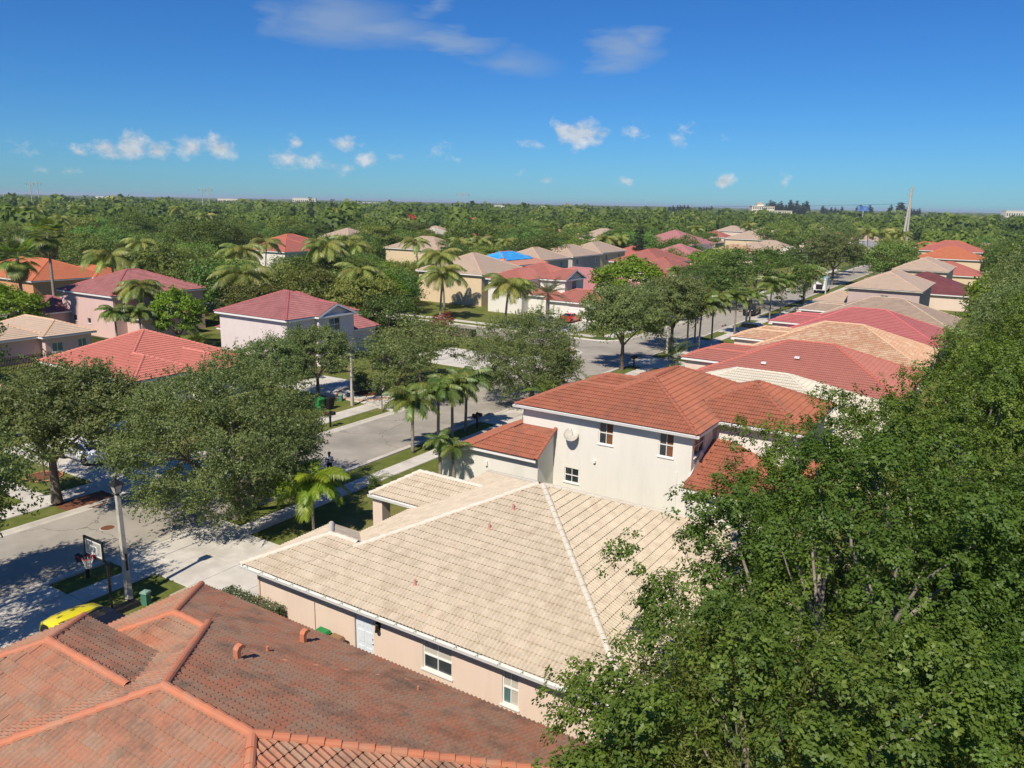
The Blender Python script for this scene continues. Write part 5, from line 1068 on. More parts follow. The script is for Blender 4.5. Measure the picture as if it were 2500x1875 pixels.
# ------------------------------------------------------------------ middle distance and far country
HAZE = .00011
TREES = [('midB',-80.9,32.1,0.94,0.93),('midB',-67.8,76.9,0.76,0.84),('midB',-83.8,69.6,0.89,0.84),('midC',-74.2,79.9,0.87,0.9),('midB',-81.2,77.2,0.93,0.99),('limeA',-105.2,49.0,0.99,0.8),('limeA',-77.5,86.4,0.93,0.99),('midB',-90.4,75.8,0.75,0.78),('darkA',-109.9,43.1,0.81,0.96),('midB',-85.5,84.8,0.89,0.86),('midB',-98.1,75.4,1.11,0.85),('midA',-114.3,49.6,0.91,0.76),('midA',-93.0,83.2,0.88,0.97),('limeA',-100.2,84.0,0.89,0.92),('midB',-85.4,99.3,0.84,0.79),('midA',-106.4,77.5,0.87,0.99),('darkA',-95.0,98.6,0.83,0.95),('midB',-108.0,84.3,0.77,0.89),('midA',-115.1,78.3,1.1,0.96),('midC',-91.9,105.3,0.84,0.8),('midC',-104.3,99.0,1.08,0.78),('midC',-100.6,106.4,0.83,0.91),('midB',-112.4,101.9,0.96,0.83),('limeA',-101.1,114.9,0.83,0.88),('midA',-107.3,110.2,0.97,0.86),('limeA',-115.7,108.4,0.8,0.78),('midA',-103.4,121.5,0.83,0.77),('midA',-111.0,117.9,0.93,0.79),('midA',-131.9,99.2,0.97,0.75),('midB',-103.6,129.6,0.84,0.8),('midB',-110.4,126.6,0.8,0.77),('midC',-117.0,124.2,0.81,0.84),('midB',-141.1,99.0,0.87,0.92),('midA',-105.4,137.6,0.82,0.79),('midB',-101.2,143.7,0.81,0.94),('darkA',-150.4,99.0,0.85,0.84),('midA',-147.4,107.2,0.91,0.83),('midB',-107.8,148.0,0.82,0.92),('midA',-131.4,133.7,0.79,0.84),('midB',-155.2,106.4,0.86,0.92),('midB',-107.2,157.3,0.96,0.89),('midA',-164.7,102.3,0.82,0.98),('darkA',-179.2,75.8,1.74,0.72),('midB',-101.8,166.5,1.06,0.97),('midB',-157.9,114.9,1.06,0.77),('midA',-135.4,141.9,0.96,0.9),('darkA',-115.4,159.2,0.86,0.86),('midA',-173.0,98.6,1.01,0.97),('midA',-73.6,186.1,0.88,0.91),('limeA',-111.5,166.4,0.8,0.8),('midA',-143.4,140.5,0.79,0.89),('midA',-167.6,110.6,0.83,0.93),('midA',-101.8,175.9,1.07,0.97),('midB',-140.1,148.7,0.86,0.9),('limeA',-66.5,193.2,1.13,0.76),('midC',-187.3,84.2,0.82,0.79),('darkA',-166.3,121.3,1.23,0.96),('limeA',-110.5,174.3,0.83,0.76),('midB',-175.5,110.2,0.86,0.92),('midC',-192.5,77.5,1.09,0.83),('limeA',-79.9,193.1,0.85,0.9),('midC',-183.4,101.1,0.99,0.92),('midB',-149.9,148.3,1.06,0.89),('midB',-102.3,184.9,0.85,0.98),('midA',-176.0,120.1,0.93,0.97),('midB',-117.5,178.2,0.8,0.91),('limeA',-67.7,202.7,0.88,0.95),('midA',-197.7,85.6,1.03,0.97),('limeA',-3.3,215.6,0.83,0.89),('midA',-184.9,111.2,1.16,0.88),('midC',-192.1,99.4,0.81,0.99),('midC',-110.6,185.8,0.86,0.94),('midB',-148.2,158.5,1.14,0.83),('midB',-27.7,215.3,1.26,0.86),('midC',-175.4,130.6,1.26,0.93),('midC',-104.5,192.8,0.9,0.83),('midA',-130.8,177.3,0.98,0.89),('midA',-156.9,155.7,0.82,0.95),('midB',-184.9,121.3,0.92,0.96),('midA',-205.9,81.2,0.96,0.89),('limeA',-56.7,215.0,0.83,0.99),('midC',-195.0,108.1,0.8,0.82),('midA',-48.6,218.4,0.98,0.82),('midB',-200.2,100.6,0.95,0.99),('midC',-114.0,193.8,1.02,0.81),('midB',-154.4,165.2,0.82,0.99),('midC',-193.3,117.4,1.07,0.8),('midB',-2.7,227.6,1.12,0.93),('midC',-26.5,227.0,0.82,0.85),('midA',-107.9,201.6,0.86,0.97),('midC',-185.4,134.1,0.99,1.0),('midB',-213.3,84.6,0.8,0.91),('midC',-132.3,187.6,1.25,0.99),('midC',-202.6,108.9,0.86,0.87),('midA',-193.4,126.7,0.83,0.95),('midB',-162.8,164.8,0.9,0.88),('midA',-101.7,208.3,0.85,0.83),('midC',-211.0,98.6,0.96,0.88),('midA',-115.9,203.9,0.93,0.9),('midC',-187.3,143.2,0.99,0.95),('midB',-205.0,116.5,0.86,0.79),('midB',-30.0,234.3,0.9,0.91),('darkA',-2.9,237.1,0.93,0.99),('midB',-163.1,173.5,0.97,0.84),('midA',-203.1,124.6,0.82,0.81),('midC',-211.8,109.9,0.9,0.84),('midC',-108.8,212.9,0.87,0.76),('darkA',-132.8,198.9,0.89,0.84),('limeA',-198.4,134.9,0.95,0.92),('midB',-219.1,101.5,0.81,0.88),('midB',-196.7,143.1,0.8,0.91),('midC',-211.7,122.8,1.03,0.92),('midA',-130.6,207.0,0.87,0.85),('darkA',-30.2,243.0,0.86,0.95),('midA',-143.4,199.5,1.25,0.77),('midA',-108.0,221.9,1.02,0.8),('darkA',-221.4,109.8,0.93,0.92),('limeA',-3.5,247.2,0.92,0.89),('midA',-208.0,133.9,0.91,0.82),('midB',-187.9,164.2,0.9,0.83),('limeA',-117.4,220.3,0.88,1.0),('midB',-228.6,101.0,1.16,0.79),('darkA',-194.6,157.3,1.03,0.92),('midA',-88.2,234.5,1.1,0.86),('midB',-167.9,186.3,1.21,0.92),('darkA',-204.2,146.4,0.84,0.79),('midC',-100.6,230.7,1.06,0.93),('limeA',-156.8,197.4,1.02,0.82),('midC',-221.3,121.6,0.84,0.78),('midA',-133.9,215.7,1.0,0.89),('midB',-142.1,210.5,0.86,0.84),('darkA',-28.5,253.0,0.86,0.79),('midC',-109.8,230.7,0.85,0.77),('midB',-215.3,138.6,0.83,0.9),('midB',-230.7,112.2,0.87,0.88),('midC',-2.4,256.5,0.9,0.97),('midA',-151.5,207.9,0.93,0.95),('midB',-205.8,154.4,0.87,0.93),('midA',-196.8,166.7,0.88,0.84),('midA',-238.4,98.8,0.86,0.8),('midA',-168.1,197.8,1.07,0.86),('midB',-192.5,174.7,1.01,0.95),('midA',-213.1,149.8,0.93,0.96),('limeA',-93.8,243.3,1.07,0.81),('midB',-103.1,239.9,0.91,0.86),('midA',-131.2,226.6,0.9,0.95),('midB',-161.0,207.7,0.84,0.85),('midC',-141.2,222.4,1.02,0.99),('midB',-150.0,216.7,0.9,0.92),('midB',-32.9,262.1,1.12,0.91),('midB',-240.7,109.1,1.22,0.79),('midA',-221.8,144.7,1.02,0.76),('darkA',-207.8,164.4,0.92,0.99),('midB',-4.6,265.2,0.9,0.99),('darkA',-113.3,240.3,0.98,0.95),('midA',-237.2,120.1,1.05,0.92),('midC',-178.5,197.1,1.0,0.9),('midB',-248.2,100.3,1.09,0.78),('midA',-203.0,174.8,1.05,0.83),('midA',-172.7,206.5,0.83,0.88),('midB',-131.1,236.7,1.07,0.82),('midB',-217.3,161.4,1.03,0.9),('darkA',-160.7,218.3,0.98,0.82),('darkA',-106.5,249.5,0.83,0.89),('midB',-150.9,227.3,0.95,0.9),('midA',-226.2,153.6,0.94,0.82),('darkA',-251.0,110.0,0.82,0.87),('midC',-3.0,274.2,0.85,0.85),('midA',-170.5,215.3,0.9,0.97),('midA',-245.1,124.6,0.83,0.98),('midB',-31.0,273.3,0.84,0.79),('midA',-214.7,172.0,0.95,0.77),('midC',-117.3,249.0,0.97,0.99),('midC',-144.6,234.8,0.95,0.96),('midB',-206.6,183.8,0.82,0.97),('darkA',-185.4,205.6,0.96,0.87),('darkA',-259.0,100.6,1.12,0.89),('midB',-252.5,119.0,1.01,0.92),('darkA',-236.4,149.7,1.26,0.95),('midC',-132.3,246.9,0.99,1.0),('midB',-227.6,164.9,0.91,0.76),('limeA',-179.8,217.4,0.89,0.77),('midB',-259.5,111.3,0.89,0.97),('midB',-4.0,283.2,0.98,0.8),('limeA',-143.9,244.3,0.95,0.81),('midA',-217.7,181.7,1.04,0.81),('darkA',-253.9,129.0,0.93,0.79),('midA',-155.9,238.6,0.92,0.87),('midA',-116.1,261.0,0.82,0.87),('midB',-237.5,160.5,0.88,0.97),('midB',-192.9,212.3,0.89,0.89),('midC',-213.6,191.8,1.15,0.99),('midA',-268.7,105.5,0.85,0.81),('midC',-228.0,177.4,0.95,0.82),('midC',-263.1,122.6,1.03,0.89),('midB',-187.1,223.0,0.92,0.8),('darkA',-247.1,156.1,0.83,0.83),('midC',-151.1,250.6,0.86,0.81),('darkA',-4.1,293.1,0.97,0.89),('limeA',-261.0,134.9,0.91,0.83),('midA',-225.0,189.4,1.06,0.88),('limeA',-236.6,174.7,0.84,0.96),('midA',-144.0,257.0,1.0,0.77),('limeA',-160.3,247.8,1.06,0.76),('midA',-116.5,271.3,0.89,0.86),('limeA',-271.9,115.9,1.07,0.92),('darkA',-199.3,219.1,0.86,0.8),('midA',-246.5,165.7,0.99,0.79),('darkA',-102.8,279.5,0.86,0.98),('midA',-234.9,183.9,0.92,1.0),('midA',-186.6,232.9,0.93,0.82),('darkA',-222.6,199.5,0.97,0.78),('midB',-280.5,108.8,1.05,0.98),('darkA',-271.3,131.9,0.86,0.91),('midC',-6.7,302.1,0.85,0.9),('darkA',-244.0,179.7,0.84,0.78),('midB',-157.5,259.1,0.9,0.85),('midA',-115.5,280.8,0.88,0.93),('midB',-196.6,231.9,0.84,0.86),('midB',-149.9,265.0,0.91,0.79),('midC',-232.3,197.3,0.9,0.93),('midA',-279.8,122.7,1.0,0.93),('midB',-99.8,289.1,1.07,0.88),('midA',-258.7,163.5,0.89,0.86),('darkA',-207.1,225.6,0.95,0.97),('darkA',-272.6,141.5,1.06,0.77),('midC',-242.6,188.6,0.84,0.79),('midC',-167.5,258.0,1.03,0.93),('midA',-253.9,175.6,0.92,0.99),('midA',-13.0,309.3,0.97,0.82),('darkA',-288.8,114.8,0.91,0.82),('midC',-281.0,133.2,0.92,0.85),('midC',-232.1,207.6,1.0,0.95),('darkA',-3.4,311.9,0.95,0.94),('midC',-33.4,310.4,0.91,0.78),('midB',-197.4,242.5,1.14,0.87),('midB',-161.1,269.0,1.06,0.84),('midA',-240.2,202.2,0.85,1.0),('midC',-262.8,172.1,0.94,0.94),('midC',-288.6,126.6,0.85,0.76),('darkA',-208.2,236.7,1.05,0.85),('midC',-21.6,316.6,0.84,0.86),('midA',-249.9,197.0,1.11,0.95),('midA',-176.6,264.9,0.85,1.0),('midC',-284.8,143.3,1.08,0.93),('midC',-296.0,121.6,0.87,0.91),('midC',-130.9,292.7,1.25,0.88),('midB',-279.4,158.1,1.13,0.97),('midB',-7.4,321.5,0.94,0.93),('midA',-241.1,214.2,0.9,0.86),('midA',-274.6,171.3,0.96,0.84),('midB',-220.7,236.7,1.08,0.85),('midA',-206.5,249.4,0.88,0.89),('midC',-294.5,134.9,0.94,0.85),('midB',-163.6,279.9,0.93,0.99),('midA',-172.9,275.0,1.09,0.78),('midB',-249.5,208.4,0.89,0.94),('midB',-17.9,325.4,0.93,0.93),('midA',-27.2,324.8,0.88,0.78),('midC',-289.2,152.9,0.84,0.77),('midB',-305.2,123.7,0.95,0.82),('midC',-296.0,145.0,0.97,0.83),('darkA',-218.8,247.2,0.99,0.75),('midB',-5.7,331.3,0.93,0.83),('darkA',-260.3,205.3,1.05,0.89),('midB',-132.4,304.1,0.95,0.81),('midA',-244.8,224.2,0.96,0.83),('midA',-183.6,276.8,0.97,0.9),('limeA',-284.9,170.8,1.01,0.77),('midA',-280.4,180.3,0.95,0.97),('darkA',-305.4,135.6,0.94,1.0),('midA',-213.4,257.3,0.92,0.84),('midC',-293.0,162.8,0.92,0.9),('midC',-24.7,334.4,0.87,0.83),('midB',-255.2,218.2,0.93,0.99),('midB',-172.5,288.2,1.36,0.79),('midA',-83.3,328.3,1.37,0.97),('midC',-302.0,154.5,0.86,0.82),('midC',-316.2,122.8,0.99,0.87),('midA',-13.3,339.5,1.04,0.93),('darkA',-244.5,236.6,0.87,0.88),('midB',-231.4,249.7,1.12,0.77),('midA',-133.0,314.3,1.0,0.88),('midA',-309.5,144.4,0.87,0.75),('midC',-185.2,287.4,0.94,0.79),('midA',-224.0,258.3,0.98,0.83),('midB',-269.5,210.9,0.96,0.85),('midC',-295.4,172.9,0.99,0.95),('midC',-252.6,231.4,0.93,0.91),('midB',-199.5,278.7,0.93,0.77)]

lab = {'midA': 'rounded green tree in the wooded belt behind the houses', 'midB': 'tall green tree in the wooded belt behind the houses', 'midC': 'spreading green tree in the wooded belt behind the houses', 'darkA': 'dark green tree in the wooded belt behind the houses', 'limeA': 'bright green tree in the wooded belt behind the houses'}
for k, x, y, s, sz in TREES: plant(k, {'darkA':'shade_tree','limeA':'mango_tree'}.get(k, 'broadleaf_tree'), lab[k], x, y, s, group=lab[k].split(' tree')[0]+' trees of the wooded belt', sz=sz)
FAR = [(-582,522,'coral','white',2.9),(-396,372,'coral','white',2.9),(-493,283,'bone','white',2.9),(-517,252,'mottled','white',2.9),(-463,342,'bone','white',2.9),(-304,338,'slate','white',5.4),(-346,483,'salmon','white',2.9),(-399,563,'orange','cream',2.9),
       (-136,431,'tan','peach',5.4),(-116,424,'tan','peach',5.4),(-134,367,'tan','peach',2.9),(-138,406,'coral','peach',2.9),(-114,554,'tan','cream',2.9),(-78,371,'salmon','peach',2.9),(-55,355,'slate','white',2.9),(-46,362,'slate','white',2.9),(-185,808,'coral','white',2.9),(-304,1300,'coral','white',2.9),
       (-14,389,'tan','peach',2.9),(-84,268,'mottled','peach',2.9),(-84,290,'tan','peach',2.9),(-83,308,'tan','peach',2.9),(-66,272,'bone','peach',2.9),(-523,1100,'orange','white',2.9),
       (-205,205,'tan','peach',5.2),(-228,226,'tan','cream',2.9),(-190,262,'coral','white',2.9),(-150,300,'tan','peach',5.2),(-168,318,'salmon','peach',2.9),(-120,335,'mottled','peach',2.9),(-98,332,'tan','cream',5.2),(-60,300,'coral','cream',2.9),(-62,322,'salmon','peach',2.9),(-240,300,'bone','white',2.9),(-262,330,'tan','white',2.9),(-290,210,'bone','white',2.9),(-262,150,'coral','cream',2.9),(-330,262,'tan','white',2.9),(-225,385,'salmon','white',2.9),(-190,420,'tan','peach',2.9),(-70,440,'tan','peach',2.9),(-92,470,'coral','white',2.9),(-40,480,'tan','cream',2.9),(-250,470,'orange','white',2.9),(-160,500,'bone','white',2.9)]
nm = {'coral':('far_coral_roof_house','far house with coral roof among the trees'),'bone':('far_white_roof_house','far house with whitish roof among the trees'),'mottled':('far_mottled_roof_house','far house with mottled orange-tan roof among the trees'),'slate':('far_grey_roof_house','far house with grey roof and white walls among the trees'),'salmon':('far_salmon_roof_house','far house with salmon roof among the trees'),
      'orange':('far_orange_roof_house','far house with orange roof near the horizon'),'tan':('far_tan_roof_house','far house with tan roof among the trees')}
for x, y, rk, wk, ze in FAR:
    w, d = random.uniform(13,18), random.uniform(12,15)
    house(nm[rk][0], nm[rk][1], [B(x-w/2,x+w/2,y,y+d,ze)], RT[rk], WM[wk], lod=2, plain=(), group=nm[rk][0].replace('_',' ')+'s')
house('orange_left_house', 'single-storey house with orange-red roof behind the fan palms, left', [B(-172,-147,73,88,2.9), B(-160,-146,84,92,2.9)], RT['orange'], WM['orangew'], lod=2, plain=(), capm=RT['orangecap'])
house('tan_gable_house', 'tan-roofed house glimpsed between trees left of the back row', [B(-158,-138,178,194,4.6)], RT['tan'], WM['cream'], lod=2, plain=(), capm=RT['tancap'])
house('red_hip_house', 'white house with coral hip roof standing alone among trees, left of centre', [B(-174,-155,138,152,5.0), B(-182,-168,150,166,5.4)], RT['coral'], WM['white'], lod=2, plain=(), capm=RT['orangecap'])
house('maroon_shed_house', 'small house with dark red roof half hidden behind the pink house', [B(-132.5,-130.5+12,97,108,3.0)], RT['maroon'], WM['cream'], lod=2, plain=())

def far_template(n, size, seed):
    rg = np.random.default_rng(seed); d = unit(rg.normal(size=(n,3))); d[:,2] = np.where(d[:,2] < -.35, -d[:,2], d[:,2]); r = lump(d, seed, amp=.3)*rg.uniform(.82,1.05,n)
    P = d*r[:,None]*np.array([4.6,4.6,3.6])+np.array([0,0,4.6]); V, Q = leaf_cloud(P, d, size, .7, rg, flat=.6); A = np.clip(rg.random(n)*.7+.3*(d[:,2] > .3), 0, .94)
    m = MB().lathe([(1.2,.2),(3.4,2.2),(3.9,4.2),(3.1,6.2),(.6,7.4)], 7); q = [f for f in m.f if len(f) == 4]
    V2 = np.array(m.v); Q = np.concatenate([Q, np.array(q)+len(V)]); A = np.concatenate([A, np.full(len(q), .15)])
    return np.concatenate([V, V2]), Q, A
def scatter(tpls, pts, name, label, lm):
    Vs, Qs, As, off = [], [], [], 0; rg = np.random.default_rng(3)
    for x, y, s in pts:
        V, Q, A = tpls[rg.integers(len(tpls))]; a = rg.uniform(0, 6.28); c, sn = math.cos(a), math.sin(a); sz = s*rg.uniform(.75,1.15)
        W_ = np.stack([(V[:,0]*c-V[:,1]*sn)*s+x, (V[:,0]*sn+V[:,1]*c)*s+y, V[:,2]*sz], 1); Vs.append(W_); Qs.append(Q+off); off += len(V); As.append(np.clip(A*.42+rg.random()**1.3*.62, 0, .99))
    return tag(link(name, fast_mesh(name, np.concatenate(Vs), np.concatenate(Qs), np.concatenate(As), [lm])), label, 'woodland', kind='stuff')
def far_points(d0, d1, gap, seed):
    rg = np.random.default_rng(seed); out = []; g = {}
    hs = [(h[0], h[1]) for h in FAR]
    for _ in range(int(1.7*(d1*d1-d0*d0)*.9/gap**2)):
        D = math.sqrt(rg.uniform(d0*d0, d1*d1)); a = rg.uniform(-1.35, .22); x, y = D*math.sin(a), D*math.cos(a); k = (int(x//gap), int(y//gap))
        if k in g: continue
        bad = False
        for hx, hy in hs:
            Dh = math.hypot(hx, hy); ux, uy = hx/Dh, hy/Dh; al = x*ux+y*uy; cr = abs(x*uy-y*ux)
            if cr < 13 and -62 < al-Dh < 20: bad = True; break
        if bad or (-48 < x < -34 and y < 430) or (-130 < x < -118 and y < 430) or (-34 < x < -3 and y < 320): continue
        if any(b[0]-6 < x < b[1]+6 and b[2]-6 < y < b[3]+6 for b in ((-115,-60,215,300),)): continue
        g[k] = 1; out.append((x, y, rg.uniform(.62,1.2)*(1.5 if rg.random() < .14 else 1)*(1+.15*(gap > 12))))
    return out
LM['far'] = leaf_mat('far_leaf', (.06,.11,.025), (.24,.31,.065), (.33,.31,.085), f3=.06, gloss=.01, objvar=0)
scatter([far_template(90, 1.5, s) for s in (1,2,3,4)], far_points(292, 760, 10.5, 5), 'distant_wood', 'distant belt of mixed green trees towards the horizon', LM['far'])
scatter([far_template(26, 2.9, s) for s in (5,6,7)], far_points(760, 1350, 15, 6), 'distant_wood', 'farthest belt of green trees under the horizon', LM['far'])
# canopy out to the horizon
na, nr = 760, 46; az_ = np.linspace(-1.45, .3, na); rr_ = 1300*(11000/1300)**(np.linspace(0,1,nr)); rg = np.random.default_rng(9)
AZ, RR = np.meshgrid(az_, rr_); Z = 5.2+rg.random(AZ.shape)**2*6.0+2.0*np.sin(AZ*37+RR*.004)+1.6*np.sin(AZ*90+1.3*np.sin(RR*.01)); Z = np.clip(Z, 1.5, 14)
V = np.stack([RR*np.sin(AZ), RR*np.cos(AZ), Z], -1).reshape(-1,3); idx = np.arange(na*nr).reshape(nr, na); Q = np.stack([idx[:-1,:-1], idx[:-1,1:], idx[1:,1:], idx[1:,:-1]], -1).reshape(-1,4)
tag(link('horizon_wood', fast_mesh('horizon_wood', V, Q, rg.random(len(Q)), [LM['far']])), 'low green tree line running along the whole horizon', 'woodland', kind='stuff')
# tall pines on the skyline, right
def at_dir(px, D):
    d = CAMR@np.array([px-1250, -(520-937.5), -FPX]); d = d[:2]/np.linalg.norm(d[:2]); return d[0]*D, d[1]*D
me, tips, cr = crown_mesh('crown', 3, 3.0, 3.0, 9.5, 13, 70, 14, 1.5, .5, LM['pine'], rc=(1.0,2.0), shell=.35, bottom=-1)
tm = bpy.data.meshes.new('trunk'); mb = MB().tube([(0,0,0),(0,0,14),(0,0,22)], [.4,.25,.05], 6); tm.from_pydata(mb.v, [], mb.f); tm.materials.append(M['bark']); TREE['casuarina'] = (me, tm)
rg = random.Random(4)
for a, b, n, hs_ in ((1632,1690,16,.75),(1712,1740,7,.75),(1868,1975,26,1.15),(2003,2055,12,.85),(2088,2132,9,1.0),(2165,2178,3,1.0),(2190,2215,5,1.15),(2222,2245,6,.9),(2255,2300,6,.6)):
    for i in range(n):
        x, y = at_dir(a+(b-a)*(i+rg.random())/n, rg.uniform(1480,1580)); plant('casuarina', 'casuarina_tree', 'tall dark feathery pine in the rows on the right skyline', x, y, hs_*rg.uniform(.85,1.25), group='pines on the right skyline')
for px, D, s, lb in ((212,640,1.25,'lone conifer standing above the trees at the far left'),(760,560,1.35,'left of two slim conifers near the horizon'),(812,560,1.3,'right of two slim conifers near the horizon'),(955,900,1.2,'left of a close pair of small conifers'),(966,900,1.2,'right of a close pair of small conifers'),(1563,236,1.0,'slim dark conifer behind the back row of houses')):
    x, y = at_dir(px, D); plant('norfolk', 'conifer', lb, x, y, s)
for px, D, s, lb in ((1000,520,1.0,'red-flowering tree far off, left'),(1195,470,1.1,'red-flowering tree far off, right')):
    x, y = at_dir(px, D)
    if 'flame' not in TREE: tree_proto('flame', 5, 4.6,4.6,2.6, 6.6, 70, 40, .7, .7, 'red', 3, .3, nt=8, rc=(.9,1.5), shell=.6)
    plant('flame', 'flame_tree', lb, x, y, s)
# far palms standing above the woods
for i, (px, D, h, s) in enumerate(((150,300,10,1.3),(500,330,11,1.3),(985,330,10,1.3),(1020,200,8,1.2),(1120,210,7.5,1.2),(1180,215,8,1.2),(1240,225,7.5,1.2),(1480,240,8,1.2),(1516,245,8,1.2),(1830,420,9,1.4),(2040,300,8,1.4),(2130,310,10,1.5),(2160,315,10,1.5),(2205,320,9.5,1.5),(2060,240,7,1.3),(2100,250,7,1.3),(2250,300,6.5,1.4),(2180,330,10,1.5),(640,190,8,1.2),(860,180,8,1.2),(330,170,9,1.3),(820,420,12,1.5),(440,420,12,1.5),(80,330,12,1.5),(200,420,12,1.4),(1700,330,9,1.3),(1930,350,8,1.4),(1400,330,9,1.3))):
    x, y = at_dir(px, D)
    palm('coco', 'palm rising above the distant woods', x, y, h, s, nf=14, group='palms rising above the distant woods')
# office block
ox, oy = at_dir(1880, 1330); offm = wallmat('office_render', (.72,.66,.52), .95)
of = empty('office_block', (ox,oy,0), R(28), 'cream flat-roofed office block on the right skyline', 'building')
mb = MB().box(-30,4,-9,9,0,20).box(4.02,31,-9,9,0,13.5).box(-30.5,4.5,-9.5,9.5,20,20.8).box(4.6,31.5,-9.5,9.5,13.5,14.2); obj('wall', mb, offm, of)
for k in range(4):
    for i in range(10):
        x = -28.5+i*3.3
        obj('window', MB().box(x,x+1.9,-9.08,-9.0,2.6+k*4.6,4.9+k*4.6), M['glass'], of)
for k in range(3):
    for i in range(7):
        x = 6.2+i*3.5; obj('window', MB().box(x,x+1.9,-9.08,-9.0,2.2+k*4.1,4.2+k*4.1), M['glass'], of)
obj('stair_tower', MB().box(-22,-12,-6,6,20.8,24), offm, of); obj('tower_roof', MB().add([(-22.6,-6.6,24),(-11.4,-6.6,24),(-11.4,6.6,24),(-22.6,6.6,24),(-17,0,26.5)], [(0,1,4),(1,2,4),(2,3,4),(3,0,4),(3,2,1,0)]), RT['tan'][0], of)
for px, D, w, h, c, lb in ((745,2600,70,20,'bone','long white building on the far left horizon'),(560,2400,55,14,'salmon','low salmon building on the left horizon'),(1222,1900,45,12,'bone','white warehouse with pale blue end on the horizon'),(1325,2000,28,11,'bone','small white block on the horizon right of the warehouse'),(258,2400,36,14,'bone','small white block on the far left skyline'),(890,2500,90,11,'bone','long low white shed on the horizon'),(2480,2300,60,22,'bone','white block at the right edge of the skyline')):
    x, y = at_dir(px, D); o = empty('horizon_building', (x,y,0), R(35), lb, 'building'); obj('wall', MB().box(-w/2,w/2,-9,9,0,h), offm, o); obj('roof', MB().box(-w/2-.5,w/2+.5,-9.5,9.5,h,h+.9), M['frame'], o)
    for i in range(int(w/6)): obj('window', MB().box(-w/2+2+i*6,-w/2+5+i*6,-9.1,-9,h*.45,h*.75), M['glass'], o)
# transmission line
def pylon(px, D, h, lb):
    x, y = at_dir(px, D); o = empty('pylon', (x,y,0), R(40), lb, 'pylon', None); r = .28*D/800
    for s_ in (-1,1): obj('pole', MB().tube([(s_*3.2,0,0),(s_*3.2,0,h)], [r*1.3,r], 6), M['post'], o)
    obj('crossarm', MB().tube([(-7,0,h-2.2),(7,0,h-2.2)], r*.7, 5), M['post'], o); obj('brace', MB().tube([(-3.2,0,h-2.4),(3.2,0,h-8)], r*.4, 4).tube([(3.2,0,h-2.4),(-3.2,0,h-8)], r*.4, 4), M['post'], o)
    for s_ in (-6.5,0,6.5): obj('insulator', MB().tube([(s_,0,h-2.2),(s_,0,h-4)], r*.5, 5), M['iron'], o)
    return o
pylon(1130, 900, 29, 'two-pole transmission pylon near the middle of the horizon'); pylon(505, 900, 28, 'two-pole transmission pylon left of centre on the horizon'); pylon(90, 900, 30, 'two-pole transmission pylon at the far left of the horizon')
x, y = at_dir(2216, 400); pp = empty('power_pole', (x,y,0), R(60), 'tall grey power pole leaning above the trees on the right', 'power pole')
obj('pole', MB().tube([(-1.4,0,0),(.9,0,28)], [.6,.36], 8), M['post'], pp); obj('second_pole', MB().tube([(1.6,0,0),(1.0,0,28.5)], [.55,.32], 8), M['post'], pp)
for z_ in (27,24.5,20,15): obj('crossarm', MB().tube([(-1.6,.2,z_),(2.6,.2,z_+.2)], .12, 5), M['post'], pp)
def wire(p, q, sag, r):
    n = 16; pts = [(p[0]+(q[0]-p[0])*i/n, p[1]+(q[1]-p[1])*i/n, p[2]+(q[2]-p[2])*i/n-sag*4*(i/n)*(1-i/n)) for i in range(n+1)]
    return MB().tube(pts, r, 4)
xa, ya = at_dir(2216, 400); xb, yb_ = at_dir(1130, 430); xc, yc = at_dir(-300, 480)
for k, (za, zb) in enumerate(((21,17),(17,14.5),(14.5,12.6))):
    m = wire((xa,ya,za),(xb,yb_,zb),1.5,.045); tag(obj('power_line', m, M['iron']), ('uppermost','middle','lowest')[k]+' of the power lines crossing the woods from the grey pole', 'power line')
bx_, by_ = at_dir(2107, 950); bbd = empty('billboard', (bx_,by_,0), R(-20), 'blue roadside billboard on the right skyline', 'billboard'); obj('panel', MB().box(-6.5,6.5,-.3,.3,16.5,22), mat('billboard_blue', (.03,.1,.35), (.2,.35,.6), rough=.6, scale=.25), bbd); obj('post', MB().tube([(0,0,0),(0,0,16.5)], .5, 8), M['post'], bbd)

# ------------------------------------------------------------------ the air: thin even haze over the whole country
hz_m = bpy.data.materials.new('haze'); hz_m.use_nodes = True; t = hz_m.node_tree; t.nodes.clear()
vol = N(t, 'ShaderNodeVolumePrincipled'); vol.inputs['Color'].default_value = (.72, .84, 1, 1); vol.inputs['Density'].default_value = HAZE; vol.inputs['Anisotropy'].default_value = .1
t.links.new(vol.outputs[0], N(t, 'ShaderNodeOutputMaterial').inputs['Volume'])
tag(obj('haze', MB().box(-16500,16500,-16500,16500,-1,36), hz_m), 'thin pale haze over the far woods', 'haze', kind='stuff')

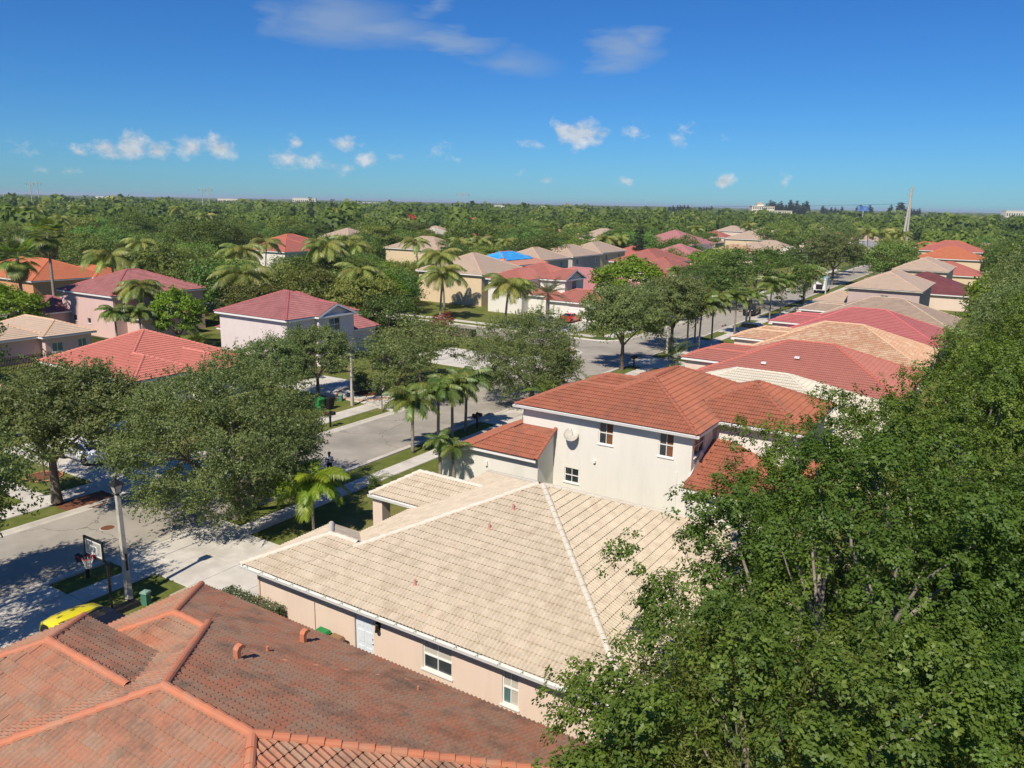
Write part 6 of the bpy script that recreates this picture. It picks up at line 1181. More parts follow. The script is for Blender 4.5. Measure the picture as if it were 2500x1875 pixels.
# ------------------------------------------------------------------ street furniture
M['lampglass'] = mat('lamp_glass', (.5,.48,.42), (.42,.4,.35), rough=.25, scale=3)
def street_lamp(x, y, label, h=5.05, rz=0., lean=0.):
    o = empty('street_lamp', (x,y,0), rz, label, 'street lamp', 'post-top street lamps')
    p = MB(); a, b = .125, .085
    p.add([(-a,-a,-.1),(a,-a,-.1),(a,a,-.1),(-a,a,-.1),(-b,-b,h),(b,-b,h),(b,b,h),(-b,b,h)], [(0,1,5,4),(1,2,6,5),(2,3,7,6),(3,0,4,7),(4,5,6,7)]); obj('post', p, M['post'], o)
    obj('collar', MB().lathe([(.07,h),(.09,h+.03),(.07,h+.1)], 10), M['iron'], o)
    obj('conduit', MB().box(.1,.15,-.04,.04,1.5,2.3), M['iron'], o)
    z0, z1 = h+.1, h+.5; w0, w1 = .11, .2; la = MB()
    for sx, sy in ((1,1),(1,-1),(-1,1),(-1,-1)): la.tube([(sx*w0,sy*w0,z0),(sx*w1,sy*w1,z1)], .018, 5)
    la.box(-w0-.02,w0+.02,-w0-.02,w0+.02,z0-.02,z0); lf = obj('lantern', la, M['iron'], o)
    for k in range(4):
        c, s = math.cos(k*math.pi/2), math.sin(k*math.pi/2); q = [(w0-.005,-w0,z0),(w0-.005,w0,z0),(w1-.005,w1,z1),(w1-.005,-w1,z1)]
        obj('pane', MB().add([(c*u-s*v, s*u+c*v, z) for u, v, z in q], [(0,1,2,3)]), M['lampglass'], lf)
    r = w1+.06; obj('lamp_roof', MB().add([(-r,-r,z1),(r,-r,z1),(r,r,z1),(-r,r,z1),(-.05,-.05,z1+.24),(.05,-.05,z1+.24),(.05,.05,z1+.24),(-.05,.05,z1+.24)], [(3,2,1,0),(0,1,5,4),(1,2,6,5),(2,3,7,6),(3,0,4,7),(4,5,6,7)]).lathe([(.03,z1+.24),(.045,z1+.3),(.01,z1+.4)], 8), M['iron'], lf)
    o.rotation_euler = (0, lean, rz); return o
l1 = street_lamp(-32.27, 18.71, 'nearest street lamp, pale square post with black lantern beside the basketball hoop', lean=-.03)
street_lamp(-36.0, 92.9, 'street lamp with black lantern at the corner beside the silver palm'); street_lamp(-49.0, 50.7, 'street lamp on the far lawn beside a green utility box', 4.4); street_lamp(-118.4, 90.5, 'street lamp on the second street left of the lilac house'); street_lamp(-34.5, 121, 'street lamp beyond the palms before the mottled roof'); street_lamp(-34.5, 178, 'street lamp near the white delivery truck')
def mailbox(x, y, label, rz=0., twin=True):
    o = empty('mailbox', (x,y,0), rz, label, 'mailbox', 'black kerbside mailboxes'); obj('post', MB().box(-.06,.06,-.06,.06,-.1,1.0).lathe([(.05,1.0),(.07,1.03),(.03,1.1)], 8), M['iron'], o)
    obj('bracket', MB().box(-.05,.05,-.45,.45,.98,1.02).tube([(0,-.3,.98),(0,-.05,.75)], .015, 5).tube([(0,.3,.98),(0,.05,.75)], .015, 5), M['iron'], o)
    for s_ in ((-1,1) if twin else (1,)):
        n = 9; pr = [(-.12,0),(.12,0)]+[(.12*math.cos(math.pi*k/n), .16+.12*math.sin(math.pi*k/n)) for k in range(n+1)]; m = len(pr); y_ = s_*.26
        vs = [(-.26, y_+a, 1.02+b) for a, b in pr]+[(.26, y_+a, 1.02+b) for a, b in pr]
        bx = obj('box', MB().add(vs, [tuple(range(m)), tuple(range(2*m-1, m-1, -1))]+[(i, i+m, (i+1) % m+m, (i+1) % m) for i in range(m)]), M['iron'], o)
        obj('flag', MB().box(-.05,.12,y_+.12*s_,y_+.12*s_+.01,1.2,1.26), mat('mail_flag', (.4,.02,.02)), bx)
    obj('finial', MB().lathe([(.03,1.1),(.05,1.2),(.04,1.36),(.015,1.46)], 8), M['iron'], o); return o
mailbox(-35.95, 18.9, 'black twin mailbox on a post beside the basketball hoop'); mailbox(-35.9, 82.6, 'black twin mailbox under the corner oak'); mailbox(-35.7, 51.2, 'black twin mailbox in front of the white house garage'); mailbox(-45.5, 44.5, 'black mailbox on the far verge near the green utility box'); mailbox(-35.7, 162, 'black mailbox beside the far driveway, right row')
# basketball hoop
hp = empty('basketball_hoop', (-31.75,17.55,0), 0, 'portable basketball hoop with clear backboard on the lawn by the lamp', 'basketball hoop')
obj('base', MB().add([(-.35,-.15,0),(.35,-.15,0),(.35,1.35,0),(-.35,1.35,0),(-.3,-.05,.2),(.3,-.05,.2),(.26,1.2,.17),(-.26,1.2,.17)], [(3,2,1,0),(4,5,6,7),(0,1,5,4),(1,2,6,5),(2,3,7,6),(3,0,4,7)]), M['iron'], hp)
obj('pole', MB().tube([(0,.05,.1),(0,.0,2.5)], .05, 10), M['iron'], hp); obj('arm', MB().tube([(0,.0,2.45),(-.2,-.25,2.95)], .035, 6).tube([(.12,.02,1.1),(.12,.02,2.3)], .02, 6).tube([(.1,.02,2.3),(-.1,-.25,3.1)], .025, 6).tube([(0,.05,.8),(0,1.1,.15)], .02, 6), M['iron'], hp)
bb_ = obj('backboard', MB().box(-.92,.42,-.36,-.34,2.78,3.6), mat('backboard_clear', (.42,.43,.4), (.3,.31,.3), rough=.1, spec=.7, scale=.8), hp)
fr = MB()
for q in ((-.96,.46,2.74,2.82),(-.96,.46,3.56,3.64),(-.96,-.88,2.82,3.56),(.38,.46,2.82,3.56)): fr.box(q[0],q[1],-.39,-.32,q[2],q[3])
obj('frame', fr, M['iron'], bb_); wt = MB()
for q in ((-.85,.35,2.86,2.9),(-.85,.35,3.48,3.52),(-.85,-.81,2.9,3.48),(.31,.35,2.9,3.48),(-.5,0,2.92,2.96),(-.5,0,3.26,3.3),(-.5,-.46,2.96,3.26),(-.04,0,2.96,3.26)): wt.box(q[0],q[1],-.372,-.362,q[2],q[3])
obj('court_mark', wt, M['frame'], bb_)
rm = MB(); ring = [(-.25+.23*math.cos(2*math.pi*k/20), -.66+.23*math.sin(2*math.pi*k/20), 2.86) for k in range(21)]; rm.tube(ring, .014, 6); rm.box(-.33,-.17,-.45,-.36,2.78,2.9); ri = obj('rim', rm, mat('rim_red', (.55,.05,.05), rough=.4), hp)
nt = MB()
for k in range(12):
    a0, a1 = 2*math.pi*k/12, 2*math.pi*(k+.8)/12; a2 = 2*math.pi*(k-.8)/12
    for a_ in (a1, a2): nt.tube([(-.25+.22*math.cos(a0),-.66+.22*math.sin(a0),2.85),(-.25+.15*math.cos((a0+a_)/2),-.66+.15*math.sin((a0+a_)/2),2.62),(-.25+.12*math.cos(a_),-.66+.12*math.sin(a_),2.42)], .008, 3)
obj('net', nt, M['frame'], ri)
# garage hoop of the corner house
h2 = empty('basketball_hoop', (-54.6,108.4,0), 0, 'basketball hoop standing before the white garage door', 'basketball hoop'); obj('pole', MB().tube([(0,.4,0),(0,.1,3)], .06, 6), M['iron'], h2); obj('backboard', MB().box(-1.0,.9,-.05,.0,2.4,3.5), mat('backboard_pale', (.5,.5,.48), rough=.2), h2)
fr = MB()
for q in ((-1.05,.95,2.35,2.42),(-1.05,.95,3.48,3.55),(-1.05,-.98,2.42,3.48),(.88,.95,2.42,3.48)): fr.box(q[0],q[1],-.09,.03,q[2],q[3])
obj('frame', fr, M['iron'], h2)
boxg = mat('utility_green', (.05,.17,.11), (.07,.21,.14), rough=.5, scale=3)
def utility(x, y, label):
    o = empty('utility_box', (x,y,0), .3, label, 'utility box'); obj('cabinet', MB().add([(-.16,-.16,0),(.16,-.16,0),(.16,.16,0),(-.16,.16,0),(-.14,-.14,.55),(.14,-.14,.55),(.14,.14,.55),(-.14,.14,.55)], [(0,1,5,4),(1,2,6,5),(2,3,7,6),(3,0,4,7),(4,5,6,7)]), boxg, o)
    obj('lid', MB().add([(-.18,-.18,.55),(.18,-.18,.55),(.18,.18,.55),(-.18,.18,.55),(-.16,-.16,.63),(.16,-.16,.63),(.16,.16,.63),(-.16,.16,.63),(0,0,.68)], [(3,2,1,0),(0,1,5,4),(1,2,6,5),(2,3,7,6),(3,0,4,7),(4,5,8),(5,6,8),(6,7,8),(7,4,8)]), mat('utility_lid', (.2,.32,.26), rough=.6), o)
utility(-31.35, 18.95, 'green utility pedestal at the foot of the nearest street lamp'); utility(-51.0, 51.3, 'green utility box on the far lawn')
def bin_(x, y, label, body, lid, rz=0.):
    o = empty('wheelie_bin', (x,y,0), rz, label, 'bin'); obj('body', MB().add([(-.22,-.26,.05),(.22,-.26,.05),(.22,.26,.05),(-.22,.26,.05),(-.29,-.36,1.0),(.29,-.36,1.0),(.29,.36,1.0),(-.29,.36,1.0)], [(3,2,1,0),(0,1,5,4),(1,2,6,5),(2,3,7,6),(3,0,4,7)]), body, o)
    obj('lid', MB().add([(-.31,-.38,1.0),(.31,-.38,1.0),(.31,.38,1.0),(-.31,.38,1.0),(-.26,-.3,1.1),(.26,-.3,1.1),(.26,.32,1.13),(-.26,.32,1.13)], [(3,2,1,0),(4,5,6,7),(0,1,5,4),(1,2,6,5),(2,3,7,6),(3,0,4,7)]), lid, o)
    for s_ in (-1,1): obj('wheel', MB().lathe([(.02,-.03),(.13,-.03),(.13,.03),(.02,.03)], 12, (s_*.25,.3,.13), 'x'), M['iron'], o)
grn = mat('bin_green', (.02,.22,.06), rough=.5); brn = mat('bin_brown', (.27,.16,.08), (.22,.13,.07), rough=.6, scale=4); blk = mat('bin_black', (.015,.015,.016), rough=.6)
bin_(-21.75, 20.3, 'wheelie bin with bright green lid against the peach wall', blk, grn); bin_(-20.95, 20.25, 'brown box bin next to the green-lidded one', brn, brn); bin_(-49.7, 48.6, 'black wheelie bin on the far kerb under the oak', blk, blk); bin_(-50.1, 47.8, 'green bin behind the black one on the far kerb', grn, grn)

# ------------------------------------------------------------------ vehicles
def paint(name, c, r=.25): return mat(name, c, rough=r, spec=.6, coat=.6)
M['tyre'] = mat('tyre', (.012,.012,.012), rough=.85); M['rim'] = mat('rim', (.3,.3,.31), rough=.35, metal=.8); M['carglass'] = mat('car_glass', (.01,.012,.014), rough=.05, spec=1.0)
M['tail'] = mat('tail_light', (.16,.01,.01), rough=.2); M['head'] = mat('head_light', (.6,.6,.58), rough=.15)
CAR = {'coupe': dict(st=[(-2.36,.42,.78,.66),(-2.28,.3,.98,.82),(-1.95,.22,1.06,.91),(-1.3,.2,1.02,.95),(-.4,.2,.94,.93),(.6,.2,.93,.93),(1.3,.2,.92,.95),(1.9,.23,.84,.91),(2.25,.3,.68,.8),(2.36,.42,.56,.64)], gb=(-1.75,1.05,.8), gt=(-.72,.22,.58,1.4), wb=(-1.38,1.42), r=.35),
       'suv': dict(st=[(-2.45,.5,1.0,.78),(-2.4,.36,1.16,.9),(-1.9,.3,1.18,.97),(-1.0,.28,1.15,.98),(0,.28,1.12,.98),(1.0,.28,1.1,.98),(1.7,.3,1.06,.96),(2.3,.36,.98,.9),(2.45,.5,.8,.78)], gb=(-2.3,1.1,.88), gt=(-2.0,.35,.72,1.82), wb=(-1.45,1.5), r=.4),
       'sport': dict(st=[(-2.25,.4,.72,.7),(-2.15,.25,.94,.88),(-1.6,.17,.98,.98),(-.8,.15,.88,.94),(.2,.15,.8,.93),(.9,.15,.82,.97),(1.5,.16,.76,.98),(2.0,.18,.62,.92),(2.25,.24,.46,.76)], gb=(-1.5,1.0,.78), gt=(-.6,-.1,.55,1.18), wb=(-1.3,1.38), r=.34)}
CM = {}
def car_meshes(kind):
    if kind in CM: return CM[kind]
    c = CAR[kind]; st = c['st']; ring = []
    for x, zl, zb, w in st:
        half = [(0,zl),(w*.82,zl),(w*.98,zl+.1),(w,zl+(zb-zl)*.5),(w*.97,zb-.12),(w*.9,zb-.02),(w*.5,zb+.03),(0,zb+.045)]
        ring.append([(x,-a,b) for a, b in half]+[(x,a,b) for a, b in half[-2:0:-1]])
    n = len(ring[0]); mb = MB(); vs = [p for r_ in ring for p in r_]
    mb.add(vs, [(i*n+k, (i+1)*n+k, (i+1)*n+(k+1) % n, i*n+(k+1) % n) for i in range(len(st)-1) for k in range(n)]+[tuple(range(n)), tuple((len(st)-1)*n+k for k in range(n-1,-1,-1))])
    x0, x1, wb_ = c['gb']; t0, t1, wt_, zt = c['gt']; zr = np.interp(x0, [s[0] for s in st], [s[2] for s in st])-.04; zf = np.interp(x1, [s[0] for s in st], [s[2] for s in st])-.03
    A = [(x0,-wb_,zr),(x1,-wb_,zf),(x1,wb_,zf),(x0,wb_,zr)]; T = [(t0,-wt_,zt-.03),(t1,-wt_,zt-.03),(t1,wt_,zt-.03),(t0,wt_,zt-.03)]
    parts = {'body': mb}
    def lerp(p, q, t): return tuple(p[i]+(q[i]-p[i])*t for i in range(3))
    parts['cabin'] = MB().add(A+T, [(0,1,5,4),(1,2,6,5),(2,3,7,6),(3,0,4,7),(4,5,6,7)])
    def inset(q, m=.1, off=.008):
        q = [np.array(p, float) for p in q]; ce = sum(q)/4; nn = np.cross(q[1]-q[0], q[3]-q[0]); nn /= np.linalg.norm(nn); return [tuple(p+(ce-p)*m+nn*off) for p in q]
    parts['windscreen'] = MB().add(inset([A[1],A[2],T[2],T[1]]), [(0,1,2,3)]); parts['rear_window'] = MB().add(inset([A[3],A[0],T[0],T[3]]), [(0,1,2,3)])
    parts['side_window'] = MB().add(inset([A[0],A[1],T[1],T[0]], .14), [(0,1,2,3)]); parts['side_window_2'] = MB().add(inset([A[2],A[3],T[3],T[2]], .14), [(0,1,2,3)])
    w = max(s[3] for s in st); arch = MB()
    for x in c['wb']:
        for s_ in (-1,1): arch.lathe([(c['r']*1.14,0),(c['r']*1.14,.006*s_)], 20, (x,s_*(w+.002),c['r']), 'y')
    parts['wheel_arch'] = arch
    ty = MB().lathe([(c['r']*.6,-.1),(c['r']*.94,-.11),(c['r'],-.07),(c['r'],.07),(c['r']*.94,.11),(c['r']*.6,.1)], 24, axis='y'); rm_ = MB().lathe([(c['r']*.62,-.09),(c['r']*.6,.085),(c['r']*.5,.06),(c['r']*.15,.09),(.02,.09)], 16, axis='y')
    for k in range(5):
        a = 2*math.pi*k/5; rm_.obox((math.cos(a)*c['r']*.33, .1, math.sin(a)*c['r']*.33), (math.cos(a)*c['r']*.28,0,math.sin(a)*c['r']*.28), (0,.01,0), (-math.sin(a)*.03,0,math.cos(a)*.03))
    L0, L1 = st[0][0], st[-1][0]; zb_ = st[0][2]; zf_ = st[-1][2]
    def flat(m): 
        me = bpy.data.meshes.new('part'); me.from_pydata(m.v, [], m.f); return me
    out = {k: flat(v) for k, v in parts.items()}; out['tyre'] = flat(ty); out['rim'] = flat(rm_)
    for k in ('body',): out[k].polygons.foreach_set('use_smooth', np.ones(len(out[k].polygons), bool))
    yl = st[1][3]
    out['tail'] = flat(MB().box(st[1][0]-.06,st[1][0]+.12,-.24,.24,-.07,.07)); out['lamp_pos'] = (st[1][0], yl-.3, st[1][2]-.14, st[-2][0]-.02, st[-2][3]-.22, st[-2][2]-.1)
    out['w'] = w; CM[kind] = out; return out
def car(kind, label, x, y, rz, pm, cat='car', roofm=None, name='parked_car', tail=None, lower=None):
    m = car_meshes(kind); c = CAR[kind]; o = empty(name, (x,y,.03), rz, label, cat, 'parked vehicles')
    def put(n, me, mt, par=o, loc=(0,0,0)):
        q = me.copy(); q.materials.append(mt); ob = link(n, q, par); ob.location = loc; return ob
    body = put('body', m['body'], pm); cab = put('cabin', m['cabin'], roofm or pm)
    for n in ('windscreen','rear_window'): put(n, m[n], M['carglass'], cab)
    put('side_window', m['side_window'], M['carglass'], cab); put('side_window', m['side_window_2'], M['carglass'], cab); put('wheel_arch', m['wheel_arch'], M['dark'], body)
    for xw in c['wb']:
        for s_ in (-1,1):
            w = put('wheel', m['tyre'], M['tyre'], o, (xw, s_*(m['w']-.06), c['r'])); r_ = put('rim', m['rim'], M['rim'], w)
            if s_ < 0: w.rotation_euler = (0,0,math.pi)
    tx, ty, tz, hx, hy, hz_ = m['lamp_pos']
    for s_ in (-1,1): put('tail_light', m['tail'], tail or M['tail'], body, (tx, s_*ty, tz)); put('headlight', m['tail'], M['head'], body, (hx, s_*hy, hz_))
    obj('rear_bumper', MB().box(tx-.09,tx+.1,-.78,.78,.26,.42), lower or M['dark'], body); obj('number_plate', MB().box(tx-.1,tx-.05,-.16,.16,tz-.2,tz-.08), M['frame'], body)
    return o
white = paint('paint_white', (.74,.75,.76)); black = paint('paint_black', (.008,.008,.009)); red = paint('paint_red', (.6,.012,.02)); yellow = paint('paint_yellow', (.72,.62,.01), .4); navy = paint('paint_navy', (.02,.035,.07)); silver = paint('paint_silver', (.4,.41,.42))
PI = math.pi
car('coupe', 'white coupe parked on the driveway behind the left oak, tail to the street', -53.2, 28.75, PI, white, tail=M['dark']); car('suv', 'black car on the left driveway beside the white coupe', -54.0, 31.6, PI, black)
car('suv', 'black car parked at the kerb under the largest oak', -38.15, 33.0, PI/2, black); car('sport', 'bright yellow sports car on the near driveway, partly behind the red-brown roof', -29.9, 15.7, PI, yellow, roofm=black).scale = (1.1,1.12,1.32)
car('coupe', 'red car parked in front of the white garage door', -58.5, 109.2, PI/2, red); car('coupe', 'pale grey car at the left of the red car', -59.9, 104.3, PI/2, silver); car('coupe', 'small bright red car beyond the street oaks', -55.3, 163.5, PI/2+.4, red); car('suv', 'dark car in the driveway by the cream porch house', -58.8, 160, PI, navy)
car('suv', 'dark blue car in front of the mottled roof', -31.0, 114.3, 0, navy); car('coupe', 'white car parked on the second street behind the pink house', -117.2, 80.5, 0, white); car('coupe', 'white car parked beyond the second street, left', -133.5, 71.0, PI/2, white); car('suv', 'black car on the far driveway under the open young oak', -56.5, 64.5, PI, black); car('coupe', 'red car at the left edge half hidden by the oak', -59.0, 21.8, PI, red); car('suv', 'dark car at the kerb beneath the large dark shade tree', -38.2, 137, PI/2, black)
tk = empty('delivery_truck', (-36.9,186.5,.03), PI/2+.05, 'white box truck with sky-blue panel at the far end of the street', 'truck')
cargo = obj('cargo_box', MB().box(-4.6,1.2,-1.2,1.2,.75,3.3), white, tk); obj('blue_panel', MB().box(-3.6,.6,-1.215,-1.2,1.6,3.2).box(-3.4,.4,-.9,.9,3.3,3.32), mat('panel_blue', (.12,.45,.62), (.25,.6,.72), rough=.4, scale=.6), cargo); obj('rear_door', MB().box(-4.63,-4.6,-.7,.7,.9,2.0), M['dark'], cargo)
cabv = [(1.3,-1.05,.6),(3.1,-1.05,.6),(3.1,1.05,.6),(1.3,1.05,.6),(1.3,-1.0,2.4),(2.3,-.95,2.4),(2.3,.95,2.4),(1.3,1.0,2.4),(3.15,-1.0,1.4),(3.15,1.0,1.4)]
cb = obj('cab', MB().add(cabv, [(3,2,1,0),(0,1,8,5,4),(1,2,9,8),(2,3,7,6,9),(3,0,4,7),(4,5,6,7),(5,8,9,6)]), white, tk); obj('windscreen', MB().add([(3.1,-.9,1.5),(3.1,.9,1.5),(2.36,.86,2.34),(2.36,-.86,2.34)], [(0,1,2,3)]), M['carglass'], cb)
for xw in (-3.2,2.2):
    for s_ in (-1,1):
        w = obj('wheel', MB().lathe([(.25,-.14),(.44,-.14),(.46,-.08),(.46,.08),(.44,.14),(.25,.14)], 18, (xw,s_*1.02,.46), 'y'), M['tyre'], tk); obj('rim', MB().lathe([(.02,-.1),(.26,-.1),(.26,.1),(.02,.1)], 12, (xw,s_*1.04,.46), 'y'), M['rim'], w)

# ------------------------------------------------------------------ person by the kerb
def person(x, y, rz, label):
    J = {'pel':(0,0,.95),'wa':(0,.0,1.08),'ch':(0,.01,1.3),'ne':(0,.015,1.46),'he0':(0,.03,1.54),'he':(0,.045,1.62),'he2':(0,.03,1.7),
         'hL':(.1,0,.9),'kL':(.12,.02,.5),'aL':(.13,-.02,.09),'tL':(.15,.14,.04),'hR':(-.1,0,.9),'kR':(-.11,.03,.5),'aR':(-.11,0,.09),'tR':(-.13,.16,.04),
         'sL':(.19,0,1.4),'eL':(.27,.05,1.14),'wL':(.1,.27,1.26),'pL':(.05,.32,1.3),'sR':(-.19,0,1.4),'eR':(-.28,.06,1.14),'wR':(-.1,.27,1.26),'pR':(-.05,.32,1.3)}
    rad = dict(pel=.14,wa=.13,ch=.155,ne=.055,he0=.075,he=.098,he2=.07,hL=.1,kL=.065,aL=.045,tL=.04,hR=.1,kR=.065,aR=.045,tR=.04,sL=.07,eL=.045,wL=.03,pL=.036,sR=.07,eR=.045,wR=.03,pR=.036)
    Ed = [('pel','wa'),('wa','ch'),('ch','ne'),('ne','he0'),('he0','he'),('he','he2'),('pel','hL'),('hL','kL'),('kL','aL'),('aL','tL'),('pel','hR'),('hR','kR'),('kR','aR'),('aR','tR'),('ch','sL'),('sL','eL'),('eL','wL'),('wL','pL'),('ch','sR'),('sR','eR'),('eR','wR'),('wR','pR')]
    for s_, p in ((1,'pL'),(-1,'pR')):          # fingers closing on the phone, thumb on the near side
        bx, by, bz = J[p]
        for k in range(4):
            a, b = f'f{p}{k}a', f'f{p}{k}b'; J[a] = (bx-s_*.028, by+.035, bz+.03-.02*k); J[b] = (bx-s_*.06, by+.02, bz+.032-.02*k); rad[a] = rad[b] = .009; Ed += [(p,a),(a,b)]
        J[f't{p}'] = (bx-s_*.03, by-.02, bz+.045); rad[f't{p}'] = .01; Ed.append((p, f't{p}'))
    names = list(J); me = bpy.data.meshes.new('body'); me.from_pydata([J[n] for n in names], [(names.index(a), names.index(b)) for a, b in Ed], [])
    o = bpy.data.objects.new('body', me); C.objects.link(o); sk = o.modifiers.new('skin', 'SKIN'); sb = o.modifiers.new('sub', 'SUBSURF'); sb.levels = 2; sb.render_levels = 2
    for i, n in enumerate(names): me.skin_vertices[0].data[i].radius = (rad[n], rad[n]*(.82 if n in ('pel','wa','ch') else 1)); me.skin_vertices[0].data[i].use_root = (n == 'pel')
    dg = bpy.context.evaluated_depsgraph_get(); new = bpy.data.meshes.new_from_object(o.evaluated_get(dg)); bpy.data.objects.remove(o)
    skin = mat('skin', (.13,.07,.045), rough=.6); shirt = mat('shirt', (.62,.64,.68), (.55,.57,.62), rough=.8, scale=8); trou = mat('trousers', (.012,.012,.014), rough=.85)
    hairm = mat('hair', (.008,.007,.006), rough=.7)
    new.materials.clear()
    for m in (skin, shirt, trou, M['dark']): new.materials.append(m)
    idx = np.zeros(len(new.polygons), np.int32); cc = np.zeros(len(new.polygons)*3); new.polygons.foreach_get('center', cc); cc = cc.reshape(-1,3)
    idx[(cc[:,2] < 1.47) & (cc[:,2] >= 1.0)] = 1; arm = (cc[:,1] > .1) & (cc[:,2] > 1.1); idx[arm] = 0; idx[(np.abs(cc[:,0]) > .225) & (cc[:,2] < 1.2) & (cc[:,2] > 1.02)] = 0
    idx[cc[:,2] < 1.0] = 2; idx[(cc[:,2] < .1)] = 3; new.polygons.foreach_set('material_index', idx); new.polygons.foreach_set('use_smooth', np.ones(len(idx), bool))
    r_ = empty('person', (x,y,.012), rz, label, 'person'); link('body', new, r_)
    obj('hair', MB().ico((0,.02,1.665), (.105,.112,.1), 2), hairm, r_, smooth=True)
    f = MB(); f.ico((0,.155,1.605), (.014,.02,.02), 1); f.ico((.055,.0,0), .001, 1); obj('nose', f, skin, r_)
    for s_ in (-1,1): obj('eye', MB().ico((s_*.035,.135,1.635), .012, 1), M['frame'], r_); obj('ear', MB().ico((s_*.1,.03,1.62), (.012,.022,.03), 1), skin, r_)
    obj('mouth', MB().box(-.022,.022,.138,.145,1.565,1.572), mat('lips', (.1,.03,.025)), r_); obj('belt', MB().lathe([(.142,.985),(.148,.99),(.148,1.015),(.14,1.02)], 16), M['dark'], r_)
    return r_
person(-36.95, 35.95, R(-155), 'person in white shirt and black trousers standing at the kerb, holding a phone')
ph = empty('phone', (-36.95,35.95,.012), R(-155), 'dark phone held by the person at the kerb', 'phone'); obj('case', MB().box(-.04,.04,.315,.325,1.25,1.37), M['iron'], ph); obj('screen', MB().box(-.036,.036,.31,.315,1.26,1.36), M['carglass'], ph)

# ------------------------------------------------------------------ hedges, shrubs, fences, garden things
def hedge(x0, x1, y0, y1, h, label, lm='hedge', leaf=.09, dens=420, name='hedge'):
    w, d = x1-x0, y1-y0; rg = np.random.default_rng(int(abs(x0)*10)); area = w*d+2*(w+d)*h; n = int(area*dens)
    P = rg.random((n,3))*np.array([w,d,h]); face = rg.random(n)*area; nn = np.zeros((n,3))
    a = face < w*d; P[a,2] = h; nn[a] = (0,0,1); b = ~a; s_ = rg.integers(0,4,n)
    for k, (ax, v, no) in enumerate(((1,0,(0,-1,0)),(1,d,(0,1,0)),(0,0,(-1,0,0)),(0,w,(1,0,0)))):
        q = b & (s_ == k); P[q,ax] = v; nn[q] = no
    P += rg.normal(size=(n,3))*.045; P[:,2] = np.maximum(P[:,2], .02); V, Q = leaf_cloud(P+np.array([-w/2,-d/2,0]), nn, leaf, .6, rg)
    o = empty(name, ((x0+x1)/2,(y0+y1)/2,0), 0, label, 'hedge'); link('foliage', fast_mesh('foliage', V, Q, rg.random(n), [LM[lm]]), o); obj('core', MB().box(-w/2+.06,w/2-.06,-d/2+.06,d/2-.06,0,h-.06), M['bark'], o); return o
hedge(-27.6, -24.3, 19.75, 20.75, 1.25, 'clipped box hedge against the peach wall'); hedge(-80, -61.5, 86.6, 87.7, 1.1, 'long low hedge along the lawn behind the young oaks', leaf=.16, dens=120); hedge(-38.2+2.2, -33.9+.4, 64.5, 65.6, .7, 'short hedge near the front of the white house', leaf=.14, dens=160)
SHR = {}
def shrub(x, y, r, label, lm='hedge', name='shrub', h=1.0):
    if lm not in SHR: SHR[lm] = crown_mesh('foliage', 5+len(SHR), 1,1,.85, .75, 26, 60, .17, .55, LM[lm], rc=(.3,.5), shell=.5)[0]
    o = empty(name, (x,y,0), random.uniform(0,6), label, 'shrub'); link('foliage', SHR[lm], o); obj('stems', MB().tube([(0,0,0),(.2,.1,.6)], .03, 5).tube([(0,0,0),(-.2,.1,.7)], .03, 5), M['bark'], o); o.scale = (r,r,r*h); return o
LM['redleaf'] = leaf_mat('red_leaf', (.2,.02,.02), (.3,.05,.03), objvar=.1); LM['yellowleaf'] = leaf_mat('yellow_leaf', (.2,.2,.02), (.32,.26,.03), objvar=.1)
for x, y, r, lb, lm in ((-33.2,56.0,.8,'low rounded shrub in the verge bed of the white house','hedge'),(-32.4,54.0,.7,'second low shrub in the verge bed, nearer','hedge'),(-69,90.3,1.5,'dark red shrub behind the long hedge','redleaf'),(-51.8,54.6,1.1,'rounded shrub in the brick-edged bed, left','hedge'),(-49.8,55.6,.9,'rounded shrub in the brick-edged bed, right','hedge'),(-52.9,56.6,1.0,'yellow shrub in the brick-edged bed','yellowleaf'),(-53.8,163,1.4,'round shrub in front of the small red car','yellowleaf'),(-62.5,76.2,1.1,'golden shrub beside the lilac house garage','yellowleaf'),(-51.5,19.5,.9,'low shrub at the left edge of the far lawn','hedge'),
    (-60.4,56.2,1.0,'rounded shrub against the lilac house front, left','hedge'),(-60.6,59.6,1.1,'rounded shrub against the lilac house front, right','hedge'),(-62.5,106.5,1.0,'shrub beside the arched windows of the corner house','hedge'),(-30.2,65.0,1.1,'shrub before the bone-white roof house','hedge'),(-30.4,81.0,1.0,'shrub beside the brick-red roof house','hedge'),(-87.0,52.5,1.0,'yellow-green shrub beside the dark fence','yellowleaf'),(-57.6,33.5,1.0,'shrub at the end of the left driveway','hedge')): shrub(x, y, r, lb, lm)
mr = empty('mulch_ring', (-51.9,25.2,.02), 0, 'ring of red mulch around the thin sapling', 'mulch ring'); obj('mulch', MB().lathe([(1.0,0),(.8,.04),(.3,.07),(.05,.08)], 24), M['mulch'], mr); obj('edging', MB().tube([(1.05*math.cos(2*PI*k/24),1.05*math.sin(2*PI*k/24),.03) for k in range(25)], .05, 6), M['brick'], mr)
mb_ = empty('flower_bed', (-51,54.8,.02), 0, 'mulched bed with brick edging on the far lawn', 'flower bed'); obj('mulch', MB().lathe([(2.8,0),(2.5,.04),(.3,.06)], 28), M['mulch'], mb_); obj('edging', MB().tube([(2.85*math.cos(2*PI*k/30),2.85*math.sin(2*PI*k/30),.05) for k in range(31)], .08, 6), M['brick'], mb_)
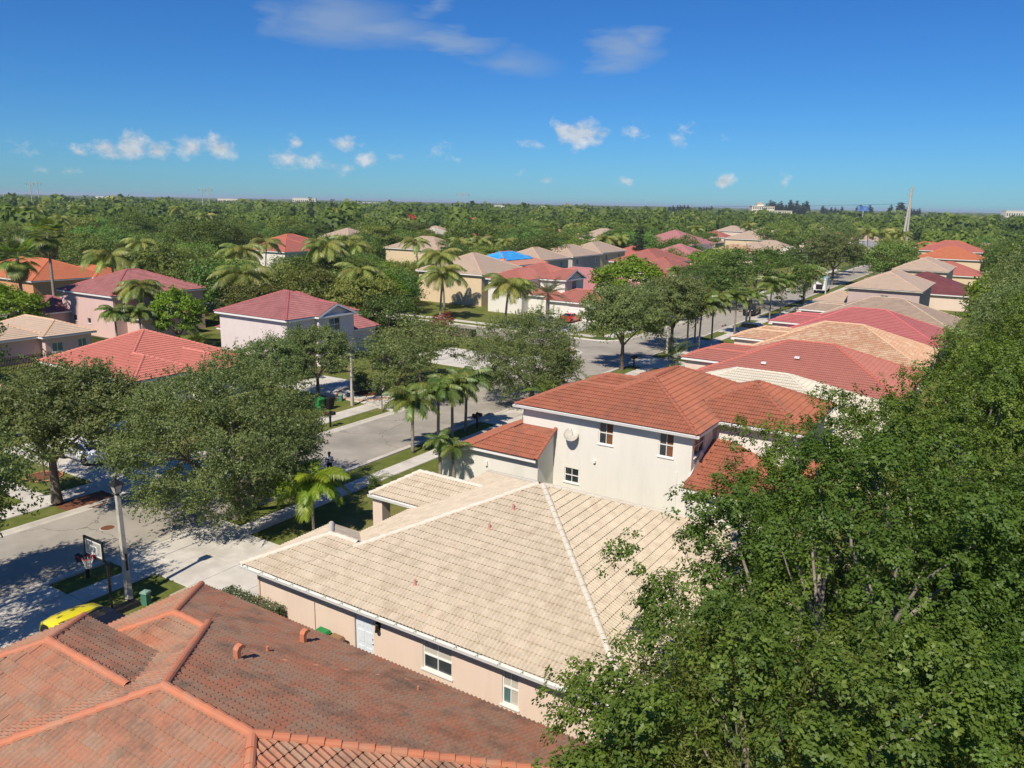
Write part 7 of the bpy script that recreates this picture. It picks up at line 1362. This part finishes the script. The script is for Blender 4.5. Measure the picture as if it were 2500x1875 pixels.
mc = empty('corner_bed', (-48.6,87.0,.02), 0, 'bed of pale orange mulch at the street corner', 'flower bed'); obj('mulch', MB().lathe([(2.4,0),(2.0,.06),(.3,.12)], 24), mat('pale_mulch', (.5,.28,.15), (.42,.22,.12), rough=.95, scale=3), mc); obj('edging', MB().tube([(2.42*math.cos(2*PI*k/24),2.42*math.sin(2*PI*k/24),.04) for k in range(25)], .07, 6), M['kerb'], mc)
tag(obj('mulch_patch', MB().lathe([(1.6,.008),(1.2,.03),(.3,.05)], 20, (-45.75,24.4,0)), M['mulch']), 'dark mulch around the foot of the left oak', 'mulch patch')
def picket(p, q, h, label, m, n, name='picket_fence'):
    p = np.array(p, float); q = np.array(q, float); d = (q-p)/np.linalg.norm(q-p); L_ = np.linalg.norm(q-p); o = empty(name, (*p,0), math.atan2(d[1], d[0]), label, 'fence')
    me = bpy.data.meshes.new('picket'); b = MB().box(-.035,.035,-.012,.012,.05,h).add([(-.035,-.012,h),(.035,-.012,h),(.035,.012,h),(-.035,.012,h),(0,0,h+.08)], [(0,1,4),(1,2,4),(2,3,4),(3,0,4)]); me.from_pydata(b.v, [], b.f); me.materials.append(m)
    for i in range(n): k = link('picket', me, o); k.location = (L_*(i+.5)/n, 0, 0)
    obj('rail', MB().box(0,L_,.014,.04,.3,.36), m, o); obj('rail', MB().box(0,L_,.014,.04,h-.3,h-.24), m, o)
    return o
picket((-86.6,38.0), (-86.6,44.2), 1.5, 'black picket fence in front of the tan-roofed house', M['iron'], 40); picket((-95.5,52.3), (-86.5,52.3), 1.6, 'black picket fence between the tan roof and the pink house', M['iron'], 50)
picket((-76,55.0), (-70,55.0), 1.6, 'black fence below the white side wall of the lilac house', M['iron'], 34)
gz = empty('gazebo', (-86.0,178.5,0), .3, 'grey two-tier garden gazebo behind the bright pink roof', 'gazebo'); canv = mat('canvas_grey', (.13,.12,.11), (.17,.16,.15), rough=.9, scale=2)
for z_, r_, h_ in ((2.4,2.6,.7),(3.1,1.2,.5)):
    obj('canopy', MB().add([(-r_,-r_,z_),(r_,-r_,z_),(r_,r_,z_),(-r_,r_,z_),(-r_*.35,-r_*.35,z_+h_),(r_*.35,-r_*.35,z_+h_),(r_*.35,r_*.35,z_+h_),(-r_*.35,r_*.35,z_+h_)], [(0,1,5,4),(1,2,6,5),(2,3,7,6),(3,0,4,7),(4,5,6,7)]), canv, gz)
for sx in (-1,1):
    for sy in (-1,1): obj('leg', MB().tube([(sx*2.4,sy*2.4,0),(sx*2.4,sy*2.4,2.45)], .06, 6), M['iron'], gz)
um = empty('patio_umbrella', (-89.5,175.0,0), 0, 'beige patio umbrella left of the gazebo', 'umbrella'); obj('canopy', MB().add([(1.6*math.cos(PI*k/4),1.6*math.sin(PI*k/4),2.2) for k in range(8)]+[(0,0,2.9)], [(k,(k+1) % 8,8) for k in range(8)]), mat('canvas_beige', (.5,.42,.33), rough=.9), um); obj('pole', MB().tube([(0,0,0),(0,0,2.85)], .03, 6), M['iron'], um)
sg = empty('street_sign', (-47.4,92.6-4.6,0), .6, 'thin street sign post at the corner', 'street sign'); obj('pole', MB().tube([(0,0,0),(0,0,3.2)], .04, 6), M['steel'], sg); obj('plate', MB().box(-.45,.45,-.012,.012,2.95,3.15), boxg, sg); obj('plate', MB().box(-.012,.012,-.45,.45,2.72,2.92), boxg, sg)
fl = empty('garden_flag', (-60.1,37.9,0), .4, 'small red and white flag by the coral-roofed house', 'flag'); obj('pole', MB().tube([(0,0,0),(0,0,2.6)], .025, 6), M['frame'], fl)
for k in range(5): obj('stripe', MB().box(.03,.75,-.006,.006,1.75+.14*k,1.885+.14*k), M['frame'] if k % 2 else mat('flag_red', (.5,.03,.05)), fl)

# ------------------------------------------------------------------ labels that tell the repeats apart
ORD = ['nearest', 'second nearest', 'third nearest', 'fourth nearest', 'fifth nearest', 'sixth nearest', 'seventh nearest', 'eighth nearest', 'ninth nearest', 'tenth nearest', 'eleventh nearest', 'twelfth nearest', 'thirteenth nearest', 'fourteenth nearest', 'fifteenth nearest', 'sixteenth nearest', 'seventeenth nearest', 'eighteenth nearest', 'nineteenth nearest', 'twentieth nearest']
NTH = ['leftmost', 'second from left', 'third from left', 'fourth from left', 'fifth from left', 'sixth from left', 'seventh from left', 'eighth from left', 'ninth from left', 'tenth from left', 'eleventh from left', 'twelfth from left', 'thirteenth from left', 'fourteenth from left', 'fifteenth from left', 'sixteenth from left', 'seventeenth from left', 'eighteenth from left']
LAND = [('the coral-roofed house', -69, 44), ('the lilac gable house', -70, 62), ('the pink two-storey house', -102, 64), ('the tan-roofed left-edge house', -96, 40), ('the orange-roofed left house', -158, 82), ('the coral hip-roofed house', -168, 150), ('the tan gable house', -148, 186), ('the white corner house', -68, 117), ('the olive-tan back house', -87, 123), ('the blue-tarp house', -92, 142),
        ('the brown-tan back house', -96, 161), ('the three-window back house', -97, 179), ('the end house of the back row', -100, 199), ('the orange-walled house', -97, 219), ('the pale pink-roofed house', -102, 265), ('the cream porch house', -68, 165), ('the bright orange roof', -17, 250), ('the far coral roof', -21, 298), ('the mauve two-storey house', -18, 149), ('the pale two-storey house', -18, 200),
        ('the white truck', -37, 186), ('the grey power pole', *[float(v) for v in at_dir(2216, 400)]), ('the left-edge fan palms', -104, 53), ('the dull rose roof', -80, 211), ('the slim back-row conifer', *[float(v) for v in at_dir(1563, 236)])]
def place_labels(objs, noun):
    bins = {}
    for o in objs:
        x, y = o.location.x, o.location.y; d = [(math.hypot(x-l[1], y-l[2]), l) for l in LAND]; dd, l = min(d, key=lambda q: q[0])
        u = np.array([l[1], l[2]])/math.hypot(l[1], l[2]); r = np.array([u[1], -u[0]]); v = np.array([x-l[1], y-l[2]]); a, b = float(v@u), float(v@r)
        rel = ('behind' if a > 0 else 'in front of') if abs(a) > abs(b) else ('right of' if b > 0 else 'left of')
        bins.setdefault((noun(o), rel, l[0]), []).append((dd, o))
    for (n, rel, l), L_ in bins.items():
        L_.sort(key=lambda q: q[0])
        for i, (dd, o) in enumerate(L_): o['label'] = f'{n} {rel} {l}' if len(L_) == 1 else f'{n} {rel} {l}, {ORD[min(i, 19)]} to it'
tops = [o for o in C.objects if o.parent is None and 'group' in o]
place_labels([o for o in tops if 'of the wooded belt' in o['group']], lambda o: o['label'].split(' in the wooded')[0])
def in_view_x(o):
    p = CAMR.T@np.array([o.location.x, o.location.y, 3-CAMZ]); return p[0]/max(-p[2], .1)
for gname, txt in [('palms rising above the distant woods', None)]+[(v[0].replace('_', ' ')+'s', v[1]) for v in nm.values()]:
    L_ = sorted([o for o in tops if o['group'] == gname], key=in_view_x)
    if txt is None: place_labels(L_, lambda o: 'distant palm')
    else:
        for i, o in enumerate(L_): o['label'] = f'{txt}, {NTH[i]}' if len(L_) > 1 and i < len(NTH) else txt
